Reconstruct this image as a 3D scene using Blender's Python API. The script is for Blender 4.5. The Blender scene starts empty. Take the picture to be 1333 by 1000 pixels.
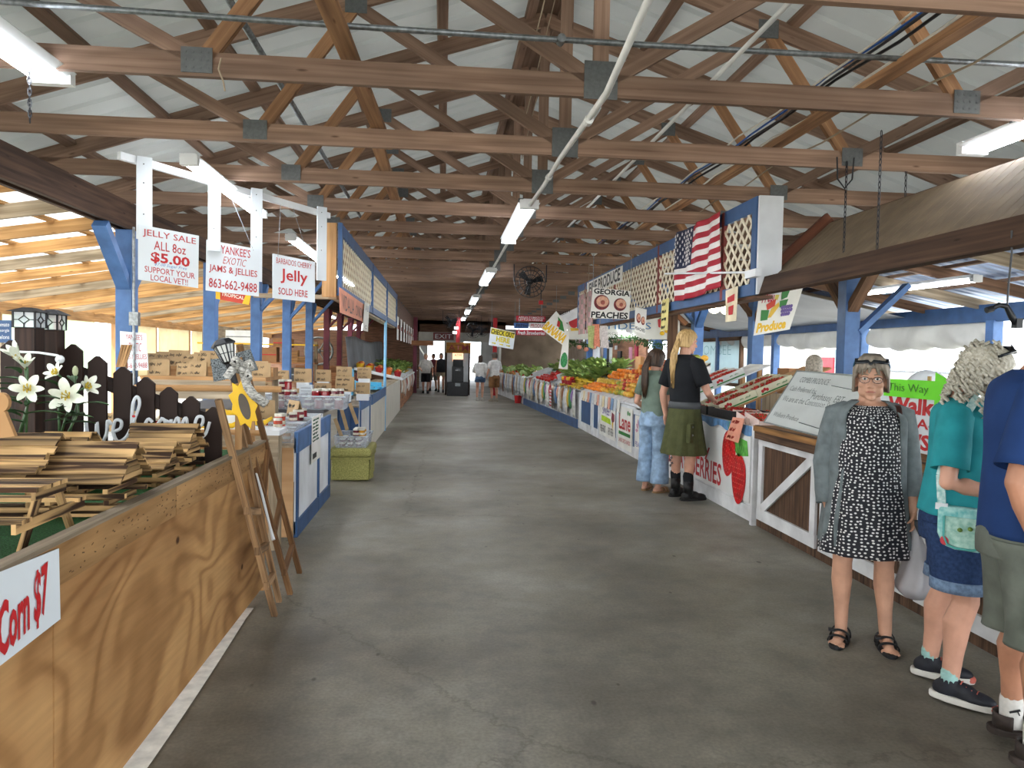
import bpy, bmesh, math, random
from mathutils import Vector, Matrix, Euler

# ------------------------------------------------------------------ camera, sky, sun, exposure
SC = bpy.context.scene
COL = SC.collection
EYE = Vector((0.0, 0.0, 1.62))
FOCAL = 960.0                                   # in pixels of the 1333 x 1000 frame
YAW, PITCH, ROLL = math.radians(5.3655), math.radians(2.2235), math.radians(1.1)
_f = Vector((math.sin(YAW)*math.cos(PITCH), math.cos(YAW)*math.cos(PITCH), -math.sin(PITCH)))
_r0 = Vector((math.cos(YAW), -math.sin(YAW), 0)); _u0 = _r0.cross(_f)
_r = math.cos(ROLL)*_r0 + math.sin(ROLL)*_u0
_u = -math.sin(ROLL)*_r0 + math.cos(ROLL)*_u0
cam_d = bpy.data.cameras.new('camera'); cam = bpy.data.objects.new('camera', cam_d); COL.objects.link(cam)
cam_d.sensor_fit = 'HORIZONTAL'; cam_d.sensor_width = 36.0; cam_d.lens = 36.0*FOCAL/1333.0
cam_d.clip_start = 0.05; cam_d.clip_end = 500
cam.matrix_world = Matrix(((_r.x, _u.x, -_f.x, EYE.x), (_r.y, _u.y, -_f.y, EYE.y), (_r.z, _u.z, -_f.z, EYE.z), (0, 0, 0, 1)))
SC.camera = cam

W = bpy.data.worlds.new('sky'); SC.world = W; W.use_nodes = True
_bg = W.node_tree.nodes['Background']
_bg.inputs['Color'].default_value = (0.90, 0.95, 1.0, 1); _bg.inputs['Strength'].default_value = 3.2
sun_d = bpy.data.lights.new('sun', 'SUN'); sun_d.energy = 5.0; sun_d.angle = math.radians(3); sun_d.color = (1, .96, .88)
sun = bpy.data.objects.new('sun', sun_d); COL.objects.link(sun)
sun.rotation_euler = (math.radians(28), math.radians(-32), 0)
TUBE_POWER = 22.0                                # emission strength of the fluorescent tubes
VS = SC.view_settings
SC.display_settings.display_device = 'sRGB'
VS.view_transform = 'Standard'; VS.look = 'None'; VS.exposure = 1.2; VS.gamma = 1.0; VS.use_curve_mapping = False
R = random.Random(7)
PI = math.pi

def at(px, py, Y=None, X=None, Z=None):
    """the point of the place that the photograph shows at (px, py), on the plane y=Y, x=X or z=Z"""
    d = _f + _r*((px-666.5)/FOCAL) - _u*((py-500)/FOCAL)
    if Y is not None: t = (Y-EYE.y)/d.y
    elif X is not None: t = (X-EYE.x)/d.x
    else: t = (Z-EYE.z)/d.z
    return EYE + d*t

# ------------------------------------------------------------------ materials
def srgb(c):
    if isinstance(c, str):
        c = [int(c[i:i+2], 16)/255 for i in (0, 2, 4)]
    return tuple(((v/12.92) if v <= .04045 else ((v+.055)/1.055)**2.4) for v in c)
_mats = {}
def _nodes(name):
    m = bpy.data.materials.new(name); m.use_nodes = True
    nt = m.node_tree; b = nt.nodes['Principled BSDF']
    return m, nt, b
def N(nt, typ, **kw):
    n = nt.nodes.new(typ)
    for k, v in kw.items():
        if k in n.inputs.keys(): n.inputs[k].default_value = v
        else: setattr(n, k, v)
    return n
def ramp(nt, stops):
    r = nt.nodes.new('ShaderNodeValToRGB'); el = r.color_ramp.elements
    while len(el) < len(stops): el.new(0.5)
    for e, (p, c) in zip(el, stops):
        e.position = p; e.color = (*c[:3], 1) if not isinstance(c, float) else (c, c, c, 1)
    return r
def coords(nt, kind, scale):
    tc = nt.nodes.new('ShaderNodeTexCoord'); mp = nt.nodes.new('ShaderNodeMapping')
    mp.inputs['Scale'].default_value = scale
    nt.links.new(tc.outputs[kind], mp.inputs['Vector'])
    return mp.outputs['Vector']
def paint(name, col, rough=.55, var=.12, scale=6.0, metal=0.0, bump=0.0, spec=.4, rnd=0.0, col2=None, stretch=(1, 1, 1), space='Object', emit=0.0):
    """one colour broken up by noise; rnd shifts the value from object to object"""
    if name in _mats: return _mats[name]
    m, nt, b = _nodes(name); L = nt.links.new
    c = srgb(col); c2 = srgb(col2) if col2 else tuple(v*(1-var*1.6) for v in c)
    c1 = c if col2 else tuple(min(1, v*(1+var*.5)) for v in c)
    v = coords(nt, space, tuple(scale*s for s in stretch))
    n = N(nt, 'ShaderNodeTexNoise'); n.inputs['Scale'].default_value = 1.0; n.inputs['Detail'].default_value = 4
    L(v, n.inputs['Vector'])
    r = ramp(nt, [(.32, c2), (.66, c1)]); L(n.outputs['Fac'], r.inputs['Fac'])
    out = r.outputs['Color']
    if rnd:
        oi = nt.nodes.new('ShaderNodeObjectInfo'); hs = nt.nodes.new('ShaderNodeHueSaturation')
        mr = N(nt, 'ShaderNodeMapRange'); mr.inputs['To Min'].default_value = 1-rnd; mr.inputs['To Max'].default_value = 1+rnd
        L(oi.outputs['Random'], mr.inputs['Value']); L(mr.outputs['Result'], hs.inputs['Value']); L(out, hs.inputs['Color']); out = hs.outputs['Color']
    L(out, b.inputs['Base Color'])
    b.inputs['Roughness'].default_value = rough; b.inputs['Metallic'].default_value = metal
    b.inputs['Specular IOR Level'].default_value = spec
    if bump:
        bp = N(nt, 'ShaderNodeBump'); bp.inputs['Strength'].default_value = bump; bp.inputs['Distance'].default_value = .01
        L(n.outputs['Fac'], bp.inputs['Height']); L(bp.outputs['Normal'], b.inputs['Normal'])
    if emit:
        b.inputs['Emission Color'].default_value = (*c, 1); b.inputs['Emission Strength'].default_value = emit
    _mats[name] = m
    return m
def wood(name, light, dark, rough=.75, along=1.4, across=38, rnd=0.0, contrast=(.3, .7), bump=.25, blotch=.25):
    """grain that runs along U of the bars"""
    if name in _mats: return _mats[name]
    m, nt, b = _nodes(name); L = nt.links.new
    v = coords(nt, 'UV', (along, across, 1))
    n = N(nt, 'ShaderNodeTexNoise'); n.inputs['Scale'].default_value = 1; n.inputs['Detail'].default_value = 5; n.inputs['Distortion'].default_value = .6
    L(v, n.inputs['Vector'])
    v2 = coords(nt, 'UV', (along*1.3, 5, 1)); n2 = N(nt, 'ShaderNodeTexNoise'); n2.inputs['Scale'].default_value = 1; n2.inputs['Detail'].default_value = 2
    L(v2, n2.inputs['Vector'])
    r = ramp(nt, [(contrast[0], srgb(dark)), (contrast[1], srgb(light))]); L(n.outputs['Fac'], r.inputs['Fac'])
    r2 = ramp(nt, [(.3, (1-blotch*1.5,)*3), (.65, (1+blotch*.3,)*3)]); L(n2.outputs['Fac'], r2.inputs['Fac'])
    mx = N(nt, 'ShaderNodeMix', data_type='RGBA', blend_type='MULTIPLY'); mx.inputs['Factor'].default_value = 1
    L(r.outputs['Color'], mx.inputs[6]); L(r2.outputs['Color'], mx.inputs[7])
    # knots
    v3 = coords(nt, 'UV', (2.2, 9, 1)); vo = N(nt, 'ShaderNodeTexVoronoi'); vo.inputs['Scale'].default_value = 1; L(v3, vo.inputs['Vector'])
    kr = ramp(nt, [(.03, (.3, .24, .2)), (.09, (1., 1., 1.))]); L(vo.outputs['Distance'], kr.inputs['Fac'])
    mk = N(nt, 'ShaderNodeMix', data_type='RGBA', blend_type='MULTIPLY'); mk.inputs['Factor'].default_value = .8
    L(mx.outputs[2], mk.inputs[6]); L(kr.outputs['Color'], mk.inputs[7])
    out = mk.outputs[2]
    if rnd:
        oi = nt.nodes.new('ShaderNodeObjectInfo'); hs = nt.nodes.new('ShaderNodeHueSaturation'); mr = N(nt, 'ShaderNodeMapRange')
        mr.inputs['To Min'].default_value = 1-rnd; mr.inputs['To Max'].default_value = 1+rnd
        L(oi.outputs['Random'], mr.inputs['Value']); L(mr.outputs['Result'], hs.inputs['Value']); L(out, hs.inputs['Color']); out = hs.outputs['Color']
    L(out, b.inputs['Base Color']); b.inputs['Roughness'].default_value = rough; b.inputs['Specular IOR Level'].default_value = .25
    bp = N(nt, 'ShaderNodeBump'); bp.inputs['Strength'].default_value = bump; bp.inputs['Distance'].default_value = .004
    L(n.outputs['Fac'], bp.inputs['Height']); L(bp.outputs['Normal'], b.inputs['Normal'])
    _mats[name] = m
    return m
def glassy(name, col, alpha=.35, rough=.15):
    if name in _mats: return _mats[name]
    m, nt, b = _nodes(name)
    b.inputs['Base Color'].default_value = (*srgb(col), 1); b.inputs['Roughness'].default_value = rough
    b.inputs['Alpha'].default_value = alpha; _mats[name] = m
    n = N(nt, 'ShaderNodeTexNoise'); n.inputs['Scale'].default_value = 30
    mr = N(nt, 'ShaderNodeMapRange'); mr.inputs['To Min'].default_value = rough*.6; mr.inputs['To Max'].default_value = rough*1.6
    nt.links.new(n.outputs['Fac'], mr.inputs['Value']); nt.links.new(mr.outputs['Result'], b.inputs['Roughness'])
    return m
def sheer(name, col, trans=.5, rough=.6, var=.08, scale=3, stretch=(1, 1, 1)):
    """thin cloth, plastic film or fibreglass that lets daylight through"""
    if name in _mats: return _mats[name]
    m, nt, b = _nodes(name); L = nt.links.new
    v = coords(nt, 'Object', tuple(scale*s for s in stretch)); n = N(nt, 'ShaderNodeTexNoise'); n.inputs['Scale'].default_value = 1; n.inputs['Detail'].default_value = 4; L(v, n.inputs['Vector'])
    c = srgb(col); r = ramp(nt, [(.3, tuple(x*(1-var*2) for x in c)), (.7, c)]); L(n.outputs['Fac'], r.inputs['Fac'])
    L(r.outputs['Color'], b.inputs['Base Color']); b.inputs['Roughness'].default_value = rough
    t = nt.nodes.new('ShaderNodeBsdfTranslucent'); L(r.outputs['Color'], t.inputs['Color'])
    mx = nt.nodes.new('ShaderNodeMixShader'); mx.inputs['Fac'].default_value = trans
    L(b.outputs[0], mx.inputs[1]); L(t.outputs[0], mx.inputs[2])
    L(mx.outputs[0], nt.nodes['Material Output'].inputs['Surface'])
    _mats[name] = m
    return m
def motley(name, cols, rough=.4):
    """each copy its own colour out of a few, with a blush"""
    m, nt, b = _nodes(name); L = nt.links.new; oi = nt.nodes.new('ShaderNodeObjectInfo'); n = N(nt, 'ShaderNodeTexNoise'); L(coords(nt, 'Object', (13, 13, 13)), n.inputs['Vector']); n.inputs['Scale'].default_value = 1
    ad = N(nt, 'ShaderNodeMath', operation='MULTIPLY_ADD'); ad.inputs[1].default_value = .9; L(n.outputs['Fac'], ad.inputs[0]); L(oi.outputs['Random'], ad.inputs[2])
    sb = N(nt, 'ShaderNodeMath', operation='SUBTRACT'); sb.inputs[1].default_value = .45; L(ad.outputs[0], sb.inputs[0])
    r = ramp(nt, [((k+.2)/(len(cols)-.6), srgb(c)) for k, c in enumerate(cols)]); L(sb.outputs[0], r.inputs['Fac']); L(r.outputs[0], b.inputs['Base Color']); b.inputs['Roughness'].default_value = rough; _mats[name] = m; return m
def glow(name, col, strength):
    if name in _mats: return _mats[name]
    m, nt, b = _nodes(name)
    b.inputs['Base Color'].default_value = (*srgb(col), 1)
    b.inputs['Emission Color'].default_value = (*srgb(col), 1); b.inputs['Emission Strength'].default_value = strength
    _mats[name] = m
    return m

# ------------------------------------------------------------------ mesh builder
OFF = {}
def V(*a): return Vector(a)
class MB:
    def __init__(s): s.v = []; s.f = []; s.m = []; s.uv = []
    def add(s, vs, fs, mi=0, uvs=None):
        o = len(s.v); s.v.extend([Vector(p) for p in vs])
        for k, f in enumerate(fs):
            s.f.append([o+i for i in f]); s.m.append(mi)
            s.uv.append(uvs[k] if uvs else [(0, 0)]*len(f))
        return s
    def bar(s, p0, p1, w, h, up=(0, 0, 1), mi=0, w1=None, h1=None):
        """a squared timber from p0 to p1: w across, h towards up; may taper to w1, h1"""
        p0, p1 = Vector(p0), Vector(p1); d = (p1-p0); L = d.length
        if L < 1e-6: return s
        d /= L; up = Vector(up); x = d.cross(up)
        if x.length < 1e-4: x = d.cross(Vector((1, 0, 0)) if abs(d.x) < .9 else Vector((0, 1, 0)))
        x.normalize(); z = x.cross(d)
        w1 = w if w1 is None else w1; h1 = h if h1 is None else h1
        q = [(-1, -1), (1, -1), (1, 1), (-1, 1)]
        vs = [p0+x*(a*w/2)+z*(b*h/2) for a, b in q]+[p1+x*(a*w1/2)+z*(b*h1/2) for a, b in q]
        r = R.random()*40; r2 = R.random()*9
        fs = [(3, 2, 1, 0), (4, 5, 6, 7)]; uvs = [[(r, r2), (r, r2+w), (r+.02, r2+w), (r+.02, r2)]]*2
        e = [0, w, w+h, w+h+w, 2*(w+h)]
        for i in range(4):
            j = (i+1) % 4
            fs.append((i, j, 4+j, 4+i)); uvs.append([(r, r2+e[i]), (r, r2+e[i+1]), (r+L, r2+e[i+1]), (r+L, r2+e[i])])
        return s.add(vs, fs, mi, uvs)
    def box(s, c, size, rot=None, mi=0):
        c = Vector(c); sx, sy, sz = size; rm = rot if rot is not None else Matrix.Identity(3)
        ax = max(range(3), key=lambda i: size[i]); d = [0, 0, 0]; d[ax] = size[ax]/2
        o = [0, 1, 2]; o.remove(ax)
        upi = o[1]; up = [0, 0, 0]; up[upi] = 1
        return s.bar(c-rm @ Vector(d), c+rm @ Vector(d), size[o[0]], size[upi], rm @ Vector(up), mi)
    def tube(s, pts, r, seg=8, mi=0, cap=True, closed=False):
        pts = [Vector(p) for p in pts]; n = len(pts); rs = r if isinstance(r, (list, tuple)) else [r]*n
        vs = []; prev = None
        for i, p in enumerate(pts):
            a = pts[i-1] if (i > 0 or closed) else p; b = pts[(i+1) % n] if (i < n-1 or closed) else p
            t = (b-a)
            if t.length < 1e-9: t = Vector((0, 0, 1))
            t.normalize()
            if prev is None:
                x = t.cross(Vector((0, 0, 1)))
                if x.length < 1e-3: x = t.cross(Vector((1, 0, 0)))
            else: x = prev - t*prev.dot(t)
            x.normalize(); prev = x; y = t.cross(x)
            for k in range(seg):
                an = 2*PI*k/seg; vs.append(p+(x*math.cos(an)+y*math.sin(an))*rs[i])
        fs = []
        for i in range(n if closed else n-1):
            for k in range(seg):
                a = i*seg+k; b = i*seg+(k+1) % seg; j = (i+1) % n
                fs.append((a, b, j*seg+(k+1) % seg, j*seg+k))
        if cap and not closed:
            fs.append(tuple(range(seg-1, -1, -1))); fs.append(tuple((n-1)*seg+k for k in range(seg)))
        return s.add(vs, fs, mi)
    def lathe(s, prof, c=(0, 0, 0), seg=14, mi=0, rot=None, sx=1, sy=1):
        c = Vector(c); vs = []; n = len(prof)
        for r, z in prof:
            for k in range(seg):
                a = 2*PI*k/seg; p = Vector((r*math.cos(a)*sx, r*math.sin(a)*sy, z)); vs.append(c+(rot @ p if rot is not None else p))
        fs = [(i*seg+k, i*seg+(k+1) % seg, (i+1)*seg+(k+1) % seg, (i+1)*seg+k) for i in range(n-1) for k in range(seg)]
        if prof[0][0] > 1e-6: fs.append(tuple(range(seg-1, -1, -1)))
        if prof[-1][0] > 1e-6: fs.append(tuple((n-1)*seg+k for k in range(seg)))
        return s.add(vs, fs, mi)
    def ball(s, c, r, seg=12, rings=8, mi=0, rot=None):
        if not isinstance(r, (tuple, list)): r = (r, r, r)
        prof = [(max(1e-7, math.sin(PI*i/rings)), -math.cos(PI*i/rings)) for i in range(rings+1)]
        rm = rot if rot is not None else Matrix.Identity(3)
        return s.lathe(prof, c, seg, mi, rm @ Matrix.Diagonal(r))
    def prism(s, pts, vec, mi=0, mi_side=None):
        """a flat outline pushed along vec"""
        pts = [Vector(p) for p in pts]; vec = Vector(vec); n = len(pts)
        s.add(pts+[p+vec for p in pts], [tuple(range(n-1, -1, -1)), tuple(range(n, 2*n))], mi)
        o = len(s.v)-2*n
        for i in range(n):
            j = (i+1) % n; s.f.append([o+i, o+j, o+n+j, o+n+i]); s.m.append(mi if mi_side is None else mi_side)
            d = (pts[j]-pts[i]).length; s.uv.append([(0, 0), (d, 0), (d, vec.length), (0, vec.length)])
        return s
    def grid(s, fn, nu, nv, mi=0, mif=None, thick=None):
        vs = [Vector(fn(i/nu, j/nv)) for j in range(nv+1) for i in range(nu+1)]
        fs = [(j*(nu+1)+i, j*(nu+1)+i+1, (j+1)*(nu+1)+i+1, (j+1)*(nu+1)+i) for j in range(nv) for i in range(nu)]
        k0 = len(s.f); s.add(vs, fs, mi)
        for j in range(nv):
            for i in range(nu):
                s.uv[k0+j*nu+i] = [(i/nu, j/nv), ((i+1)/nu, j/nv), ((i+1)/nu, (j+1)/nv), (i/nu, (j+1)/nv)]
                if mif: s.m[k0+j*nu+i] = mif((i+.5)/nu, (j+.5)/nv)
        return s
    def build(s, name, mats, parent=None, smooth=False, bevel=0, solid=0, sub=0, fix=True):
        me = bpy.data.meshes.new(name)
        off = OFF.get(parent.name, Vector((0, 0, 0))) if parent else Vector((0, 0, 0))
        me.from_pydata([tuple(p-off) for p in s.v], [], s.f)
        if not isinstance(mats, (list, tuple)): mats = [mats]
        for m in mats: me.materials.append(m)
        uvl = me.uv_layers.new(name='UVMap'); data = [c for f in s.uv for p in f for c in p]
        if len(data) == 2*len(me.loops): uvl.data.foreach_set('uv', data)
        me.polygons.foreach_set('material_index', s.m)
        if smooth: me.polygons.foreach_set('use_smooth', [True]*len(me.polygons))
        if fix:
            bm = bmesh.new(); bm.from_mesh(me); bmesh.ops.recalc_face_normals(bm, faces=bm.faces); bm.to_mesh(me); bm.free()
        o = bpy.data.objects.new(name, me); COL.objects.link(o)
        if parent: o.parent = parent; OFF[o.name] = off
        if bevel:
            b = o.modifiers.new('bevel', 'BEVEL'); b.width = bevel; b.segments = 2; b.limit_method = 'ANGLE'
        if solid:
            b = o.modifiers.new('solid', 'SOLIDIFY'); b.thickness = solid; b.offset = 0
        if sub:
            b = o.modifiers.new('sub', 'SUBSURF'); b.levels = sub; b.render_levels = sub
        return o
def tag(o, label=None, cat=None, group=None, kind=None):
    if label: o['label'] = label
    if cat: o['category'] = cat
    if group: o['group'] = group
    if kind: o['kind'] = kind
    return o
def thing(name, label, cat, loc=(0, 0, 0), group=None):
    o = bpy.data.objects.new(name, None); COL.objects.link(o); o.location = loc; o.empty_display_size = .05
    OFF[o.name] = Vector(loc)
    return tag(o, label, cat, group)
def single(mb, name, mats, label, cat, loc=None, group=None, kind=None, **kw):
    """a thing that is one mesh, its origin moved to loc"""
    o = mb.build(name, mats, None, **kw)
    if loc is not None:
        o.data.transform(Matrix.Translation(-Vector(loc))); o.location = loc
    return tag(o, label, cat, group, kind)
def struct(mb, name, mats, **kw):
    o = mb.build(name, mats, None, **kw); o['kind'] = 'structure'; return o
def dup(src, loc=None, rz=None, label=None, group=None, sc=None, rot=None):
    """a copy of a thing with copies of its parts and sub-parts"""
    c = src.copy(); COL.objects.link(c)
    def kids(a, b):
        for ch in a.children:
            d = ch.copy(); COL.objects.link(d); d.parent = b; d.matrix_parent_inverse = ch.matrix_parent_inverse.copy(); kids(ch, d)
    kids(src, c)
    if loc is not None: c.location = loc
    if rz is not None: c.rotation_euler = (0, 0, rz)
    if rot is not None: c.rotation_euler = rot
    if sc is not None: c.scale = (sc, sc, sc) if not isinstance(sc, tuple) else sc
    if label: c['label'] = label
    if group: c['group'] = group
    return c
def place(o, loc, rz=0, label=None):
    o.location = loc; o.rotation_euler = (0, 0, rz)
    if label: o['label'] = label
    return o

# lettering: real letter shapes, fitted in a box on a plane
def letters(txt, org, ux, uz, w, h, mat, parent, name='lettering', bold=0.0, shear=0.0, depth=.002, align='C', keep=False):
    """txt fitted into w x h, its lower left corner at org, along ux with uz up; a part of parent"""
    cu = bpy.data.curves.new('t', 'FONT'); cu.body = txt; cu.size = 1; cu.offset = bold; cu.shear = shear; cu.extrude = 0
    cu.resolution_u = 2
    o = bpy.data.objects.new('t', cu); COL.objects.link(o)
    dg = bpy.context.evaluated_depsgraph_get(); dg.update()
    me = bpy.data.meshes.new_from_object(o.evaluated_get(dg)); bpy.data.objects.remove(o); bpy.data.curves.remove(cu)
    if not me.vertices: return None
    xs = [v.co.x for v in me.vertices]; ys = [v.co.y for v in me.vertices]
    x0, x1, y0, y1 = min(xs), max(xs), min(ys), max(ys)
    sx = w/max(1e-6, x1-x0); sy = h/max(1e-6, y1-y0); ox = oy = 0
    if keep:
        k = min(sx, sy); ox = (w-(x1-x0)*k)/2; oy = (h-(y1-y0)*k)/2; sx = sy = k
    ux, uz, org = Vector(ux).normalized(), Vector(uz).normalized(), Vector(org)
    n = ux.cross(uz); off = OFF.get(parent.name, Vector((0, 0, 0)))
    for v in me.vertices:
        v.co = org-off+ux*((v.co.x-x0)*sx+ox)+uz*((v.co.y-y0)*sy+oy)+n*depth
    me.materials.clear(); me.materials.append(mat); me.name = name
    o = bpy.data.objects.new(name, me); COL.objects.link(o); o.parent = parent; OFF[o.name] = off
    return o
def scribble(mb, org, ux, uz, w, h, r=.0015, words=2, seed=0, off=.002):
    """a line of handwriting too small to read: short joined strokes"""
    q = random.Random(seed); ux, uz, org = Vector(ux).normalized(), Vector(uz).normalized(), Vector(org); n = ux.cross(uz)*off
    x = 0; step = w/(words*7)
    for k in range(words):
        pts = []; m = q.randint(4, 6)
        for i in range(m*2):
            pts.append(org+n+ux*x+uz*(h*(q.uniform(.55, 1) if i % 2 else q.uniform(0, .35)))); x += step/2
        x += step
        ax = uz
        for a, b in zip(pts, pts[1:]): mb.bar(a, b, r*1.2, r*2, n)
    return mb

# shared paints
WHITE = paint('white_paint', 'dfe3e6', .5, .10, 3)
WHITEB = paint('white_board', 'd4dbe0', .45, .04, 2)
BLUE = paint('blue_paint', '4c71a4', .5, .18, 5)
NAVYBLUE = paint('deep_blue_paint', '365783', .5, .16, 4)
MAROON = paint('maroon_paint', '6a2436', .5, .2, 4)
RED = paint('red_print', 'b81f24', .5, .06, 4)
BLACK = paint('black_print', '17171a', .5, .05, 4)
GREEN = paint('green_print', '2f7a35', .5, .1, 6)
YELLOW = paint('yellow_print', 'e6b820', .5, .08, 6)
ORANGE = paint('orange_print', 'e0771f', .5, .08, 6)
PURPLE = paint('purple_print', '5c4a94', .5, .08, 6)
PINK = paint('pink_print', 'c98aa4', .5, .08, 6)
TEALP = paint('teal_print', '4aa6a0', .5, .08, 6)
PAPER = paint('white_paper', 'e4e3dc', .7, .05, 4)
KRAFT = paint('kraft_card', 'ad916b', .8, .12, 9)
SALMON = paint('salmon_card', 'd8937a', .7, .08, 8)
GREYM = paint('galvanised_metal', '8b9092', .4, .25, 30, metal=.7)
DARKM = paint('dark_metal', '25262a', .45, .15, 20, metal=.3)
BLACKP = paint('black_plastic', '1c1d20', .4, .1, 8)
TIMBER = wood('truss_timber', 'a08572', '6f5646', .8, .9, 34, rnd=.22, contrast=(.22, .85))
TIMBER2 = wood('orange_timber', 'b98d66', '7e5a40', .75, .9, 26, rnd=.12)
RAW = wood('raw_pine', 'c9a072', 'a67a4d', .7, 1.2, 30, rnd=.08)
TORCH = wood('torched_pine', 'cfa873', '3f2918', .75, 1.3, 24, contrast=(.40, .54), blotch=.5)
LADDERW = wood('old_ladder_wood', 'b08c66', '634832', .75, 1.6, 50, contrast=(.3, .6), blotch=.35)
DARKW = wood('dark_stained_wood', '3d2a22', '1f1512', .6, 1.5, 40)
PALEW = wood('weathered_pale_wood', 'b9a992', '8a7a64', .8, 1.2, 28, rnd=.1)
# ------------------------------------------------------------------ the hall: floor, roof, trusses, posts, lean-tos
CX = 0.9                      # the ridge stands over this x
def concrete():
    m, nt, b = _nodes('concrete_floor'); L = nt.links.new
    v = coords(nt, 'Object', (1, 1, 1))
    n1 = N(nt, 'ShaderNodeTexNoise'); n1.inputs['Scale'].default_value = .55; n1.inputs['Detail'].default_value = 6; n1.inputs['Roughness'].default_value = .62; L(v, n1.inputs['Vector'])
    n2 = N(nt, 'ShaderNodeTexNoise'); n2.inputs['Scale'].default_value = 5; n2.inputs['Detail'].default_value = 8; n2.inputs['Roughness'].default_value = .7; L(v, n2.inputs['Vector'])
    n3 = N(nt, 'ShaderNodeTexNoise'); n3.inputs['Scale'].default_value = 60; n3.inputs['Detail'].default_value = 2; L(v, n3.inputs['Vector'])
    r1 = ramp(nt, [(.3, srgb('595348')), (.52, srgb('827d71')), (.72, srgb('a09c92'))]); L(n1.outputs['Fac'], r1.inputs['Fac'])
    r2 = ramp(nt, [(.3, (.62,)*3), (.5, (.95,)*3), (.75, (1.18,)*3)]); L(n2.outputs['Fac'], r2.inputs['Fac'])
    r3 = ramp(nt, [(.3, (.85,)*3), (.7, (1.1,)*3)]); L(n3.outputs['Fac'], r3.inputs['Fac'])
    def mul(a, c, f=1.0):
        x = N(nt, 'ShaderNodeMix', data_type='RGBA', blend_type='MULTIPLY'); x.inputs['Factor'].default_value = f; L(a, x.inputs[6]); L(c, x.inputs[7]); return x.outputs[2]
    c = mul(mul(r1.outputs[0], r2.outputs[0]), r3.outputs[0])
    # hairline cracks
    dv = N(nt, 'ShaderNodeMixRGB', blend_type='ADD'); dv.inputs['Fac'].default_value = .35; L(v, dv.inputs[1]); L(n2.outputs['Color'], dv.inputs[2])
    vo = N(nt, 'ShaderNodeTexVoronoi', feature='DISTANCE_TO_EDGE'); vo.inputs['Scale'].default_value = .23; L(dv.outputs[0], vo.inputs['Vector'])
    rc = ramp(nt, [(.0, (.6, .58, .55)), (.004, (1., 1., 1.))]); L(vo.outputs['Distance'], rc.inputs['Fac']); c = mul(c, rc.outputs[0], .7)
    # dark drips and dirt flecks
    v4 = coords(nt, 'Object', (9, 5, 1)); vf = N(nt, 'ShaderNodeTexVoronoi'); vf.inputs['Scale'].default_value = 1; L(v4, vf.inputs['Vector'])
    n5 = N(nt, 'ShaderNodeTexNoise'); n5.inputs['Scale'].default_value = 2; L(v, n5.inputs['Vector'])
    ad = N(nt, 'ShaderNodeMath', operation='ADD'); L(vf.outputs['Distance'], ad.inputs[0]); L(n5.outputs['Fac'], ad.inputs[1])
    rf = ramp(nt, [(.42, (.3, .27, .24)), (.5, (1., 1., 1.))]); L(ad.outputs[0], rf.inputs['Fac']); c = mul(c, rf.outputs[0], .8)
    L(c, b.inputs['Base Color'])
    rr = ramp(nt, [(.3, (.42,)*3), (.7, (.68,)*3)]); L(n2.outputs['Fac'], rr.inputs['Fac']); L(rr.outputs[0], b.inputs['Roughness'])
    b.inputs['Specular IOR Level'].default_value = .35
    bp = N(nt, 'ShaderNodeBump'); bp.inputs['Strength'].default_value = .12; bp.inputs['Distance'].default_value = .01; L(n2.outputs['Fac'], bp.inputs['Height']); L(bp.outputs['Normal'], b.inputs['Normal'])
    return m
CONC = concrete()
mb = MB(); mb.box((.3, 18, -.06), (17, 60, .12)); floor = struct(mb, 'floor', CONC)
mb = MB(); mb.box((0, 22, -.16), (160, 160, .1)); struct(mb, 'ground', paint('pale_gravel', 'd2cec4', .9, .15, 1.5))
# daylight leaking out under the plywood booth, painted as a pale strip on the floor
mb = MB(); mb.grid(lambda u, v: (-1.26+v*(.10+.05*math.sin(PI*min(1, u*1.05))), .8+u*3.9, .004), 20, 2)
tag(mb.build('daylight_strip', paint('painted_daylight', 'e9e6dd', .8, .15, 14)), kind='structure')

# corrugated main roof
def ribbed(p00, p01, p10, p11, n, rib=.025, frac=.25):
    """sheet from edge p00-p01 (along) to p10-p11; ribs run across from one to the other"""
    p00, p01, p10, p11 = map(Vector, (p00, p01, p10, p11)); nr = ((p01-p00).cross(p10-p00)).normalized()
    if nr.z < 0: nr = -nr
    vs = []; fs = []
    prof = [(0, 0), (1-frac*1.6, 0), (1-frac*1.2, 1), (1-frac*.4, 1)]
    st = []
    for i in range(n):
        for t, h in prof: st.append(((i+t)/n, h))
    st.append((1, 0))
    for t, h in st:
        vs.append(p00.lerp(p01, t)+nr*h*rib); vs.append(p10.lerp(p11, t)+nr*h*rib)
    for i in range(len(st)-1): fs.append((2*i, 2*i+2, 2*i+3, 2*i+1))
    return vs, fs
ROOFW = sheer('pale_roof_sheet', 'b4b8b4', .035, .55, .08, 1.2, (1, .5, 1))
mb = MB()
EZ, RZ = 3.22+.045, 3.22+1.655
for sgn in (-1, 1):
    mb.add(*ribbed((CX+sgn*4.95, -8, EZ-.06), (CX+sgn*4.95, 37, EZ-.06), (CX, -8, RZ), (CX, 37, RZ), 150, .022))
tag(mb.build('ceiling', ROOFW, fix=False), kind='structure')

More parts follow.
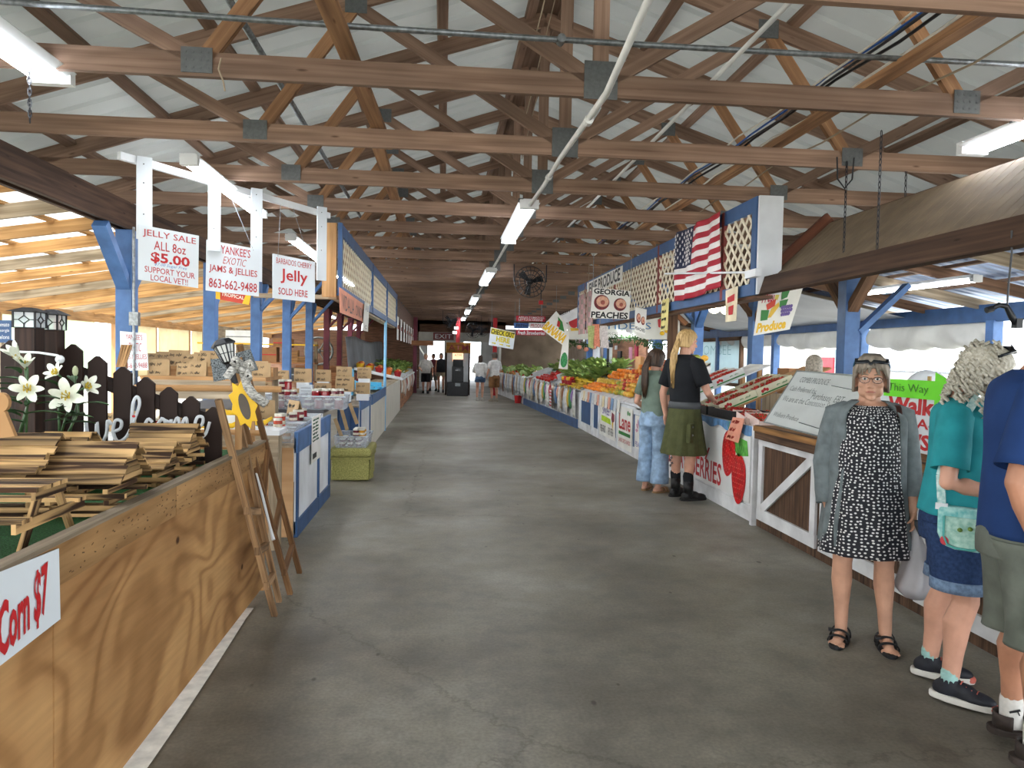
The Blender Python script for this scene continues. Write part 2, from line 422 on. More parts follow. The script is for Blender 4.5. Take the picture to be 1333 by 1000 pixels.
m = MB(); m.bar((CX, -8, RZ-.05), (CX, 37, RZ-.05), .3, .05); tag(m.build('trim_7', TIMBER), kind='structure')
TY = [4.37+1.285*k for k in range(-2, 25)]
CHZ = 3.22
def roofz(d): return CHZ+1.53*(1-abs(d)/4.6)
def truss_proto():
    t = thing('roof_truss', '', 'truss')
    def part(name, a, b, w, h, mat=TIMBER, dy=0.0):
        m = MB(); m.bar((a[0], dy, a[1]), (b[0], dy, b[1]), w, h, (0, 0, 1) if abs(a[0]-b[0]) > .1 else (1, 0, 0)); return m.build(name, mat, t)
    z = 0
    part('bottom_chord', (-4.62, z), (4.62, z), .04, .135)
    for s in (-1, 1):
        part('top_chord', (s*4.95, -.117+.02), (0, 1.53), .04, .135)
    nodes_b = (-2.3, 2.3); rz = lambda d: 1.53*(1-abs(d)/4.6)
    part('king_post', (0, .05), (0, 1.47), .04, .09, dy=.0)
    for s in (-1, 1):
        part('web', (s*.07, .05), (s*1.57, rz(1.57)-.05), .04, .09)
        part('web', (s*2.25, .05), (s*1.6, rz(1.6)-.05), .04, .09, TIMBER2)
        part('web', (s*2.35, .05), (s*3.1, rz(3.1)-.05), .04, .09)
    g = paint('gusset_steel', '5f6262', .5, .12, 40, metal=.3)
    for d, zz, w, h in ((0, .03, .2, .22), (-2.3, .02, .17, .14), (2.3, .02, .17, .14), (-1.58, rz(1.58)-.03, .16, .14), (1.58, rz(1.58)-.03, .16, .14)):
        m = MB(); m.box((d, -.024, zz), (w, .006, h))
        for i in range(4):
            for j in range(3): m.box((d-w*.36+i*w*.24, -.028, zz-h*.3+j*h*.3), (.012, .003, .012))
        m.build('gusset_plate', g, t)
    return t
tp = truss_proto()
nm = {0: 'brown timber roof truss partly cut off at the top of the view', 1: 'brown roof truss over the plywood booth, with the galvanised pipe along it',
      2: 'brown roof truss just beyond the one with the galvanised pipe', 3: 'brown roof truss above the hung jelly price board', 4: 'brown roof truss that meets the top of the blue lattice fascia',
      5: 'brown roof truss second beyond the end of the lattice fascia', 6: 'brown roof truss third beyond the end of the lattice fascia'}
for k, y in enumerate(TY[1:]):
    o = tp if k == 0 else dup(tp)
    o.location = (CX, y, CHZ); OFF[o.name] = Vector((CX, y, CHZ))
    o['label'] = nm.get(k, 'brown timber roof truss in the dim run of identical trusses far down the hall'); o['group'] = 'roof trusses'
# purlins and runners (long timbers)
PUR = []
for d in (.15, .95, 1.78, 2.62, 3.4, 4.2):
    for s in (-1, 1):
        m = MB(); z = roofz(d)+(.088 if .5 < d < 3 else .06); m.bar((CX+s*d, -6, z), (CX+s*d, 36.5, z), .09, .04, (s*.316, 0, .95))
        single(m, 'purlin', TIMBER, 'long brown roof batten under the pale roof sheets', 'roof batten', (CX+s*d, 15, z), 'roof battens')
def runner(x, z, y0, y1, w, h, mat, label, segs=3, sway=.06):
    t = thing('runner_board', label, 'timber', (x, y0, z)); L = (y1-y0)/segs
    for i in range(segs):
        m = MB(); m.bar((x+R.uniform(-sway, sway), y0+L*i-.2*(i > 0), z+.006*(i % 2)), (x+R.uniform(-sway, sway), y0+L*(i+1), z+.006*(i % 2)), w, h); m.build('board', mat, t)
m = MB(); m.bar((-.62, 3.1, 3.34), (-.49, 6.2, 3.31), .1, .04); m.bar((-.57, 6.0, 3.35), (-.55, 14, 3.31), .1, .04); m.bar((-.55, 13.8, 3.35), (-.52, 30, 3.31), .1, .04)
single(m, 'runner_board', TIMBER2, 'reddish long board laid along the tops of the truss chords over the aisle', 'timber', (-.5, 14, 3.3))
m = MB(); m.bar((2.62, 2.6, 3.34), (2.6, 30, 3.32), .09, .05)
single(m, 'runner_board', TIMBER2, 'long board carrying the bundle of black and blue cables', 'timber', (2.6, 14, 3.3))
for k, (dx, dz, r, c, nmx) in enumerate(((-.09, .02, .010, '1b1b1d', 'black cable hung beside the long board in the roof, thickest of the bundle'), (-.13, .05, .008, '2a5fb0', 'blue cable strung beside the black cables in the roof'), (-.16, .0, .009, '222226', 'black cable on the aisle side of the roof cable bundle'), (.075, .03, .009, 'd8d4c8', 'pale cable lying on the long board in the roof'), (-.2, .03, .007, 'cfcabb', 'slim pale cable furthest from the long board in the roof'))):
    m = MB(); m.tube([(2.6+dx+.02*math.sin(i*1.3+k), 2.7+i*.645, 3.40+dz+(.02 if i % 2 else 0)) for i in range(40)], r, 6)
    single(m, 'cable', paint('cable_'+c, c, .5), nmx, 'cable', (2.6+dx, 14, 3.4))
def pipe(name, pts, r, mat, label, cat, cl=()):
    t = thing(name, label, cat, pts[0]); m = MB(); m.tube(pts, r, 10); m.build('pipe_run', mat, t, smooth=True)
    for c in cl:
        m = MB(); m.lathe([(r*1.5, -.03), (r*1.5, .03)], c, 10, rot=Matrix.Rotation(PI/2, 3, 'X')); m.build('coupling', mat, t)
    return t
WPIPE = paint('white_conduit', 'cfd0cc', .45, .1, 4)
pipe('conduit', [(.83, 1.8, 3.3), (.86, 4.0, 3.05), (.86, 5.6, 3.12), (.86, 6.5, 3.12), (.8, 7.0, 3.05)], .019, WPIPE, 'white conduit slung down to the first aisle light', 'pipe', [(.86, 4.5, 3.06), (.86, 6.2, 3.12)])
pipe('conduit', [(.84, 9.4, 3.13), (.84, 33, 3.13)], .019, WPIPE, 'white conduit linking the aisle lights far down the hall', 'pipe')
pipe('conduit', [(1.63, 2.4, 3.34), (1.62, 30, 3.33)], .014, WPIPE, 'slim white conduit between the king posts and the cable bundle', 'pipe')
pipe('conduit', [(-1.25, 2.8, 3.62), (-1.22, 20, 3.58)], .022, GREYM, 'grey conduit running through the roof webs above the hung jelly boards', 'pipe')
pts = [(-3.0+i*.39, 4.1, 3.40-.035*math.sin(PI*i/20)) for i in range(21)]
pipe('galvanised_pipe', pts, .016, GREYM, 'galvanised pipe strung across the hall above the truss chord', 'pipe', [(.62, 4.1, 3.365)])
m = MB(); m.tube([(2.95+.03*math.sin(i), 2.4+i*.8, 3.33+.04*(i % 2)) for i in range(30)], .007, 6)
single(m, 'rope', PALEW, 'frayed pale rope tied along the truss chords', 'rope', (2.95, 2.4, 3.33))
# loose strings by the king posts
for k in range(3):
    m = MB(); a = V(.75+.1*k, 4.6+1.28*k, 4.5); m.tube([a, a+V(-.12, -.1, -.5), a+V(-.25, -.25, -1.05)], .004, 5)
    single(m, 'string', PALEW, ('loose pale string dangling by the king post of the piped truss', 'loose pale string hanging between the first and second king posts', 'loose pale string dangling at the third king post')[k], 'string', a)
# header beams on the posts
PXL, PXR = -3.4, 5.2
HB = wood('dark_header', '5a4437', '35271f', .8, .9, 24)
for x, lab in ((PXL, 'wall_left_header'), (PXR, 'wall_right_header')):
    m = MB(); m.bar((x-.06, -6, 3.02), (x-.06, 36, 3.02), .045, .28); m.bar((x+.06, -6, 3.02), (x+.06, 36, 3.02), .045, .28)
    o = m.build('trim_2' if x < 0 else 'trim_3', HB); o['kind'] = 'structure'
# posts with knee braces
def post(x, y, mat, label, grp, w=.17, top=2.88, braces=(1, 1), bmat=None, inner=0):
    t = thing('support_post', label, 'post', (x, y, 0), grp)
    m = MB(); m.bar((x, y, 0), (x, y, top), w, w, (1, 0, 0)); m.build('post_shaft', mat, t, bevel=.006)
    for s, on in zip((-1, 1), braces):
        if on:
            m = MB(); m.bar((x, y+s*.04, top-.62), (x, y+s*.62, top-.03), .09, .14, (1, 0, 0)); m.build('knee_brace', bmat or mat, t)
    if inner:
        m = MB(); m.bar((x+inner*.05, y, top-.55), (x+inner*.8, y, top+.3), .06, .12, (0, 1, 0)); m.build('knee_brace', bmat or mat, t)
    return t
LP = [(8.32, 'blue post with a cranked brace behind the jelly price board'), (11.2, 'blue post behind the jams and jellies board'), (13.85, 'blue post between the jams board and the cherry jelly board'),
      (16.5, 'blue post behind the cherry jelly board'), (19.2, 'blue post just before the maroon posts')]
for y, l in LP: post(PXL, y, BLUE, l, 'blue posts', braces=(1, 1) if y < 9 else (0, 1), inner=1 if y > 12 else 0)
for k, y in enumerate((22.0, 24.7, 27.4, 30.1)): post(PXL, y, MAROON, ('maroon post nearest to the blue ones', 'second maroon post beyond the blue ones', 'third maroon post by the far basket stall', 'last maroon post of the far basket stall')[k], 'maroon posts', .16, braces=(0, 1), inner=1)
RPW = wood('brown_post', '7d5f49', '4d392b', .8, 1, 24)
RP = [(9.1, 'big blue post with timber braces behind the whiteboard'), (11.93, 'blue post at the end of the lattice fascia'), (14.8, 'blue post behind the mangoes'), (17.6, 'blue post in the middle of the fruit stall'), (20.4, 'blue post at the greens stall'), (23.2, 'blue post beyond the greens stall'), (26, 'blue post near the check out')]
for y, l in RP: post(PXR, y, BLUE, l, 'blue posts', .2, braces=(1, 1), bmat=RPW if y < 13 else BLUE, inner=-1 if y > 9.5 else 0)
m = MB(); m.bar((PXR+.1, 9.05, 2.0), (PXR+.75, 9.05, 2.62), .07, .13, (0, 1, 0)); single(m, 'timber_brace', BLUE, 'blue slanting brace on the big post behind the whiteboard', 'brace', (PXR, 9.05, 2))
m = MB(); m.bar((3.35, 10.6, 1.0), (3.35, 10.6, 3.0), .12, .12, (1, 0, 0)); m.bar((3.35, 10.6, 2.45), (3.35, 10.05, 2.95), .1, .12, (1, 0, 0))
single(m, 'support_post', RPW, 'bare timber post with a brace behind the flag', 'post', (3.35, 10.6, 1.0))

# left lean-to
FIBRE = sheer('white_fibreglass', 'dcdcd6', .45, .5, .1, 2)
LX = -7.6
vs, fs = ribbed((LX-.5, -6, 2.42), (LX-.5, 36, 2.42), (PXL-.15, -6, 3.2), (PXL-.15, 36, 3.2), 210, .02, .3)
m = MB(); m.add(vs, fs); o = m.build('ceiling_left', FIBRE, fix=False); o['kind'] = 'structure'
def ltz(x): return 2.40+(x-LX)*(3.06-2.40)/(PXL-LX)
k = 0
y = 4.9
RAWO = wood('orange_rafter', 'cda06a', '9a7042', .7, 1.0, 26, rnd=.2)
while y < 35:
    m = MB(); m.bar((LX-.4, y, ltz(LX-.4)), (PXL-.08, y, ltz(PXL-.08)), .045, .14)
    single(m, 'rafter', RAWO if k % 3 else PALEW, 'sloping rafter of the side roof on the plywood booth side', 'rafter', (LX, y, ltz(LX)), 'rafters of the booth side roof')
    k += 1; y += .92
for j, x in enumerate((-7.0, -6.1, -5.2, -4.3)):
    m = MB(); z = ltz(x)+.085; m.bar((x, -5, z), (x, 35.5, z), .09, .035)
    single(m, 'purlin', RAWO, 'long batten across the rafters of the booth side roof', 'roof batten', (x, 15, z), 'booth side roof battens')
m = MB(); m.bar((LX, -5, 2.27), (LX, 36, 2.27), .08, .2); tag(m.build('trim_4', RAW), kind='structure')
for k, y in enumerate((11.2, 13.4, 15.4, 17.9, 20.3, 22.9, 25.6, 28.4)):
    post(LX, y, RAW, 'raw timber post under the outer edge of the booth side roof', 'outer raw posts', .11, 2.2, (0, 0))
# pale curtain between outer posts
CURT = sheer('cream_curtain', 'e9dfc4', .62, .7, .06, 2)
for k, (y0, y1) in enumerate(((18.0, 20.25), (20.35, 22.85), (22.95, 25.5))):
    m = MB(); m.grid(lambda u, v: (LX+.06+.035*math.sin(u*34+k)*(1-.4*v)+.02*math.sin(u*11), y0+u*(y1-y0), .9+v*1.27), 70, 4)
    single(m, 'curtain', CURT, ('cream plastic curtain beside the hung exotic jams sign', 'cream plastic curtain in the middle of three at the outer edge', 'cream plastic curtain furthest down the outer edge')[k], 'curtain', (LX, (y0+y1)/2, .9), solid=.004, smooth=True)
for k, y in enumerate((23.2, 26.8)):
    m = MB(); m.box((LX+.3, y+1.8, 1.2), (.05, 3.4, 2.4)); o = m.build('wall_left' if k == 0 else 'wall_left_back', PALEW); o['kind'] = 'structure'

# right lean-to
RX = 8.05
BLUEROOF = paint('bluish_metal_roof', '9fb0cc', .38, .18, 2.5, metal=.35, stretch=(1, 3, 1))
def rtz(x): return 3.06+(x-PXR)*(2.52-3.06)/(RX-PXR)
vs, fs = ribbed((PXR+.15, -6, rtz(PXR+.15)+.16), (PXR+.15, 36, rtz(PXR)+.14), (RX+.5, -6, rtz(RX+.5)+.15), (RX+.5, 36, rtz(RX+.5)+.15), 210, .02, .3)
m = MB(); m.add(vs, fs); o = m.build('ceiling_right', BLUEROOF, fix=False); o['kind'] = 'structure'
y = 4.2; k = 0
while y < 35:
    m = MB(); m.bar((PXR+.1, y, rtz(PXR+.1)), (RX+.3, y, rtz(RX+.3)), .05, .15)
    single(m, 'rafter', PALEW if k % 2 else RPW, 'sloping rafter of the side roof over the fruit stalls', 'rafter', (RX, y, rtz(RX)), 'rafters of the fruit side roof'); y += 1.25; k += 1
for x in (5.75, 6.6, 7.4):
    m = MB(); z = rtz(x)+.095; m.bar((x, -5, z), (x, 35.5, z), .09, .04); single(m, 'purlin', TIMBER, 'long batten across the rafters of the fruit side roof', 'roof batten', (x, 15, z), 'fruit side roof battens')
m = MB(); m.bar((RX, -5, 2.38), (RX, 36, 2.38), .09, .26); tag(m.build('trim_5', NAVYBLUE), kind='structure')
for k, (y, l) in enumerate(((10.15, 'blue outer post behind the woman in teal'), (13.55, 'slim blue outer post close beside the big braced post'), (17.3, 'blue outer post beside the grey haired stallholder'), (21.0, 'blue outer post behind the peach sign'), (25, 'last blue outer post in view'))):
    post(RX, y, BLUE, l, 'blue outer posts', .16, 2.27, (0, 0))
TARP = sheer('white_tarp', 'dadad6', .3, .55, .12, 2)
def tarp(y0, y1, seed, label, drop=.3):
    q = random.Random(seed)
    def f(u, v):
        a = v*PI*1.05; y = y0+u*(y1-y0); sag = .1*math.sin(PI*u)+.03*math.sin(u*9+seed)
        return (RX+.13-.15*math.sin(a)-.03*math.sin(u*23+v*5), y, 2.30-(drop*.5)*(1-math.cos(a))*(1+sag*2)-.02*math.sin(u*31+v*4))
    m = MB(); m.grid(f, 40, 10); single(m, 'rolled_tarp', TARP, label, 'tarp', (RX, (y0+y1)/2, 2.2), solid=.004, smooth=True)
tarp(10.25, 13.4, 1, 'rolled white tarp tied up behind the white trailer wall', .38)
tarp(13.7, 17.2, 2, 'rolled white tarp above the grey haired stallholder', .34)
tarp(17.4, 20.9, 4, 'rolled white tarp beyond the produce banner', .3)
# white ceiling lining of the fruit stall
LIN = sheer('white_ceiling_lining', 'cfd3d8', .2, .6, .1, 1.2)
m = MB(); m.grid(lambda u, v: (5.3+v*2.7, 12.2+u*8, rtz(5.3+v*2.7)-.12-.10*math.sin(PI*v)*abs(math.sin(PI*u*3))), 40, 8)
single(m, 'ceiling_sheet', LIN, 'white sheet slung under the side roof above the strawberries', 'sheet', (6.6, 16, 2.7), solid=.004, smooth=True)

# end wall with the way out
ENDY = 34.5
BRW = paint('brown_planks', '6e4f3e', .8, .3, 3, stretch=(1, 1, 9))
m = MB()
m.box((-2.4, ENDY, 1.5), (2.6, .12, 3.0)); m.box((.8, ENDY, 2.95), (4.2, .12, .75))
m.prism([(CX-4.6, ENDY-.06, 3.0), (CX+4.6, ENDY-.06, 3.0), (CX, ENDY-.06, 4.7)], (0, .12, 0))
o = m.build('wall_back', BRW); o['kind'] = 'structure'
m = MB(); m.box((4.4, ENDY, 1.42), (3.4, .12, 2.84)); o = m.build('wall_back_right', paint('tan_wall', 'a8937f', .75, .2, 1.5)); o['kind'] = 'structure'
m = MB(); m.box((.8, ENDY-.1, 2.42), (3.9, .06, .42)); tag(m.build('trim_6', paint('cream_header', 'b9b7b0', .7, .2, 2)), kind='structure')
t = thing('exit_sign', 'red EXIT sign on the pale header over the way out', 'sign', (.0, ENDY-.16, 2.42))
m = MB(); m.box((.0, ENDY-.16, 2.44), (.95, .05, .34)); m.build('board', paint('exit_red', '7c3b3d', .5), t)
letters('EXIT', (-.38, ENDY-.19, 2.34), (1, 0, 0), (0, 0, 1), .76, .2, WHITE, t)
# the passage beyond the way out
m = MB(); m.box((.8, 41.5, 2.75), (5.4, 13.5, .1)); o = m.build('ceiling_back', paint('passage_grey', '8f9092', .7, .15, 1)); o['kind'] = 'structure'
for x0, x1, nm_ in ((-2.0, -1.0, 'wall_passage_end'), (.05, 1.3, 'wall_passage_far'), (2.4, 3.6, 'wall_passage_corner')): m = MB(); m.box(((x0+x1)/2, 47.5, 1.35), (x1-x0, .1, 2.7)); o = m.build(nm_, paint('passage_end', 'd2d4d4', .7, .15, 1.2)); o['kind'] = 'structure'
for x, nm_ in ((-2.0, 'wall_passage_left'), (3.6, 'wall_passage_right')): m = MB(); m.box((x, 41.5, 1.35), (.1, 13.5, 2.7)); o = m.build(nm_, paint('passage_wall', 'd0cdc8', .7, .15, .8)); o['kind'] = 'structure'
# ------------------------------------------------------------------ fluorescent lights
TUBE = glow('lit_tube', 'f4f8ff', TUBE_POWER)
FIX = paint('light_fitting', 'd4d6d6', .4, .08, 5)
def strip_light(p0, p1, label, tubes=2, hood=.15, group='strip lights', chains=True, up=.0):
    """a fluorescent strip from p0 to p1: hood, tubes, end caps"""
    p0, p1 = Vector(p0), Vector(p1); d = (p1-p0).normalized(); x = d.cross(Vector((0, 0, 1))).normalized()
    t = thing('strip_light', label, 'strip light', p0.lerp(p1, .5), group)
    m = MB(); m.bar(p0+V(0, 0, .05), p1+V(0, 0, .05), hood*.55, .05)
    for s in (-1, 1):
        q = x*(s*hood*.4); m.bar(p0+q+V(0, 0, .025), p1+q+V(0, 0, .025), hood*.3, .006, V(0, 0, 1)+x*(-s*.6))
    m.build('hood', FIX, t)
    for k in range(tubes):
        q = x*((k-(tubes-1)/2)*hood*.42); m = MB(); m.tube([p0+q+d*.05+V(0, 0, -.005), p1+q-d*.05+V(0, 0, -.005)], .017, 8); m.build('tube', TUBE, t, smooth=True)
    for e in (p0, p1):
        m = MB(); m.bar(e-d*.03+V(0, 0, .02), e+d*.03+V(0, 0, .02), hood*.9, .085); m.build('end_cap', FIX, t)
    return t
strip_light((-2.25, 2.1, 3.135), (-2.25, 4.5, 3.135), 'strip light over the plywood booth, cut off by the corner', hood=.26)
strip_light((-2.0, 6.05, 3.08), (-2.0, 8.3, 3.08), 'strip light beside the white jelly board frame')
strip_light((-2.0, 9.9, 3.08), (-2.0, 12.2, 3.08), 'short looking strip light behind the jams and jellies board')
strip_light((-2.0, 14.0, 3.06), (-2.0, 16.3, 3.06), 'strip light above the cherry jelly board')
for k, (a, b) in enumerate(((7.1, 9.35), (12.7, 15.1), (18.4, 20.9), (23.6, 26.0), (28.6, 31.0))):
    strip_light((.8, a, 3.05), (.8, b, 3.05), ('double strip light nearest in the row over the aisle', 'second strip light in the row over the aisle', 'third strip light in the row over the aisle', 'fourth strip light in the row over the aisle', 'last strip light in the row over the aisle')[k], hood=.2)
strip_light((3.7, 2.6, 3.12), (3.7, 4.95, 3.12), 'strip light just above the brown plank awning', hood=.22)
strip_light((6.55, 8.6, 2.66), (6.35, 11.0, 2.66), 'strip light under the bluish side roof behind the awning')
strip_light((5.6, 13.2, 2.78), (5.6, 15.5, 2.78), 'strip light on the side roof behind the flag')
strip_light((4.2, 16.5, 2.2), (4.2, 18.7, 2.2), 'strip light hung low beyond the peach signs')
strip_light((4.4, 25, 2.3), (4.4, 27.2, 2.3), 'strip light hung low near the check out')
strip_light((5.0, 20.5, 2.3), (5.0, 22.8, 2.3), 'strip light hung low over the leafy greens')
strip_light((-3.9, 25.4, 2.84), (-3.9, 27.6, 2.84), 'strip light over the far basket stall')
# bare bulbs behind the flag
for k, (px, py) in enumerate(((930, 402), (944, 403))):
    p = at(px, py, Y=10.79); t = thing('bulb_lamp', ('bare round bulb behind the foot of the flag', 'smaller bare bulb beside the one behind the flag')[k], 'lamp', p)
    m = MB(); m.ball(p, (.085-.02*k, .085-.02*k, .07)); m.build('bulb', glow('warm_bulb', 'fff2cf', 14), t, smooth=True)
    m = MB(); m.lathe([(.03, .05), (.035, .12), (.02, .16)], p); m.tube([p+V(0, 0, .15), V(p.x, p.y, 3.16)], .006, 6); m.build('holder', WHITE, t)
# chains
def chain(p0, p1, label, link=.05, w=.017):
    p0, p1 = Vector(p0), Vector(p1); n = max(2, int((p1-p0).length/(link*.78))); m = MB()
    for i in range(n):
        c = p0.lerp(p1, (i+.5)/n); a = i*PI/2; x = V(math.cos(a+.3), math.sin(a+.3), 0)
        pts = [c+V(0, 0, math.sin(q)*link*.5)+x*(math.cos(q)*w*.5) for q in [2*PI*j/8 for j in range(8)]]
        m.tube(pts, .0035, 5, closed=True)
    single(m, 'chain', DARKM, label, 'chain', p0)
chain(at(38, 86, Y=4.3), at(39, 158, Y=4.6), 'rusty chain hanging over the plywood booth')
chain((3.15, 5.62, 3.2), (3.15, 5.62, 2.45), 'chain holding up the brown awning, close to its end')
chain((3.67, 5.655, 3.17), (3.67, 5.655, 2.95), 'short chain at the top edge of the awning')
chain((3.05, 5.0, 3.25), (3.05, 5.0, 2.42), 'chain holding up the middle of the awning')
chain((3.62, 4.5, 3.3), (3.62, 4.5, 3.15), 'chain at the end of the strip light above the awning')
m = MB(); c = at(1100, 225, Y=5.6); m.tube([c+V(-.07, 0, .12), c+V(-.06, 0, -.05), c+V(0, 0, -.12), c+V(.06, 0, -.05), c+V(.07, 0, .12)], .006, 6)
single(m, 'wire_loop', DARKM, 'black wire loop hanging from the truss before the awning', 'wire', c)
m = MB(); c = at(288, 90, Y=4.3); m.tube([c+V(0, 0, .06), c+V(-.015, 0, 0), c+V(.012, 0, -.07), c+V(.02, 0, -.12)], .005, 6)
single(m, 'wire_loop', PALEW, 'bit of wire hanging from the chord near its steel plate', 'wire', c)
# ------------------------------------------------------------------ the plywood booth and what stands on it
def plywood():
    m, nt, b = _nodes('plywood'); L = nt.links.new
    v = coords(nt, 'Object', (1, .8, 1.6)); n = N(nt, 'ShaderNodeTexNoise'); n.inputs['Scale'].default_value = 1.1; n.inputs['Detail'].default_value = 1.5; n.inputs['Distortion'].default_value = .5; L(v, n.inputs['Vector'])
    ml = N(nt, 'ShaderNodeMath', operation='MULTIPLY'); ml.inputs[1].default_value = 60; L(n.outputs['Fac'], ml.inputs[0])
    sn = N(nt, 'ShaderNodeMath', operation='SINE'); L(ml.outputs[0], sn.inputs[0])
    mr = N(nt, 'ShaderNodeMapRange'); mr.inputs['From Min'].default_value = -1; L(sn.outputs[0], mr.inputs['Value'])
    v1 = coords(nt, 'Object', (1, 3, 40)); n1 = N(nt, 'ShaderNodeTexNoise'); n1.inputs['Scale'].default_value = 1; n1.inputs['Detail'].default_value = 4; L(v1, n1.inputs['Vector'])
    v2 = coords(nt, 'Object', (1, 1.2, 1.2)); n2 = N(nt, 'ShaderNodeTexNoise'); n2.inputs['Scale'].default_value = 1.3; n2.inputs['Detail'].default_value = 3; L(v2, n2.inputs['Vector'])
    r = ramp(nt, [(0., srgb('9c7347')), (.35, srgb('b18656')), (1., srgb('b98f5e'))]); L(mr.outputs[0], r.inputs['Fac'])
    r1 = ramp(nt, [(.3, (.86,)*3), (.7, (1.06,)*3)]); L(n1.outputs['Fac'], r1.inputs['Fac'])
    r2 = ramp(nt, [(.32, (.70, .64, .60)), (.6, (1.05,)*3)]); L(n2.outputs['Fac'], r2.inputs['Fac'])
    def mul(a, c, f=1.0):
        x = N(nt, 'ShaderNodeMix', data_type='RGBA', blend_type='MULTIPLY'); x.inputs['Factor'].default_value = f; L(a, x.inputs[6]); L(c, x.inputs[7]); return x.outputs[2]
    c = mul(mul(r.outputs[0], r1.outputs[0]), r2.outputs[0])
    v3 = coords(nt, 'Object', (1, 2.6, 3.4)); vo = N(nt, 'ShaderNodeTexVoronoi'); vo.inputs['Scale'].default_value = 1; vo.inputs['Randomness'].default_value = 1; L(v3, vo.inputs['Vector'])
    rk = ramp(nt, [(.04, (.18, .12, .08)), (.075, (1., 1., 1.))]); L(vo.outputs['Distance'], rk.inputs['Fac']); c = mul(c, rk.outputs[0])
    L(c, b.inputs['Base Color']); b.inputs['Roughness'].default_value = .72; b.inputs['Specular IOR Level'].default_value = .25
    return m
PLY = plywood()
BX = -1.17
t = thing('plywood_booth', 'long plywood booth front with green turf top and popcorn price sheet', 'booth', (BX, 2.9, 0))
for y0, y1 in ((.2, 2.33), (2.34, 5.02)):
    m = MB(); m.box((BX-.008, (y0+y1)/2, .475), (.016, y1-y0, .85)); o = m.build('plywood_panel', PLY, t)
CHIP = wood('chipped_board', 'b58d5e', '8a663e', .75, 1.5, 18, blotch=.2)
def chips(y0, y1):
    m = MB(); m.bar((BX+.004, y0, .957), (BX+.004, y1, .957), .022, .135, (0, 0, 1)); return m
for y0, y1 in ((.2, 3.33), (3.335, 5.03)): chips(y0, y1).build('top_board', CHIP, t, bevel=.003)
m = MB(); q = random.Random(5)
for i in range(150):
    y = q.uniform(2.4, 5.0); z = .905+q.random()*.1; s = q.uniform(.004, .016); m.bar((BX+.0155, y, z), (BX+.0155, y+s, z+s*q.uniform(-.3, .5)), .001, q.uniform(.002, .005))
m.build('chip_mark', paint('chip_brown', '5b4026', .8), t)
m = MB(); m.box((BX-.0, 2.6, 1.03), (.05, 4.85, .014)); m.build('ledge', wood('grey_ledge', '9a8a74', '6f6252', .8), t)
m = MB(); m.box((BX-.95, 5.0, .5), (1.9, .018, .96)); m.build('end_panel', PLY, t)
m = MB(); m.box((BX-.95, 2.6, .955), (1.85, 4.75, .03)); m.build('deck', PLY, t)
TURF = paint('green_turf', '2f6b35', .95, .5, 160, bump=.8, col2='123a18')
m = MB(); m.grid(lambda u, v: (BX-1.85+u*1.82, .3+v*4.6, .975+.003*math.sin(u*90)*math.sin(v*210)), 20, 40)
single(m, 'artificial_turf', TURF, 'green artificial turf laid over the booth top', 'turf', (BX-.9, 2.6, .975), kind='stuff')
TZ = .98
# popcorn price sheet
t = thing('price_sign', 'white sign with the red words Corn $7 on the plywood booth', 'sign', (BX+.02, 1.9, .85))
m = MB(); m.prism([at(-60, 768, X=BX+.022), at(75, 714, X=BX+.022), at(77, 806, X=BX+.022), at(-60, 912, X=BX+.022)], (.004, 0, 0)); m.build('board', WHITEB, t)
ctr = lambda px, py: at(px, py, X=BX+.027)
a, b_, c_, d_ = ctr(0, 868), ctr(0, 763), ctr(64, 732), ctr(64, 818)
def quad_text(txt, bl, br, tl, mat, par, bold=.02, **k):
    bl, br, tl = Vector(bl), Vector(br), Vector(tl); ux = br-bl; uz = tl-bl
    return letters(txt, bl, ux, uz, ux.length, uz.length, mat, par, bold=bold, **k)
y0 = ctr(0, 850).y; y1 = ctr(62, 800).y
quad_text('Corn $7', (BX+.027, y0-.01, .775), (BX+.027, y1, .825), (BX+.027, y0-.01, .945), RED, t, .03)
quad_text('Pop', (BX+.027, y0-.22, .72), (BX+.027, y0-.06, .76), (BX+.027, y0-.22, .9), RED, t, .03)

# miniature picnic table
def slat(m, a, b, w=.03, h=.012, up=(0, 0, 1)): m.bar(a, b, w, h, up)
def picnic():
    X1 = -1.27; X0 = -1.95; Y0 = 2.46
    t = thing('picnic_table_feeder', 'miniature torched wood picnic table on the turf at the booth edge', 'bird feeder', (-1.5, 2.55, TZ))
    for k in range(4):
        m = MB(); slat(m, (X0, Y0+k*.05, 1.165), (X1, Y0+k*.05, 1.165), .045, .014); m.build('table_plank', TORCH, t)
    for y in (2.35, 2.38, 2.70, 2.73):
        m = MB(); slat(m, (X0, y, 1.085), (X1+.01, y, 1.085), .027, .014); m.build('bench_plank', TORCH, t)
    for x in (X1-.01, X0+.08):
        m = MB(); slat(m, (x, 2.33, 1.066), (x, 2.76, 1.066), .014, .032); m.build('bench_beam', TORCH, t)
        m = MB(); slat(m, (x, Y0-.02, 1.147), (x, Y0+.17, 1.147), .014, .03); m.build('table_beam', TORCH, t)
        for y0, y1 in ((2.39, 2.5), (2.70, 2.6)):
            m = MB(); slat(m, (x-.012, y0, TZ), (x-.012, y1, 1.155), .03, .014, (1, 0, 0)); m.build('leg', TORCH, t)
picnic()
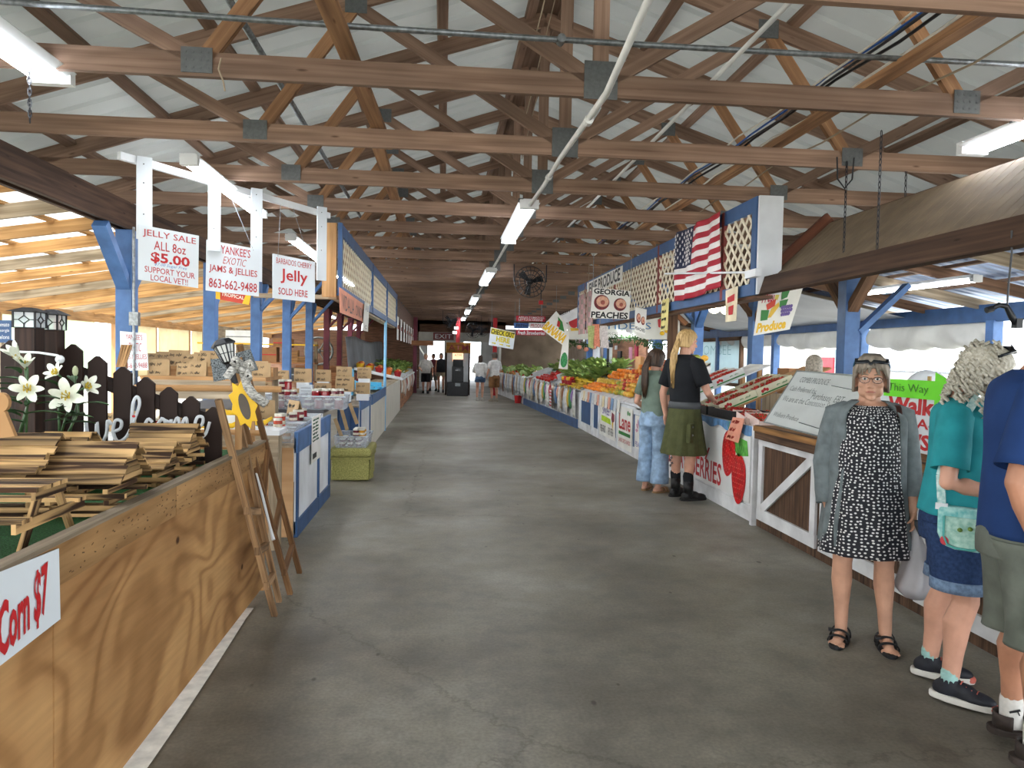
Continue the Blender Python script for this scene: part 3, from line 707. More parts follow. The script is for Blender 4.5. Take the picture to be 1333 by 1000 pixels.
def cabin(xr, y, zr, L, label, half=.145, rise=.12, rows=5, base=True):
    """log feeder with a slatted gable roof; the ridge runs to -x from xr"""
    t = thing('log_cabin_feeder', label, 'bird feeder', (xr-L/2, y, TZ), 'log cabin feeders')
    for s in (-1, 1):
        m = MB()
        for k in range(rows):
            f0, f1 = k/rows, (k+1)/rows
            ya, za = y+s*half*f0, zr-rise*f0; yb, zb = y+s*half*f1, zr-rise*f1
            j = R.uniform(-.012, .012); nrm = V(0, s*rise, half).normalized()*(.004+.004*(k % 2))
            m.bar(V(xr-L-j, (ya+yb)/2, (za+zb)/2)+nrm, V(xr+j, (ya+yb)/2, (za+zb)/2)+nrm, math.hypot(yb-ya, zb-za)*1.0, .008, nrm)
        m.build('roof_slats', TORCH, t)
    for x in (xr-.03, xr-L+.03):
        m = MB()
        for k in range(6): f = (k+.5)/6; w = half*.8*f; z = zr-rise*f-.004; m.bar((x, y-w, z), (x, y+w, z), .01, rise/6*.9)
        m.build('gable', TORCH, t)
    zt = zr-rise-.01; n = max(3, int((zt-TZ)/.022)); m = MB()
    for k in range(n):
        z = TZ+.012+k*(zt-TZ-.012)/n; e = .02+R.uniform(0, .02)
        if k % 2:
            for yy in (y-half*.62, y+half*.62): m.bar((xr-L+.03-e, yy, z), (xr-.03+e, yy, z), .02, .018)
        else:
            for x in (xr-L+.06, xr-.06): m.bar((x, y-half*.62-e, z), (x, y+half*.62+e, z), .02, .018)
    m.build('log_wall', TORCH, t)
    m = MB(); m.box((xr-L/2, y, TZ+.006), (L-.04, half*1.3, .012)); m.build('tray', TORCH, t)
    return t
def ridge(px, y): p = at(px, 0, Y=y); return p.x
cabin(at(178, 577, Y=3.0).x, 3.0, at(178, 577, Y=3.0).z, .33, 'torched log cabin feeder with the wide five slat roof behind the picnic table', .16, .135, 5)
cabin(at(82, 566, Y=2.98).x, 2.98, at(82, 566, Y=2.98).z, .5, 'log cabin feeder beside the wide roofed one, its roof running out of the picture', .17, .13, 6)
cabin(at(124, 564, Y=3.42).x, 3.42, at(124, 564, Y=3.42).z, .22, 'small log feeder peeping out behind the roofs, under the lilies', .11, .09, 4)
cabin(at(258, 553, Y=3.98).x, 3.98, at(258, 553, Y=3.98).z, .33, 'tall log cabin feeder in front of the last letter of the script word', .15, .14, 6)
cabin(at(230, 576, Y=3.62).x, 3.62, at(230, 576, Y=3.62).z, .28, 'low log cabin feeder in front of the tall one at the booth edge', .14, .11, 5)
# picket gate with a script word
GY = lambda px: 4.28-.35*(277-px)/264
t = thing('picket_gate', 'dark stained picket fence stepping down, with the white script word welcome', 'garden gate', (at(150, 560, Y=4.1).x, 4.1, TZ))
for px, py in ((277, 530), (248, 516), (219, 504), (189, 491), (159, 477.6), (126, 463.6), (94, 448), (13, 443)):
    p = at(px, py, Y=GY(px)); m = MB(); w = .047; x, y, z = p
    m.prism([(x-w, y, TZ), (x+w, y, TZ), (x+w, y, z-.035), (x+w*.15, y, z), (x-w*.15, y, z), (x-w, y, z-.035)], (0, .022, 0)); m.build('picket', DARKW, t, bevel=.002)
a = at(60, 470, Y=GY(60)+.045); b_ = at(284, 552, Y=GY(284)+.045); m = MB(); m.bar(a, b_, .02, .075); m.build('rail', DARKW, t)
m = MB(); m.bar(at(150, 598, Y=GY(150)+.045), at(284, 596, Y=GY(284)+.045), .02, .06); m.build('rail', DARKW, t)
SCRIPT = paint('script_white', 'c9ced2', .5, .05, 6)
def script_word():
    # strokes of «welcome» in units of x-height
    st = [[(0, 1), (.1, .3), (.3, .02), (.5, .4), (.55, .95), (.62, .3), (.82, .02), (1.05, .45), (1.1, 1.0), (1.3, .82)],
          [(1.3, .45), (1.75, .62), (1.8, .95), (1.5, 1.0), (1.38, .5), (1.6, .02), (2.0, .15), (2.3, .6), (2.75, 1.7), (2.62, 2.1), (2.4, 1.7), (2.35, .5), (2.5, .02), (2.8, .2)],
          [(3.45, .85), (3.2, 1.0), (2.98, .5), (3.15, .03), (3.5, .2)],
          [(3.95, 1.0), (3.65, .6), (3.8, .04), (4.15, .3), (4.1, .9), (3.9, 1.0), (4.4, .8)],
          [(4.45, .95), (4.5, .05), (4.6, .7), (4.85, 1.0), (4.95, .05), (5.1, .8), (5.3, .95), (5.4, .1), (5.6, .2)],
          [(5.7, .4), (6.15, .62), (6.2, .98), (5.9, 1.0), (5.75, .5), (5.95, .02), (6.35, .15), (6.6, .75)]]
    P0 = at(112, 577, Y=4.03); P1 = at(273, 569, Y=4.22); ux = (P1-P0)/6.6; H = (at(150, 549, Y=4.08).z-at(150, 577, Y=4.08).z)*.98
    m = MB()
    for s in st:
        pts = [P0+ux*x+V(0, 0, z*H) for x, z in s]; fine = []
        for i in range(len(pts)-1):
            p_ = pts[max(0, i-1)]; a, b, n = pts[i], pts[i+1], pts[min(len(pts)-1, i+2)]
            for j in range(5):
                u = j/5; fine.append(.5*((2*a)+(b-p_)*u+(2*p_-5*a+4*b-n)*u*u+(3*a-p_-3*b+n)*u**3))
        fine.append(pts[-1])
        m.tube(fine, .0095, 6)
    return m
script_word().build('script_word', SCRIPT, t, smooth=True)
p = at(174, 542, Y=4.07); m = MB(); m.ball(p, (.009, .006, .007)); m.build('ladybird', RED, t, smooth=True)
# lantern posts
LANG = glassy('leaded_pane', 'cdd6de', .55, .1)
def lantern_post(pxl, pxr, pyt, pyb, pyr, Y, label):
    a, b = at(pxl, pyt, Y=Y), at(pxr, pyb, Y=Y); x = (a.x+b.x)/2; w = (b.x-a.x)/2
    t = thing('lantern_post', label, 'lantern', (x, Y+w, TZ))
    m = MB(); m.bar((x, Y+w, TZ), (x, Y+w, b.z), w*1.75, w*1.75, (1, 0, 0)); m.build('wooden_post', DARKW, t, bevel=.004)
    m = MB(); m.box((x, Y+w, (a.z+b.z)/2), (w*1.82, w*1.82, a.z-b.z)); lan = m.build('lantern_glass', LANG, t)
    m = MB(); h = a.z-b.z; z0 = b.z
    for sx in (-1, 1):
        for sy in (-1, 1): m.bar((x+sx*w*.93, Y+w+sy*w*.93, z0), (x+sx*w*.93, Y+w+sy*w*.93, a.z), .008, .008)
    for f in ((0, -1), (1, 0), (-1, 0)):
        def q(u, v): return V(x+(u*w*.93 if f[0] == 0 else f[0]*w*.95), Y+w+(u*w*.93 if f[0] != 0 else f[1]*w*.95), z0+h*(.5+v*.5))
        r = .004
        for A, B in (((0, .5), (.5, 0)), ((.5, 0), (0, -.5)), ((0, -.5), (-.5, 0)), ((-.5, 0), (0, .5)), ((0, .5), (0, 1)), ((0, -.5), (0, -1)), ((.5, 0), (1, 0)), ((-.5, 0), (-1, 0)), ((-1, .96), (1, .96)), ((-1, -.96), (1, -.96))):
            m.bar(q(*A), q(*B), r, r)
    m.build('leading', DARKM, lan)
    r = at(0, pyr, Y=Y).z; m = MB(); e = w*1.35
    m.add([(x-e, Y+w-e, a.z), (x+e, Y+w-e, a.z), (x+e, Y+w+e, a.z), (x-e, Y+w+e, a.z), (x-w*.4, Y+w*.6, r), (x+w*.4, Y+w*.6, r), (x+w*.4, Y+w*1.4, r), (x-w*.4, Y+w*1.4, r)],
          [(0, 3, 2, 1), (4, 5, 6, 7), (0, 1, 5, 4), (1, 2, 6, 5), (2, 3, 7, 6), (3, 0, 4, 7)]); m.build('lantern_cap', DARKM, t)
lantern_post(15, 46, 405, 427, 399, 3.75, 'lantern post with leaded glass, the wider one beside the lilies')
lantern_post(49, 75, 409, 430, 401, 3.95, 'lantern post with leaded glass, the slimmer one closer to the pickets')
m = MB(); m.tube([at(46, 412, Y=3.85), at(47, 562, Y=3.85)], .012, 8); single(m, 'pole', WHITE, 'thin white and blue pole between the two lantern posts', 'pole', at(47, 562, Y=3.85))
m = MB(); m.tube([at(20, 458, Y=3.68), at(50, 459, Y=3.68), at(76, 463, Y=3.68)], .006, 6); m.ball(at(78, 468, Y=3.68), .02); single(m, 'string_light', WHITE, 'white cord with a round bulb tied around the lantern posts', 'cord', at(50, 459, Y=3.68))
# pale slats and cut-outs
for k, (px, py, px2, py2, w, Y, lab) in enumerate(((52, 474, 67, 444, .05, 4.6, 'tilted slatted wooden panel standing behind the second picket'), (157, 478, 164, 449, .05, 5.3, 'tilted slatted wooden panel behind the pickets, against the exotic jams sign'))):
    a, b = at(px, py, Y=Y), at(px2, py2, Y=Y); t = thing('slatted_panel', lab, 'wood panel', (a.x, Y, TZ))
    for j in range(4):
        m = MB(); m.bar(a+V(w*.45*(j-1.5)/1.5, 0, 0), b+V(w*.45*(j-1.5)/1.5, .01*j, 0), w*.28, .012, (0, 1, 0)); m.build('slat', RAW, t)
    m = MB(); m.bar((a.x, Y+.02, TZ if Y < 5 else 0), (a.x+.02, Y+.02, a.z+.1), .03, .015, (0, 1, 0)); m.build('stake', RAW, t)
t = thing('wooden_figure', 'plain pale wood cut-out with a round top at the picture edge by the lilies', 'wood cut-out', at(5, 560, Y=2.9))
m = MB(); m.prism([at(-14, 572, Y=2.9), at(19, 568, Y=2.9), at(6, 536, Y=2.9), at(-10, 536, Y=2.9)], (0, .02, 0)); m.build('body', RAW, t)
m = MB(); c = at(0, 524, Y=2.9); m.prism([c+V(.03*math.cos(i*PI/8), 0, .037*math.sin(i*PI/8)) for i in range(16)], (0, .02, 0)); m.build('head', RAW, t)
# lilies
LILYW = paint('lily_petal', 'e9ebe0', .55, .08, 20, col2='cfd6c2'); LEAF = paint('lily_leaf', '3f5f3a', .5, .25, 12, rnd=.1); ANTH = paint('lily_stamen', 'b9a02c', .6)
def petal(c, d, L, w, curl, n0):
    """one petal leaving c along d, bending back"""
    d = Vector(d).normalized(); n0 = Vector(n0).normalized(); x = d.cross(n0).normalized()
    def f(u, v):
        s = u; bend = curl*s*s; p = c+d*(L*s*math.cos(bend*.5))+n0*(L*(.28*s-.65*curl*s*s*.55)); wd = w*math.sin(PI*min(1, s*.93+.07))**.75
        return p+x*((v-.5)*wd)+n0*(abs(v-.5)*wd*.35)
    m = MB(); m.grid(f, 9, 5); return m
def lily(par, c, face, size, seed, open_=1.0):
    face = Vector(face).normalized(); x = face.cross(V(0, 0, 1)).normalized(); y = x.cross(face)
    fl = MB()
    for k in range(6):
        a = k*PI/3+seed*.3; d = x*math.cos(a)+y*math.sin(a)
        pm = petal(Vector(c), d*open_+face*(1.0-.5*open_), size*(1 if k % 2 else .92), size*(.42 if k % 2 else .33), .9*open_, face)
        fl.add(pm.v, pm.f)
    o = fl.build('flower', LILYW, par, smooth=True)
    s = MB()
    for k in range(6):
        a = k*PI/3+.5; d = (x*math.cos(a)+y*math.sin(a))*.22+face*.55; s.tube([Vector(c), Vector(c)+d*size*.7], .002, 5); s.ball(Vector(c)+d*size*.72, (.004, .004, .008), 6, 4)
    s.build('stamens', ANTH, o)
def leafm(m, p, d, L, w, n=(0, 0, 1)):
    p = Vector(p); d = Vector(d).normalized(); x = d.cross(Vector(n)); x = x.normalized() if x.length > .01 else V(1, 0, 0); nn = x.cross(d)
    m.grid(lambda u, v: p+d*L*u+nn*(-L*.35*u*u)+x*((v-.5)*w*math.sin(PI*(u*.94+.03)))+nn*abs(v-.5)*w*.3, 6, 2)
def lily_plant(stems, label, loc):
    t = thing('lily_stem', label, 'flower', loc); q = random.Random(len(stems)); base = Vector(loc)
    for (px, py, Y, face, size, op) in stems:
        c = at(px, py, Y=Y); m = MB(); b = base+V(q.uniform(-.02, .02), q.uniform(-.02, .02), 0)
        pts = [b, b.lerp(c, .5)+V(q.uniform(-.02, .02), .02, 0), c-Vector(face).normalized()*.05, c]; m.tube(pts, [.006, .005, .004, .005], 6); m.build('stem', LEAF, t, smooth=True)
        if size: lily(t, c, face, size, q.random()*6, op)
        else: m = MB(); m.ball(c, (.013, .013, .024), 8, 6); m.build('bud', paint('lily_bud', 'b9c09a', .5), t, smooth=True)
        for k in range(4):
            f = .3+.17*k; p = b.lerp(c, f); a = q.random()*6.28; m = MB(); leafm(m, p, (math.cos(a), math.sin(a)*.6, .35), q.uniform(.1, .16), .045); m.build('leaf', LEAF, t, smooth=True)
lily_plant([(37, 508, 3.3, (.35, -1, .35), .085, 1), (26, 468, 3.35, (-.4, -.6, .9), .08, .45), (33, 480, 3.38, (.2, -.5, 1), .07, .6)], 'white lily with one open bloom and two half open ones, the one nearer the edge', at(30, 568, Y=3.36))
lily_plant([(90, 517, 3.45, (.1, -1, .25), .105, 1), (76, 488, 3.5, (-.3, -.8, .6), .07, .8), (110, 505, 3.52, (.9, -.5, .4), .075, .7), (98, 483, 3.55, (0, 0, 1), 0, 0)], 'white lily with a broad open bloom and a green bud, before the picket gate', at(84, 568, Y=3.5))

# the two narrow ladders leaning on the booth
def ladder(label, feet, tops, rungs, ext, mat=LADDERW):
    t = thing('garden_ladder', label, 'ladder', feet[0])
    for f, tp_ in zip(feet, tops):
        m = MB(); m.bar(f, tp_, .036, .026, (0, 1, .2)); m.build('rail', mat, t, bevel=.003)
    for r in rungs:
        a = Vector(feet[0]).lerp(Vector(tops[0]), r); b = Vector(feet[1]).lerp(Vector(tops[1]), r); d = (b-a).normalized()*ext
        m = MB(); m.bar(a-d, b+d, .03, .045, (0, 0, 1)); m.build('rung', mat, t, bevel=.003)
    return t
LF = [(-1.0, 4.56, .0), (-1.03, 4.82, .0), (-.99, 4.97, .0), (-1.02, 5.45, .0)]
ladder('old narrow ladder with knotty rails leaning on the booth, closer to the aisle view', [LF[0], LF[1]], [at(284, 520, X=-1.19), at(311, 548, X=-1.2)], (.16, .33, .52), .03)
lb = ladder('old ladder with wider rungs leaning behind the knotty one', [LF[2], LF[3]], [at(316, 545, X=-1.22), at(312, 449, X=-1.24)], (.14, .36, .58), .02, wood('ladder_brown', '8f6a46', '5e4028', .75, 1.6, 44))
m = MB(); a, b_ = at(332, 610, X=-1.17), at(356, 703, X=-1.0)
m.tube([a, a.lerp(b_, .4)+V(.005, -.01, 0), a.lerp(b_, .8), b_], [.006, .009, .008, .012], 6); single(m, 'ribbon', WHITE, 'white ribbon hanging down along the ladder rail', 'ribbon', a)
for k, (p0, p1, r, lab) in enumerate((((175, 505, 5.55), (366, 507, 5.55), .024, 'peeled wooden pole running level behind the sunflower'), ((262, 563, 5.2), (342, 564, 5.2), .02, 'short peeled wooden pole below the sunflower'))):
    a, b_ = at(p0[0], p0[1], Y=p0[2]), at(p1[0], p1[1], Y=p1[2]); m = MB(); m.tube([a, a.lerp(b_, .5)+V(0, 0, .004), b_], r, 8)
    for q_ in (a.lerp(b_, .25), a.lerp(b_, .8)): m.bar((q_.x, q_.y+.02, .0), (q_.x, q_.y+.02, q_.z), .03, .03)
    single(m, 'wooden_pole', RAW, lab, 'pole', (a.x, a.y, 0), smooth=False)
# sunflower cut-out with a bow
t = thing('sunflower_cutout', 'yellow wooden sunflower with a dark oval centre tied to the ladder', 'decoration', at(318, 530, Y=4.2))
cs = at(317, 527, Y=4.2); ax = at(331, 585, Y=4.2)-at(304, 493, Y=4.2); ax.normalize(); sx = ax.cross(V(0, 1, 0)).normalized()
pts = []
for i in range(18):
    a = 2*PI*i/18; r = 1.0 if i % 2 == 0 else .76; pts.append(cs+ax*(math.cos(a)*.142*r)+sx*(math.sin(a)*.075*r))
m = MB(); m.prism(pts, (-.01, .035, 0)); m.build('petals', YELLOW, t, bevel=.003)
m = MB(); c2 = cs+V(.003, -.004, -.0)+ax*.01; m.prism([c2+ax*(math.cos(i*PI/10)*.075)+sx*(math.sin(i*PI/10)*.027) for i in range(20)], (0, .003, 0)); m.build('centre', paint('sunflower_centre', '5b5248', .7), t)
STRIPE = paint('striped_ribbon', 'c8c6be', .7, .3, 60, col2='5b5a58', stretch=(1, 1, 2))
t = thing('ribbon_bow', 'grey striped ribbon bow above the sunflower with one long tail', 'bow', at(316, 482, Y=4.18))
def ribbon(pts, w, name):
    pts = [Vector(p) for p in pts]; m = MB(); n = len(pts)-1
    def f(u, v):
        i = min(n-1, int(u*n)); fr = u*n-i; p = pts[i].lerp(pts[i+1], fr); d = (pts[i+1]-pts[i]).normalized(); s = d.cross(V(0, 1, 0)); s = s.normalized() if s.length > .01 else V(1, 0, 0)
        return p+s*((v-.5)*w)+V(0, .006*math.sin(u*9), 0)
    m.grid(f, n*4, 2); return m.build(name, STRIPE, t, solid=.002, smooth=True)
A = lambda px, py, y=4.56: at(px, py, Y=y-.38)
ribbon([A(316, 482), A(322, 503, 4.53), A(331, 515, 4.52), A(347, 527, 4.55)], .05, 'tail')
ribbon([A(314, 482), A(304, 480, 4.53), A(294, 492, 4.5)], .045, 'tail')
for s, e in ((-1, (303, 471)), (1, (329, 476)), (1, (326, 490))):
    ribbon([A(316, 481), A((316+e[0])/2, e[1]-5, 4.5), A(*e, 4.5), A((316+e[0])/2, e[1]+7, 4.53), A(316, 483)], .035, 'loop')
m = MB(); m.ball(A(316, 482, 4.54), (.024, .02, .02)); m.build('knot', STRIPE, t, smooth=True)
# carriage lantern
t = thing('carriage_lantern', 'small black carriage lantern with white panes tilted over the speckled roof', 'lantern', at(303, 490, Y=4.25))
lc = at(294, 460, Y=4.25); up = (at(290, 447, Y=4.25)-at(298, 473, Y=4.25)).normalized(); rx = up.cross(V(0, 1, 0)).normalized(); rot = Matrix((rx, up.cross(rx)*-1, up)).transposed()
if rot.determinant() < 0: rot = Matrix((rx, up.cross(rx), up)).transposed()
s = .001*4.25/.96
m = MB(); m.lathe([(7*s, -11*s), (12.5*s, 10*s)], lc, 6, rot=rot); lg = m.build('lantern_glass', paint('frosted_pane', 'd9dbd6', .3), t)
m = MB()
for k in range(6):
    a = k*PI/3; d = rot @ V(math.cos(a), math.sin(a), 0); m.bar(lc+d*7.2*s-up*11*s, lc+d*12.7*s+up*10*s, .006, .006)
    d2 = rot @ V(math.cos(a+PI/3), math.sin(a+PI/3), 0); m.bar(lc+d*10*s, lc+d2*10*s, .004, .004)
    m.bar(lc+(d+d2)*.5*7.2*s-up*11*s, lc+(d+d2)*.5*12.7*s+up*10*s, .004, .004)
m.build('glazing_bars', DARKM, lg)
m = MB(); m.lathe([(15*s, 10*s), (15.5*s, 12*s), (9*s, 18*s), (1*s, 20*s)], lc, 6, rot=rot); m.build('lantern_cap', DARKM, t)
m = MB(); m.lathe([(4*s, -40*s), (5*s, -14*s), (8*s, -11*s)], lc, 8, rot=rot); m.build('stem', DARKM, t)
# birdhouse with speckled roof
SPECK = paint('speckled_shingle', '8f979a', .8, .5, 140, col2='14181c')
t = thing('birdhouse', 'birdhouse with two black and grey speckled roof panels behind the lantern', 'birdhouse', at(303, 500, Y=4.4))
m = MB(); m.prism([A(274, 468, 4.7), A(299, 465, 4.72), A(304, 492, 4.72), A(278, 497, 4.7)], (.005, .02, 0)); m.build('roof_panel', SPECK, t)
m = MB(); m.prism([A(306, 460, 4.8), A(324, 455, 4.8), A(334, 482, 4.8), A(310, 486, 4.8)], (.005, .02, 0)); m.build('roof_panel', SPECK, t)
m = MB(); m.prism([A(300, 470, 4.78), A(314, 465, 4.78), A(322, 500, 4.78), A(300, 502, 4.78)], (0, .1, 0)); m.build('house_body', RAW, t)
m = MB(); a = A(309, 500, 4.8); m.bar((a.x, a.y+.03, .98), a+V(0, .03, .02), .04, .03); m.build('perch_post', RAW, t)
# ------------------------------------------------------------------ hung jelly boards
RAIL_A, RAIL_B = V(-2.56, 6.12, 3.13), V(-1.26, 8.25, 3.1)
rd = (RAIL_B-RAIL_A).normalized()
t = thing('hanging_sign_rail', 'white rail with four white hanging boards that carry the jelly signs', 'sign frame', RAIL_A)
m = MB(); m.bar(RAIL_A, RAIL_B, .04, .06); m.build('rail', WHITE, t)
def rail_at(y): f = (y-RAIL_A.y)/(RAIL_B.y-RAIL_A.y); return RAIL_A.lerp(RAIL_B, f)
for y, zb, w in ((6.3, 2.5, .115), (6.9, 2.5, .105), (7.33, 2.28, .105), (8.12, 2.38, .105)):
    p = rail_at(y); m = MB(); a = V(p.x, p.y, 3.13); 
    m.box((p.x+.03, p.y-.045, (3.16+zb)/2), (w, .02, 3.16-zb), Matrix.Rotation(math.atan2(rd.y, rd.x)*.55, 3, 'Z')); m.build('hanging_board', WHITEB, t)
    m = MB()
    for zz in (3.1, 2.95, 2.7): m.box((p.x+.03, p.y-.058, zz), (.008, .004, .008))
    m.build('screw', DARKM, t)
def sign_board(name, label, quad, mat, thick=.012, cat='sign', group=None):
    """a flat board through four points: top left, top right, bottom right, bottom left"""
    q = [Vector(p) for p in quad]; c = sum(q, Vector())/4; t = thing(name, label, cat, c, group); n = (q[1]-q[0]).cross(q[3]-q[0]).normalized()
    if n.dot(EYE-c) > 0: n = -n
    m = MB(); m.prism(q, n*thick); m.build('board', mat, t); t['_'] = 0; del t['_']
    return t, q, -n
def on_board(q, u0, v0, u1, v1):
    """corners of a rectangle in fractions of the board (v from the top)"""
    f = lambda u, v: q[0].lerp(q[1], u).lerp(q[3].lerp(q[2], u), v)
    return f(u0, v1), f(u1, v1), f(u0, v0)
def wires(t, q, z=3.1):
    m = MB()
    for u in (.12, .88): p = q[0].lerp(q[1], u); m.bar(p-V(0, 0, .02), rail_at(p.y)+V(0, 0, -.03), .004, .004)
    m.build('wire', GREYM, t)
def btext(t, q, txt, u0, v0, u1, v1, mat, bold=.012, **k):
    bl, br, tl = on_board(q, u0, v0, u1, v1); return quad_text(txt, bl, br, tl, mat, t, bold, **k)
def sq(y, pts): return [at(*p, Y=yy) for p, yy in zip(pts, (y[0], y[1], y[1], y[0]))]
JR = paint('jelly_red', 'b43a3e', .5, .05, 3)
t, q, n = sign_board('jelly_price_sign', 'white hung sign reading JELLY SALE ALL 8oz $5.00', sq((6.2, 6.42), ((180, 292), (259, 307), (258, 375), (180, 364))), WHITEB)
btext(t, q, 'JELLY SALE', .07, .06, .95, .21, JR, .004); btext(t, q, 'ALL 8oz', .25, .24, .78, .41, JR, .006); btext(t, q, '$5.00', .2, .45, .85, .66, RED, .03)
btext(t, q, '$7.00 Sugar Free', .26, .64, .8, .71, paint('blue_pen', '5a7fb8', .5), 0, shear=.3); btext(t, q, 'SUPPORT YOUR', .1, .73, .94, .84, JR, .008); btext(t, q, 'LOCAL VET!!', .2, .87, .82, .98, JR, .008)
t, q, n = sign_board('jams_sign', "white hung sign reading YANKEE'S EXOTIC JAMS & JELLIES with a telephone number", sq((6.85, 7.08), ((269, 312), (338, 325), (337, 386), (268, 378))), WHITEB)
wires(t, q); btext(t, q, "YANKEE'S", .26, .05, .82, .22, JR, .01); btext(t, q, 'EXOTIC', .3, .27, .75, .42, JR, -.005, shear=.35); btext(t, q, 'JAMS & JELLIES', .05, .47, .96, .64, JR, .01); btext(t, q, '863-662-9488', .05, .74, .96, .93, JR, .01)
t, q, n = sign_board('cherry_jelly_sign', 'small white hung sign reading Barbados Cherry Jelly Sold Here', sq((7.6, 7.8), ((355, 330), (410, 341), (410, 394), (355, 388))), WHITEB)
wires(t, q); btext(t, q, 'BARBADOS CHERRY', .08, .07, .92, .2, JR, .002); btext(t, q, 'Jelly', .18, .3, .82, .64, RED, .015); btext(t, q, 'SOLD HERE', .13, .74, .82, .9, JR, .012)
t, q, n = sign_board('candy_banner', 'red and yellow printed banner peeping out under the jams board', [at(*p, Y=7.1) for p in ((281, 374), (327, 384), (324, 397), (281, 389))], paint('banner_red', 'c3402c', .5, .15, 8))
m = MB(); a, b_, c = on_board(q, 0, 0, .13, 1); d = q[0].lerp(q[1], .13).lerp(q[3].lerp(q[2], .13), 1)
m.prism([q[0]+n*.003, q[0].lerp(q[1], .13)+n*.003, q[3].lerp(q[2], .13)+n*.003, q[3]+n*.003], n*.002); m.prism([q[0].lerp(q[1], .86)+n*.003, q[1]+n*.003, q[2]+n*.003, q[3].lerp(q[2], .8)+n*.003], n*.002); m.build('yellow_edge', YELLOW, t)
btext(t, q, 'TROPICAL', .16, .3, .84, .62, paint('cream_print', 'eadfcf', .5), .02)
t, q, n = sign_board('exotic_jams_sign', "white sheet on the first blue post reading YANKEE'S EXOTIC JAMS & JELLIES", [at(*p, Y=8.21) for p in ((156, 431), (190, 434), (193, 482), (157, 483))], WHITEB)
btext(t, q, "YANKEE'S", .22, .06, .85, .19, JR, 0); btext(t, q, 'EXOTIC', .3, .28, .8, .5, JR, -.005, shear=.4); btext(t, q, 'JAMS & JELLIES', .05, .58, .97, .74, JR, 0); btext(t, q, '863-662-9488', .05, .8, .97, .94, JR, 0)
m = MB(); m.tube([(-3.28, 8.2, 0), (-3.28, 8.2, 2.9)], .015, 8); m.box((-3.26, 8.17, 1.93), (.09, .07, .14)); single(m, 'electric_conduit', GREYM, 'grey conduit with a socket box on the first blue post', 'conduit', (-3.28, 8.2, 0))

# ------------------------------------------------------------------ lattice fascias
CREAM = paint('cream_lattice', 'd9cfb8', .6, .1, 6); BEAM_B = BLUE
def lattice(m, x, y0, y1, z0, z1, step=.115, w=.034, th=.006, square=False):
    """crossing laths in the plane x, cut off at the panel's edges"""
    dirs = ((1, 1), (1, -1)) if not square else ((1, 0), (0, 1))
    L = y1-y0; H = z1-z0
    for j, (dy, dz) in enumerate(dirs):
        if square:
            n = int((H if dy else L)/step*1.0)
            for i in range(n+1):
                if dy: m.bar((x+th*j, y0, z0+i*step), (x+th*j, y1, z0+i*step), th, w, (0, 0, 1))
                else: m.bar((x+th*j, y0+i*step, z0), (x+th*j, y0+i*step, z1), th, w, (0, 1, 0))
            continue
        k = -H if dz > 0 else 0
        while k < L+(H if dz < 0 else 0):
            # line: y = k + s, z = s (or H - s)
            s0 = max(0, -k) if dz > 0 else max(0, k-L); s1 = min(H, L-k) if dz > 0 else min(H, k)
            if s1-s0 > .02:
                if dz > 0: a, b = (y0+k+s0, z0+s0), (y0+k+s1, z0+s1)
                else: a, b = (y0+k-s0, z0+s0), (y0+k-s1, z0+s1)
                m.bar((x+th*j, *a), (x+th*j, *b), th, w, (0, -1, 1) if dz > 0 else (0, 1, 1))
            k += step*1.414
def fascia(x, splits, z0, z1, side, label, name_mull, step=.115, square=False, tilt=0):
    t = thing('lattice_fascia', label, 'fascia', (x, splits[0], z0))
    y0, y1 = splits[0], splits[-1]
    for z, h in ((z0+.05, .11), (z1-.07, .14)):
        m = MB(); m.bar((x, y0, z), (x, y1, z), .035, h); m.build('rail', BLUE if side > 0 else NAVYBLUE, t)
    for k, y in enumerate(splits):
        m = MB(); e = k in (0, len(splits)-1); m.bar((x-.004*side, y+(.04 if k == 0 else -.04 if e else 0), z0), (x-.004*side, y+(.04 if k == 0 else -.04 if e else 0), z1), .045, .1 if e else .07, (0, 1, 0)); m.build('stile', (BLUE if side > 0 else NAVYBLUE) if e else name_mull, t)
    for a, b in zip(splits, splits[1:]):
        m = MB(); lattice(m, x+.01*side, a+.04, b-.04, z0+.1, z1-.13, step, square=square); m.build('lattice_panel', CREAM, t)
    return t
fascia(-1.2, (8.66, 12.5, 15.7, 18.9), 2.28, 3.1, -1, 'blue framed lattice fascia hung over the jelly stall side of the aisle', NAVYBLUE, .13, square=False)
m = MB(); m.bar((-1.32, 8.7, 3.1), (-1.32, 8.7, 2.25), .16, .05, (0, 1, 0)); single(m, 'fascia_post', RAW, 'raw board closing the end of the jelly stall fascia', 'board', (-1.32, 8.7, 2.25))
m = MB(); m.bar((-2.2, 8.85, 2.26), (-1.25, 8.85, 2.26), .08, .05); m.bar((-1.27, 8.9, 2.262), (-1.27, 18.8, 2.262), .12, .04); single(m, 'soffit_board', PALEW, 'pale boards under the jelly stall fascia', 'board', (-1.3, 14, 2.2))
t, q, n = sign_board('onion_sign', 'salmon pink hand lettered sign hung under the jelly stall fascia', [at(*p, X=-1.15) for p in ((442, 374), (475, 397), (475, 420), (443, 407))], SALMON, .006)
btext(t, q, 'VIDALIA', .06, .2, .5, .85, BLACK, 0); btext(t, q, 'ONIONS', .56, .3, .96, .85, BLACK, 0)
t, q, n = sign_board('small_banner', 'narrow white banner hanging beside the salmon pink sign', [at(*p, X=-1.13) for p in ((475, 393), (481, 396), (479, 432), (472, 430))], PAPER, .004)
btext(t, q, 'A B', .2, .1, .8, .3, NAVYBLUE, 0); btext(t, q, 'C', .3, .8, .7, .92, BLACK, 0)
LBLUE = paint('light_blue_pole', '7fb4d6', .5, .08, 5)
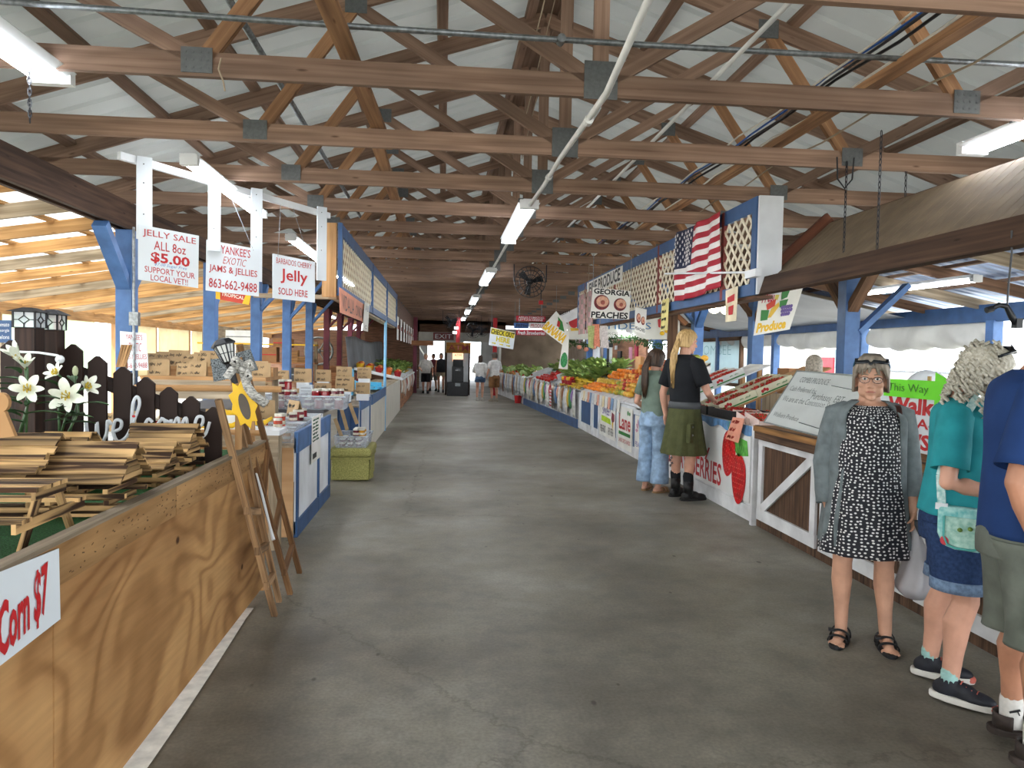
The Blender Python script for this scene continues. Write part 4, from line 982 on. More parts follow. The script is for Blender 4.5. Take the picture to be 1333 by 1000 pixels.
m = MB(); m.tube([(-1.2, 15.5, 0), (-1.2, 15.5, 2.3)], .03, 10); single(m, 'pole', LBLUE, 'light blue pole from the plank front up to the lattice fascia', 'pole', (-1.2, 15.5, 0))

# ------------------------------------------------------------------ jars, bins, cards
LIDM = paint('jar_lid', 'c9c5b8', .35, .1, 20, metal=.4)
def jar_proto(content):
    t = thing('jelly_jar', '', 'jar'); m = MB(); m.lathe([(.034, 0), (.038, .006), (.038, .075), (.034, .085)], (0, 0, 0), 12); m.build('glass', paint('jelly_'+content, content, .12, .12, 30, spec=.8), t, smooth=False)
    m = MB(); m.lathe([(.037, .085), (.037, .103), (.033, .105)], (0, 0, 0), 12); m.build('lid', LIDM, t)
    if content != '8e1420': m = MB(); m.lathe([(.0385, .03), (.0385, .056)], (0, 0, 0), 12); m.build('paper_label', paint('jar_label', 'd8cdb8', .7, .2, 40), t)
    return t
JP = {c: jar_proto(c) for c in ('8e1420', '5d0f22', 'b8402a', 'c88a2c')}
JL = {'8e1420': 'red jelly', '5d0f22': 'dark berry jelly', 'b8402a': 'orange red jelly', 'c88a2c': 'golden jelly'}
used = set(); JCOUNT = 0
def jar(loc, c, where, rz=None, sc=1.0):
    lab = 'jar of %s %s' % (JL[c], where); o = JP[c]
    rz = R.random()*6 if rz is None else rz
    if c in used: o = dup(o)
    used.add(c); o.location = loc; o.rotation_euler = (0, 0, rz); o.scale = (sc,)*3; o['label'] = lab; o['group'] = 'jars '+where
    return o
CLEAR = glassy('clear_tub_plastic', 'c9d0d8', .33, .18); RIM = glassy('tub_rim', 'd6dce4', .6, .2)
def bin_proto():
    t = thing('storage_tub', '', 'tub'); w, l, h = .20, .29, .16; e = .02
    m = MB()
    o = [(-w+e, -l+e, 0), (w-e, -l+e, 0), (w-e, l-e, 0), (-w+e, l-e, 0)]; tp = [(-w, -l, h), (w, -l, h), (w, l, h), (-w, l, h)]
    m.add(o+tp, [(3, 2, 1, 0), (0, 1, 5, 4), (1, 2, 6, 5), (2, 3, 7, 6), (3, 0, 4, 7)]); m.build('tub_wall', CLEAR, t, solid=.003)
    m = MB(); m.tube([(-w, -l, h), (w, -l, h), (w, l, h), (-w, l, h)], .009, 6, closed=True); m.build('rim', RIM, t)
    return t
BP = bin_proto(); bused = [0]
def tub(loc, rz, label, sc=(1, 1, 1)):
    o = BP if not bused[0] else dup(BP); bused[0] = 1; o.location = loc; o.rotation_euler = (0, 0, rz); o.scale = sc; o['label'] = label; return o
def card_proto(seed, w=.2, h=.16, mat=None):
    t = thing('price_card', '', 'card'); m = MB(); m.prism([(-w/2, 0, 0), (w/2, 0, 0), (w/2*.98, .03, h), (-w/2, .03, h*1.02)], (0, .003, 0)); m.prism([(-w/2, .075, 0), (w/2, .075, 0), (w/2*.98, .034, h), (-w/2, .034, h*1.02)], (0, .003, 0)); m.build('folded_card', mat or KRAFT, t)
    m = MB(); nl = random.Random(seed).randint(2, 4)
    for i in range(nl): scribble(m, (-w*.42, .03*(1-(i+.8)/nl)-.001, h*(1-(i+.85)/nl)), (1, 0, 0), (0, .18, 1), w*.82, h/nl*.55, .0018, 2, seed*7+i, .0015)
    m.build('handwriting', BLACK, t); return t
CP = [card_proto(k) for k in range(4)]; cused = set(); 
def card(loc, rz, label, sc=1.0, k=None, grp='kraft price cards'):
    k = R.randrange(4) if k is None else k; o = CP[k]
    if k in cused: o = dup(o)
    cused.add(k); o.location = loc; o.rotation_euler = (0, 0, rz); o.scale = (sc,)*3; o['label'] = label; o['group'] = grp; return o
# panels with blue frame
def panel_counter(x0, y0, x1, y1, top, label, splits, depth, endmat=None, loc=None):
    """a counter whose painted front runs from (x0,y0) to (x1,y1)"""
    t = thing('stall_counter', label, 'counter', (x0, y0, 0)); a, b = V(x0, y0, 0), V(x1, y1, 0); d = (b-a).normalized(); n = V(d.y, -d.x, 0)
    if n.x < 0: n = -n
    L = (b-a).length
    m = MB(); m.bar(a+V(0, 0, top-.09), b+V(0, 0, top-.09), .03, .18); m.build('top_band', BLUE, t)
    m = MB(); m.bar(a+V(0, 0, .09), b+V(0, 0, .09), .03, .14); m.build('bottom_band', NAVYBLUE, t)
    m = MB(); m.bar(a-n*.008+V(0, 0, top*.5), b-n*.008+V(0, 0, top*.5), .012, top-.1); m.build('white_panel', WHITE, t)
    for s in splits:
        p = a+d*(s*L); m = MB(); m.bar(p+V(0, 0, .02), p+V(0, 0, top-.01), .032, .055, d); m.build('stile', NAVYBLUE, t)
    c = (a+b)/2-n*(depth/2+.02); m = MB(); m.bar(a-n*(depth/2+.02)+V(0, 0, top-.13), b-n*(depth/2+.02)+V(0, 0, top-.13), depth, .03); m.build('table_top', PALEW, t)
    m = MB(); e = a-n*.02; m.bar(e+V(0, 0, (top-.15)/2+.02), e-n*depth+V(0, 0, (top-.15)/2+.02), .018, top-.16); m.build('end_panel', endmat or RAW, t)
    return t
PLYP = wood('pinkish_plywood', 'd3ab80', 'bb9064', .75, .8, 9, blotch=.12)
panel_counter(-1.24, 6.42, -1.24, 8.28, .93, 'jelly counter with blue bands and white panels beside the ladders', (.02, .6, .98), .58, PLYP)
t, q, n = sign_board('paper_notice', 'white paper notice with small print taped on the blue and white counter', [(-1.218, 7.05, 1.0), (-1.218, 7.55, 1.0), (-1.218, 7.55, .56), (-1.218, 7.05, .56)], PAPER, .002)
m = MB()
for i in range(7): scribble(m, on_board(q, .12, 0, .8, .1+.075*i)[0], (0, 1, 0), (0, 0, 1), .38, .02, .003, 2, i, .002)
m.build('print', paint('notice_green', '2f5a3c', .6), t)
m = MB(); p = on_board(q, .1, 0, .55, .86)[0]; m.bar(p+V(.003, 0, 0), p+V(.003, .2, 0), .002, .05); m.build('black_block', BLACK, t)
for k, (y, lab) in enumerate(((6.76, 'clear tub at the ladder end of the jelly counter'), (7.24, 'clear tub in the middle of the jelly counter'), (7.72, 'clear tub at the far end of the jelly counter'))):
    tub((-1.56, y, .805), PI/2, lab, (1, 1, .95))
    for i in range(5):
        jar((-1.38-.09*i, y+R.uniform(-.12, .12), .81), R.choice(list(JP)), 'in the tubs on the jelly counter', sc=.95)
jar((-1.42, 6.62, .94), 'b8402a', 'standing alone by the ladder rail', sc=1.25)
for k, (px, py) in enumerate(((377, 553), (396, 544), (403, 540), (413, 538), (386, 540), (366, 545))):
    p = at(px, py+6, Z=.95); jar((min(p.x, -1.4), p.y, .94), R.choice(list(JP)), 'standing on the counter tub lids')
card((-1.66, 6.95, .96), .25, 'large kraft card with handwriting on the jelly counter tub', 1.25, 0); card((-1.5, 7.5, .95), -.9, 'kraft card turned edgewise behind the large one on the jelly counter', 1.1, 1)
# second jelly table, further on
def table(x0, x1, y0, y1, z, label, mat=None, front=None):
    t = thing('stall_table', label, 'table', ((x0+x1)/2, (y0+y1)/2, 0)); m = MB(); m.box(((x0+x1)/2, (y0+y1)/2, z-.02), (x1-x0, y1-y0, .04)); m.build('table_top', mat or PALEW, t)
    for x in (x0+.06, x1-.06):
        for y in (y0+.06, y1-.06): m = MB(); m.bar((x, y, 0), (x, y, z-.04), .06, .06, (1, 0, 0)); m.build('leg', PALEW, t)
    m = MB(); m.box(((x0+x1)/2, y0+.02, z-.14), (x1-x0-.02, .02, .2)); m.build('apron', front or PALEW, t)
    return t
table(-3.3, -1.88, 6.3, 8.1, .9, 'back table of the jelly stall behind the jelly counter', WHITE)
table(-3.3, -1.42, 9.0, 12.0, .92, 'wide jelly table with two rows of tubs and many cards', paint('dark_table', '4a4a4e', .6, .1, 4), WHITE)
m = MB(); m.box((-1.36, 10.55, .46), (.06, .7, .9)); single(m, 'blue_partition', NAVYBLUE, 'deep blue end board between the ottoman and the jelly table', 'board', (-1.36, 10.55, 0), bevel=.01)
m = MB(); m.box((-1.9, 8.97, .45), (.9, .02, .78)); single(m, 'white_partition', WHITE, 'white front board of the wide jelly table behind the ottoman', 'board', (-1.9, 8.97, .06))
p = at(371, 520, Y=9.3); tub((p.x, 9.35, .922), 0, 'clear tub on the wide jelly table, farther from the aisle', (1.05, 1, 1))
for i in range(6): jar((p.x-.12+.1*(i % 3), 9.2+.2*(i//3), .928), ('5d0f22', '8e1420')[i % 2], 'packed in the farther tub of the wide jelly table')
p = at(429, 520, Y=9.2); tub((p.x-.05, 9.25, .922), PI/2, 'clear tub of dark jars at the aisle end of the wide jelly table', (1.05, .9, 1))
for i in range(8): jar((p.x-.25+.12*(i % 4), 9.17+.13*(i//4), .928), ('5d0f22', '8e1420')[i % 2], 'packed in the aisle end tub of the wide jelly table', sc=1.2)
for i, px in enumerate((412, 418, 424, 430, 436, 442)):
    p = at(px, 515, Y=9.25); jar((p.x, 9.2+.1*(i % 2), 1.03), '8e1420' if i < 4 else '5d0f22', 'standing on top of the tub of dark jars', sc=1.3)
for i, (px, dz) in enumerate(((366, 0), (374, 0), (367, .125), (375, .125), (382, 0))):
    p = at(px, 512, Y=9.3); jar((p.x, 9.3, 1.02+dz), ('5d0f22', '8e1420')[i % 2], 'stacked two high by the white notice', sc=1.2)
rows = [(357, 375, 485, 494, 11.2), (383, 405, 482, 495, 11.3), (411, 430, 483, 494, 11.5), (438, 458, 483, 491, 11.6), (465, 483, 481, 490, 11.8), (340, 353, 492, 505, 10.6), (375, 390, 494, 515, 10.4), (410, 431, 496, 513, 10.4), (436, 460, 493, 507, 10.6), (463, 481, 493, 510, 10.9)]
for i, (x0, x1, y0, y1, Y) in enumerate(rows):
    p = at((x0+x1)/2, y1+3, Y=Y); w = (x1-x0)/960*Y; card((p.x, Y, p.z), R.uniform(-.12, .15), 'kraft card with handwritten flavours on the wide jelly table', w/.2, i % 4, 'kraft cards on the wide jelly table')
    if p.z > 1.0: m = MB(); m.bar((p.x, Y+.04, .92), (p.x, Y+.04, p.z), .18, .1, (0, 1, 0)); single(m, 'card_riser', WHITE, 'white riser under a kraft card on the wide jelly table', 'riser', (p.x, Y, .92), 'card risers')
for i, (px, py, Y) in enumerate(((195, 482, 8.0), (215, 484, 8.3), (232, 483, 8.0), (247, 480, 8.4), (262, 485, 8.2), (206, 492, 7.6), (240, 490, 7.7), (256, 492, 7.4), (272, 487, 7.9), (245, 512, 6.7), (263, 514, 6.6), (283, 520, 6.9), (315, 512, 7.2), (340, 510, 7.4), (335, 495, 7.9), (218, 514, 6.6), (136, 520, 6.6), (178, 522, 6.6))):
    z = .9 if Y < 7.3 else 1.43 if py < 488 else 1.33; Y = Y if Y < 7.3 else 8.55 if py < 488 else 8.25; p = at(px, py+9, Y=Y); card((p.x, Y, z), R.uniform(-.2, .2), 'kraft card with handwritten flavours on the back table of the jelly stall', 0.85+.12*(i % 3), i % 4, 'kraft cards on the back jelly table')
m = MB(); m.box((-2.55, 8.62, 1.38), (1.3, .25, .1)); single(m, 'display_riser', RAW, 'low riser for the rear cards on the raised jelly shelf', 'riser', (-2.55, 8.62, 1.33))
table(-3.2, -1.9, 8.15, 8.95, 1.33, 'raised shelf of the back jelly table', RAW)
for i in range(26):
    px = 205+R.random()*150; Y = 6.6+R.random()*.6; p = at(px, 520, Y=Y); jar((p.x, Y, .9), R.choice(list(JP)), 'on the back table of the jelly stall')
for k, (px, py, lab) in enumerate(((213, 500, 'white carton on the raised jelly shelf'), (287, 548, 'white box low behind the sunflower'), (247, 560, 'white carton behind the last pickets'))):
    p = at(px, py, Y=8.3 if k == 0 else 6.55); t = thing('carton', lab, 'carton', (p.x, p.y, p.z-.05)); m = MB(); m.box((p.x, p.y+.1, p.z), (.3, .22, .1)); m.build('box_body', PAPER, t, bevel=.004); m = MB(); m.box((p.x-.06, p.y-.011, p.z), (.09, .003, .05)); m.build('print', paint('faded_blue', '7f93b4', .6), t)
t = thing('notice_box', 'grey white printed carton between the card groups on the wide jelly table', 'carton', at(398, 512, Y=10.0)); p = at(398, 509, Y=10.0); m = MB(); m.box((p.x, 10.05, p.z-.06), (.17, .1, .28)); m.build('box_body', WHITEB, t); m = MB()
for i in range(4): m.box((p.x, 9.997, p.z-.08+.04*i), (.13, .003, .007))
m.build('print', paint('grey_print', '8a9098', .6), t)
# yellow bananas / plastic things seen through the ladder
for k, (px, py) in enumerate(((300, 535), (296, 552), (338, 548), (262, 556))):
    p = at(px, py, Y=6.2); m = MB(); m.tube([p+V(-.09, 0, .02), p+V(-.03, 0, -.015), p+V(.04, 0, -.015), p+V(.1, 0, .03)], [.012, .022, .022, .01], 8)
    single(m, 'yellow_gourd', YELLOW, ('yellow curved cut-out behind the sunflower petals', 'yellow curved cut-out just under the sunflower', 'yellow curved cut-out beside the sunflower tip', 'yellow curved cut-out behind the last picket')[k], 'decoration', p, smooth=True)
table(-2.2, -1.3, 6.05, 6.32, .98, 'narrow sill table of trinkets just past the booth', WHITE)
# ottoman with a tub of jars
OTT = paint('olive_chenille', 'a9a565', .9, .35, 70, bump=.4, col2='77733c')
t = thing('ottoman', 'olive patterned skirted ottoman in the aisle carrying a tub of jars', 'ottoman', (-1.14, 9.72, 0))
m = MB(); m.box((-1.14, 9.72, .16), (.47, .74, .30)); m.build('skirt', OTT, t, bevel=.02)
m = MB(); m.box((-1.14, 9.72, .36), (.52, .80, .11)); m.build('cushion', OTT, t, bevel=.035)
m = MB(); m.box((-1.14, 9.34, .29), (.485, .02, .03)); m.box((-.9, 9.72, .29), (.02, .76, .03)); m.build('piping', paint('olive_piping', '8f8b50', .9, .2, 40), t)
m = MB(); m.prism([(-.892, 9.36, .3), (-.885, 9.5, .3), (-.875, 9.52, .03), (-.9, 9.35, .03)], (.008, 0, 0)); m.build('skirt_flap', OTT, t)
tub((-1.14, 9.72, .418), 0, 'clear tub of dark jars on the olive ottoman', (1.05, 1.2, .9))
for i in range(10): jar((-1.26+.1*(i % 3), 9.5+.11*(i//3), .424), '5d0f22', 'in the tub on the ottoman')
for i in range(6): jar((-1.1+.07*(i % 2), 9.6+.1*(i//2), .53), ('5d0f22', 'c88a2c')[i % 2], 'stacked on the ottoman tub', sc=1.05)
for k, (p0, p1) in enumerate((((436, 545), (447, 575)), ((443, 527), (452, 560)), ((455, 525), (465, 552)))):
    a, b_ = at(*p0, Y=9.62), at(*p1, Y=9.5); m = MB(); m.bar(a, b_, .045, .008, (0, 1, 0)); single(m, 'kraft_tag', KRAFT, ('kraft tag leaning out of the ottoman tub, lowest', 'kraft tag standing in the ottoman tub, in the middle', 'kraft tag standing in the ottoman tub, next to the jars')[k], 'tag', b_)
# further fronts: blue banded board, then pale planks
panel_counter(-1.2, 10.9, -1.18, 12.2, .95, 'short blue banded front beyond the ottoman', (.03, .97), .3, NAVYBLUE)
t = thing('plank_counter', 'front of pale upright planks with a blue top band, beyond the jelly tables', 'counter', (-1.2, 16, 0))
y = 12.5; k = 0
while y < 20.8:
    m = MB(); m.box((-1.2, y+.14, .45), (.025, .265, .86)); m.build('plank', paint('pale_plank', 'cbc7ba', .7, .15, 3, stretch=(1, 6, .5)), t); y += .28
m = MB(); m.bar((-1.18, 12.5, .83), (-1.18, 15.5, .83), .02, .17); m.build('top_band', NAVYBLUE, t)
m = MB(); m.bar((-1.55, 12.5, .87), (-1.55, 20.8, .87), .66, .03); m.build('counter_top', PALEW, t)
CYAN = paint('cyan_plastic', '4fb4e0', .35, .08, 6)
for k, (y, z, lab) in enumerate(((12.9, 1.0, 'bright blue tray highest on the stepped stand'), (14.2, .94, 'bright blue tray in the middle of the stepped stand'), (15.1, .90, 'bright blue tray lowest on the stepped stand'))):
    t = thing('blue_tray', lab, 'tray', (-1.45, y, z)); m = MB(); m.box((-1.45, y, z+.01), (.5, .85, .02)); m.build('tray_base', CYAN, t); m = MB(); m.box((-1.45, y-.42, z+.07), (.5, .02, .14)); m.box((-1.7, y, z+.07), (.02, .85, .14)); m.build('tray_edge', CYAN, t)
t = thing('blue_stand', 'bright blue upright box behind the cards at the stepped trays', 'box', (-1.6, 12.6, .9)); m = MB(); m.box((-1.6, 12.6, 1.12), (.2, .2, .44)); m.build('box_body', CYAN, t); m = MB(); m.box((-1.6, 12.49, 1.15), (.16, .01, .3)); m.build('box_face', CYAN, t)

# ------------------------------------------------------------------ fruit and vegetable models (used on both sides of the aisle)
def produce(name, mat, build, smooth=True, parts=()):
    m = MB(); build(m); o = m.build(name, mat, None, smooth=smooth)
    o['category'] = name.replace('_', ' ')
    for pn, pm, pb in parts:
        mm = MB(); pb(mm); mm.build(pn, pm, o, smooth=True)
    return o
def b_round(r, sq_=.92):
    return lambda m: m.lathe([(.001, r*.1), (r*.35, 0), (r*.8, r*.35), (r, r*.9), (r*.82, r*1.5), (r*.4, r*1.8*sq_), (.05*r, r*1.72*sq_)], (0, 0, 0), 10)
def b_mango(m): m.ball((0, 0, .045), (.062, .046, .045), 10, 7)
def b_banana(m):
    for k in range(5):
        a = (k-2)*.22; pts = [V(math.sin(a)*(.02+.05*i), .11*math.cos(i*.7)-.03, .02+.028*math.sin(i*.9)) for i in range(5)]
        m.tube([V(-.1+.05*i, (k-2)*.03*(1-.1*i), .022+.02*abs(i-2)**1.3*.6) for i in range(5)], [.008, .017, .018, .017, .006], 7)
def b_pepper(m): m.lathe([(.012, 0), (.03, .004), (.042, .03), (.045, .06), (.035, .085), (.012, .083)], (0, 0, 0), 9, sx=1.0, sy=.92); m.tube([(0, 0, .083), (.004, 0, .1)], .006, 5)
def b_cuke(m): m.tube([(-.1, 0, .022), (-.05, .006, .022), (.03, .004, .022), (.1, -.004, .022)], [.01, .022, .022, .012], 8)
def b_leafy(m):
    q = random.Random(3)
    for k in range(16):
        a = q.random()*6.28; leafm(m, (0, 0, .02), (math.cos(a)*.7, math.sin(a)*.7, q.uniform(.4, 1.4)), q.uniform(.12, .2), .09)
def b_corn(m):
    m.tube([(-.1, 0, .025), (-.03, 0, .027), (.06, 0, .025), (.12, 0, .022)], [.022, .027, .024, .006], 8)
MANGO = motley('mango_skin', ('8c9a3a', 'd9a02c', 'e0b23c', 'd4622a', 'a8302a')); ORNG = paint('orange_skin', 'ea8420', .45, .1, 20, rnd=.1); TOM = paint('tomato_skin', 'c9281e', .3, .12, 10, rnd=.15)
BANA = paint('banana_skin', 'e8c53a', .5, .12, 12, rnd=.08); CUKE = paint('cucumber_skin', '3b6a2e', .45, .25, 14, rnd=.15); LIME = paint('lime_skin', '8fae35', .4, .15, 14, rnd=.15); LEAFY = paint('leafy_green', '9db05a', .6, .3, 10, rnd=.3, col2='5a8038')
PEPR = paint('red_pepper', 'c32119', .25, .1, 8, rnd=.1); PEPY = paint('yellow_pepper', 'e8b81f', .3, .1, 8, rnd=.1); CORN = paint('corn_husk', '9fb35a', .6, .25, 12, rnd=.15); ONION = paint('onion_skin', 'c98f4f', .45, .25, 14, rnd=.15)
CAUL = paint('cauliflower_white', 'dcd9c0', .7, .2, 30, bump=.6); CABB = paint('cabbage_green', '9db873', .6, .25, 8, rnd=.12); PEACH = motley('peach_skin', ('e8b45a', 'e5953f', 'd9782f', 'b8402c'), .55); GARL = paint('squash_yellow', 'dcb43c', .45, .15, 10, rnd=.1)
PR = {'mango': ('mango', MANGO, b_mango), 'orange': ('orange', ORNG, b_round(.04)), 'tomato': ('tomato', TOM, b_round(.04, .85)), 'banana_hand': ('banana_hand', BANA, b_banana), 'red_pepper': ('red_pepper', PEPR, b_pepper), 'yellow_pepper': ('yellow_pepper', PEPY, b_pepper), 'cucumber': ('cucumber', CUKE, b_cuke), 'lime': ('lime', LIME, b_round(.032, 1)),
      'lettuce': ('lettuce', LEAFY, b_leafy), 'corn_cob': ('corn_cob', CORN, b_corn), 'onion': ('onion', ONION, b_round(.04, 1)), 'cabbage': ('cabbage', CABB, b_round(.08, .95)), 'peach': ('peach', PEACH, b_round(.042)), 'yellow_squash': ('yellow_squash', GARL, b_cuke)}
PRO = {}
def fruit(kind, loc, label, group, rot=None, sc=1.0):
    if kind not in PRO:
        n, mt, bf = PR[kind]; m = MB(); bf(m); o = m.build(n, mt, None, smooth=True); o['category'] = n.replace('_', ' '); PRO[kind] = o
    else:
        o = PRO[kind].copy(); COL.objects.link(o)
    o.location = loc; o.rotation_euler = rot or (R.uniform(-.3, .3), R.uniform(-.3, .3), R.random()*6.28); o.scale = (sc,)*3; o['label'] = label; o['group'] = group
    return o
# small pail / basket
def pail_proto(name, mat, r=.085, h=.11):
    t = thing(name, '', 'basket'); m = MB(); m.lathe([(r*.72, 0), (r, h), (r*.9, h), (r*.66, .008)], (0, 0, 0), 12); m.build('basket_wall', mat, t); m = MB(); m.tube([(r*math.cos(a), r*math.sin(a), h) for a in [2*PI*i/12 for i in range(12)]], .006, 5, closed=True); m.build('rim', mat, t); return t
PAIL = {}
def pail(colname, loc, label, sc=1.0):
    mats = {'yellow': YELLOW, 'red': paint('red_plastic', 'a8242c', .4, .1, 6), 'orange': ORANGE, 'green': paint('green_plastic', '3f9a4f', .4, .1, 6)}
    if colname not in PAIL: PAIL[colname] = pail_proto('fruit_basket', mats[colname]); o = PAIL[colname]
    else: o = dup(PAIL[colname])
    o.location = loc; o.scale = (sc,)*3; o['label'] = label; return o

# far basket stall
t = thing('basket_stall', 'far stall counter with wooden front and white shelf edge, under the grey tarp', 'counter', (-1.25, 27, 0))
WFR = wood('stall_front_wood', 'b57f58', '7d5338', .75, 1, 20, rnd=.1)
y = 21.2
while y < 33.5: m = MB(); m.box((-1.22, y+.45, .42), (.03, .88, .84)); m.build('front_board', WFR, t); y += .9
m = MB(); m.prism([(-1.15, 21.2, .84), (-1.15, 33.6, .84), (-2.5, 33.6, 1.12), (-2.5, 21.2, 1.12)], (0, 0, .03)); m.build('shelf', WHITE, t)
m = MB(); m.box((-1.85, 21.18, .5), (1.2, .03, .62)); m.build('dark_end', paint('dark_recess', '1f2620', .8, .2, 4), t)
m = MB(); m.bar((-1.15, 21.16, .9), (-2.5, 21.16, 1.17), .03, .06); m.build('shelf_edge', WHITE, t)
def stall_z(x, y): return .875+(-1.15-x)*.207
cols = ('red', 'red', 'yellow', 'yellow', 'red', 'orange')
for i in range(18):
    x = -1.3-.27*(i % 5)-.02*(i//5); y = 21.45+.42*(i//5)+.05*(i % 2); z = stall_z(x, y)+.03; c = cols[(i*5) % 6]
    pail(c, (x, y, z), '%s plastic basket of round fruit, row %s, number %s from the aisle' % (c, ('one', 'two', 'three', 'four')[i//5], ('one', 'two', 'three', 'four', 'five')[i % 5]), 1.25)
    for j in range(4):
        a = j*PI/2+.4; fruit('peach' if i % 3 else 'tomato', (x+.045*math.cos(a), y+.045*math.sin(a), z+.105+.02*(j % 2)), 'round fruit heaped in the plastic baskets of the far stall', 'fruit in the far stall baskets', sc=1.05)
for i in range(60):
    x = -1.28-R.random()*1.1; y = 23.6+R.random()*9.5; z = stall_z(x, y)+.03; k = R.choice(('lettuce', 'lettuce', 'lettuce', 'cabbage', 'onion', 'yellow_squash'))
    fruit(k, (x, y, z), {'lettuce': 'bunch of leafy greens', 'cabbage': 'pale green cabbage', 'onion': 'brown onion', 'yellow_squash': 'yellow squash'}[k]+' on the shelf of the far stall', k+' of the far stall', sc=1.7 if k == 'lettuce' else 1.2)
BAGM = [paint('bag_'+c, c, .6, .15, 9) for c in ('dedad0', 'c9a58c', 'd8c3b0', 'b8b4ac', 'a9563f', 'e5e2da')]
def hang_bag(x, y, z, w, h, mat, label, group, nx=(1, 0, 0), depth=.05):
    t = thing('hanging_bag', label, 'bag', (x, y, z), group); m = MB()
    s = 1 if nx[0] > 0 else -1; sx = lambda u, v: x+s*(depth*(.3+.7*math.sin(PI*v))*math.sin(PI*(u*.9+.05)))
    m.grid(lambda u, v: (sx(u, v), y+(u-.5)*w*(1+.12*math.sin(v*5+y)), z-h*v), 6, 6); m.build('bag_body', mat, t, smooth=True, solid=.004)
    m = MB(); m.tube([(x, y-w*.25, z-.01), (x+s*.01, y-w*.15, z+.06), (x+s*.01, y+w*.15, z+.06), (x, y+w*.25, z-.01)], .006, 5); m.build('handle', mat, t)
    return t
for i in range(16):
    hang_bag(-1.2, 21.7+i*.72, .82+.02*(i % 3), .3+.06*(i % 3), .36+.07*(i % 4), BAGM[i % 6], 'bag hanging along the wooden front of the far stall', 'bags on the far stall front')
m = MB(); m.grid(lambda u, v: (-2.62-.1*(1-v)+.04*math.sin(u*16), 20.9+u*12.6, 2.05-v*1.0+.05*math.sin(u*9+v*3)), 50, 8); single(m, 'grey_tarp', paint('grey_tarp', '7d8388', .6, .15, 2), 'grey tarp hanging behind the far basket stall', 'tarp', (-2.5, 27, 1.5), solid=.01, smooth=True)
for k in range(7):
    y = 20.9+k*1.75; t = thing('hanging_paper', 'white printed sheet hung from the beam over the far stall', 'sheet', (-1.28, y, 2.2), 'sheets over the far stall'); m = MB(); m.grid(lambda u, v: (-1.303+.0*v, y+u*.8, 2.66-v*.66), 4, 6); m.build('sheet_body', PAPER, t, solid=.004); m = MB(); scribble(m, (-1.29, y+.1, 2.3), (0, 1, 0), (0, 0, 1), .6, .12, .01, 2, k, .01); m.build('print', paint('pinkish_print', 'a8685c', .6), t)
m = MB(); m.bar((-1.35, 20, 2.88), (-1.35, 34, 2.88), .08, .56); single(m, 'fascia_board', BRW, 'brown board over the far stall with the hung sheets', 'board', (-1.35, 27, 2.75))
# shelves at the back of the jelly side
t = thing('storage_shelf', 'wooden shelving with crates under the booth side roof', 'shelf', (-5.2, 21, 0))
for z in (.75, 1.28, 1.8): m = MB(); m.box((-5.2, 21.5, z), (3.2, .6, .04)); m.build('shelf_board', WFR if z < 1.5 else YELLOW, t)
for x in (-6.75, -5.2, -3.65): m = MB(); m.bar((x, 21.7, 0), (x, 21.7, 1.9), .08, .08, (1, 0, 0)); m.build('upright', PALEW, t)
CRATE = wood('crate_slats', 'c79a63', '8a623a', .75, 2, 20, rnd=.12)
def crate_proto(name='wooden_crate', mat=None, w=.4, d=.3, h=.17):
    t = thing(name, '', 'crate')
    for s in (-1, 1):
        m = MB()
        for k in range(3): m.box((0, s*d/2, h*(.17+.33*k)), (w, .012, h*.27))
        m.build('side_slats', mat or CRATE, t)
        m = MB(); m.box((s*w/2, 0, h/2), (.014, d, h)); m.build('end_board', mat or CRATE, t)
    m = MB(); m.box((0, 0, .008), (w, d, .014)); m.build('crate_floor', mat or CRATE, t); return t
cr = crate_proto(); ci = 0
for x, z, n in ((-6.3, .77, 2), (-5.8, .77, 3), (-4.3, 1.3, 2), (-3.9, 1.3, 1), (-6.2, 1.3, 2)):
    for k in range(n):
        o = cr if ci == 0 else dup(cr); o.location = (x, 21.45, z+.175*k); o['label'] = 'slatted wooden crate stacked on the shelving under the side roof'; o['group'] = 'crates on the shelving'; ci += 1
cb = paint('brown_carton', '9a6f4a', .8, .12, 5)
for k, (x, y, z, s, mt, lab) in enumerate(((-4.9, 21.4, 1.3, (.5, .4, .42), cb, 'brown carton on the upper shelf, beside the crates'), (-5.4, 21.4, .77, (.8, .5, .48), BLACKP, 'black cabinet box on the middle shelf'), (-4.1, 21.4, .77, (.55, .4, .38), BLACKP, 'black box on the middle shelf by the maroon posts'), (-4.5, 21.4, 1.72, (.5, .4, .25), cb, 'brown carton on top of another carton'), (-5.6, 21.5, 1.82, (.9, .5, .35), WHITE, 'white box on the top of the shelving'))):
    t = thing('carton', lab, 'box', (x, y, z)); m = MB(); m.box((x, y, z+s[2]/2), s); m.build('box_body', mt, t, bevel=.006); m = MB(); m.box((x, y-s[1]/2-.002, z+s[2]*.5), (s[0]*.96, .004, .03)); m.build('tape', RED if 'brown' in lab else GREYM, t)
t = thing('spoked_wheel', 'big spoked wheel standing behind the maroon posts', 'wheel', at(415, 457, Y=23.5)); c = at(415, 457, Y=23.5); m = MB(); m.tube([c+V(.42*math.cos(a), 0, .42*math.sin(a)) for a in [2*PI*i/24 for i in range(24)]], .035, 8, closed=True); m.build('rim', GREYM, t, smooth=True)
for k in range(6): a = k*PI/3; m = MB(); m.tube([c, c+V(.42*math.cos(a), 0, .42*math.sin(a))], .02, 6); m.build('spoke', GREYM, t)
m = MB(); m.ball(c, .07); m.build('hub', GREYM, t, smooth=True)
m = MB(); m.box((c.x, c.y+.1, (c.z-.45)/2), (1.4, .3, c.z-.45)); single(m, 'low_bench', WFR, 'low wooden bench carrying the spoked wheel', 'bench', (c.x, c.y, 0))
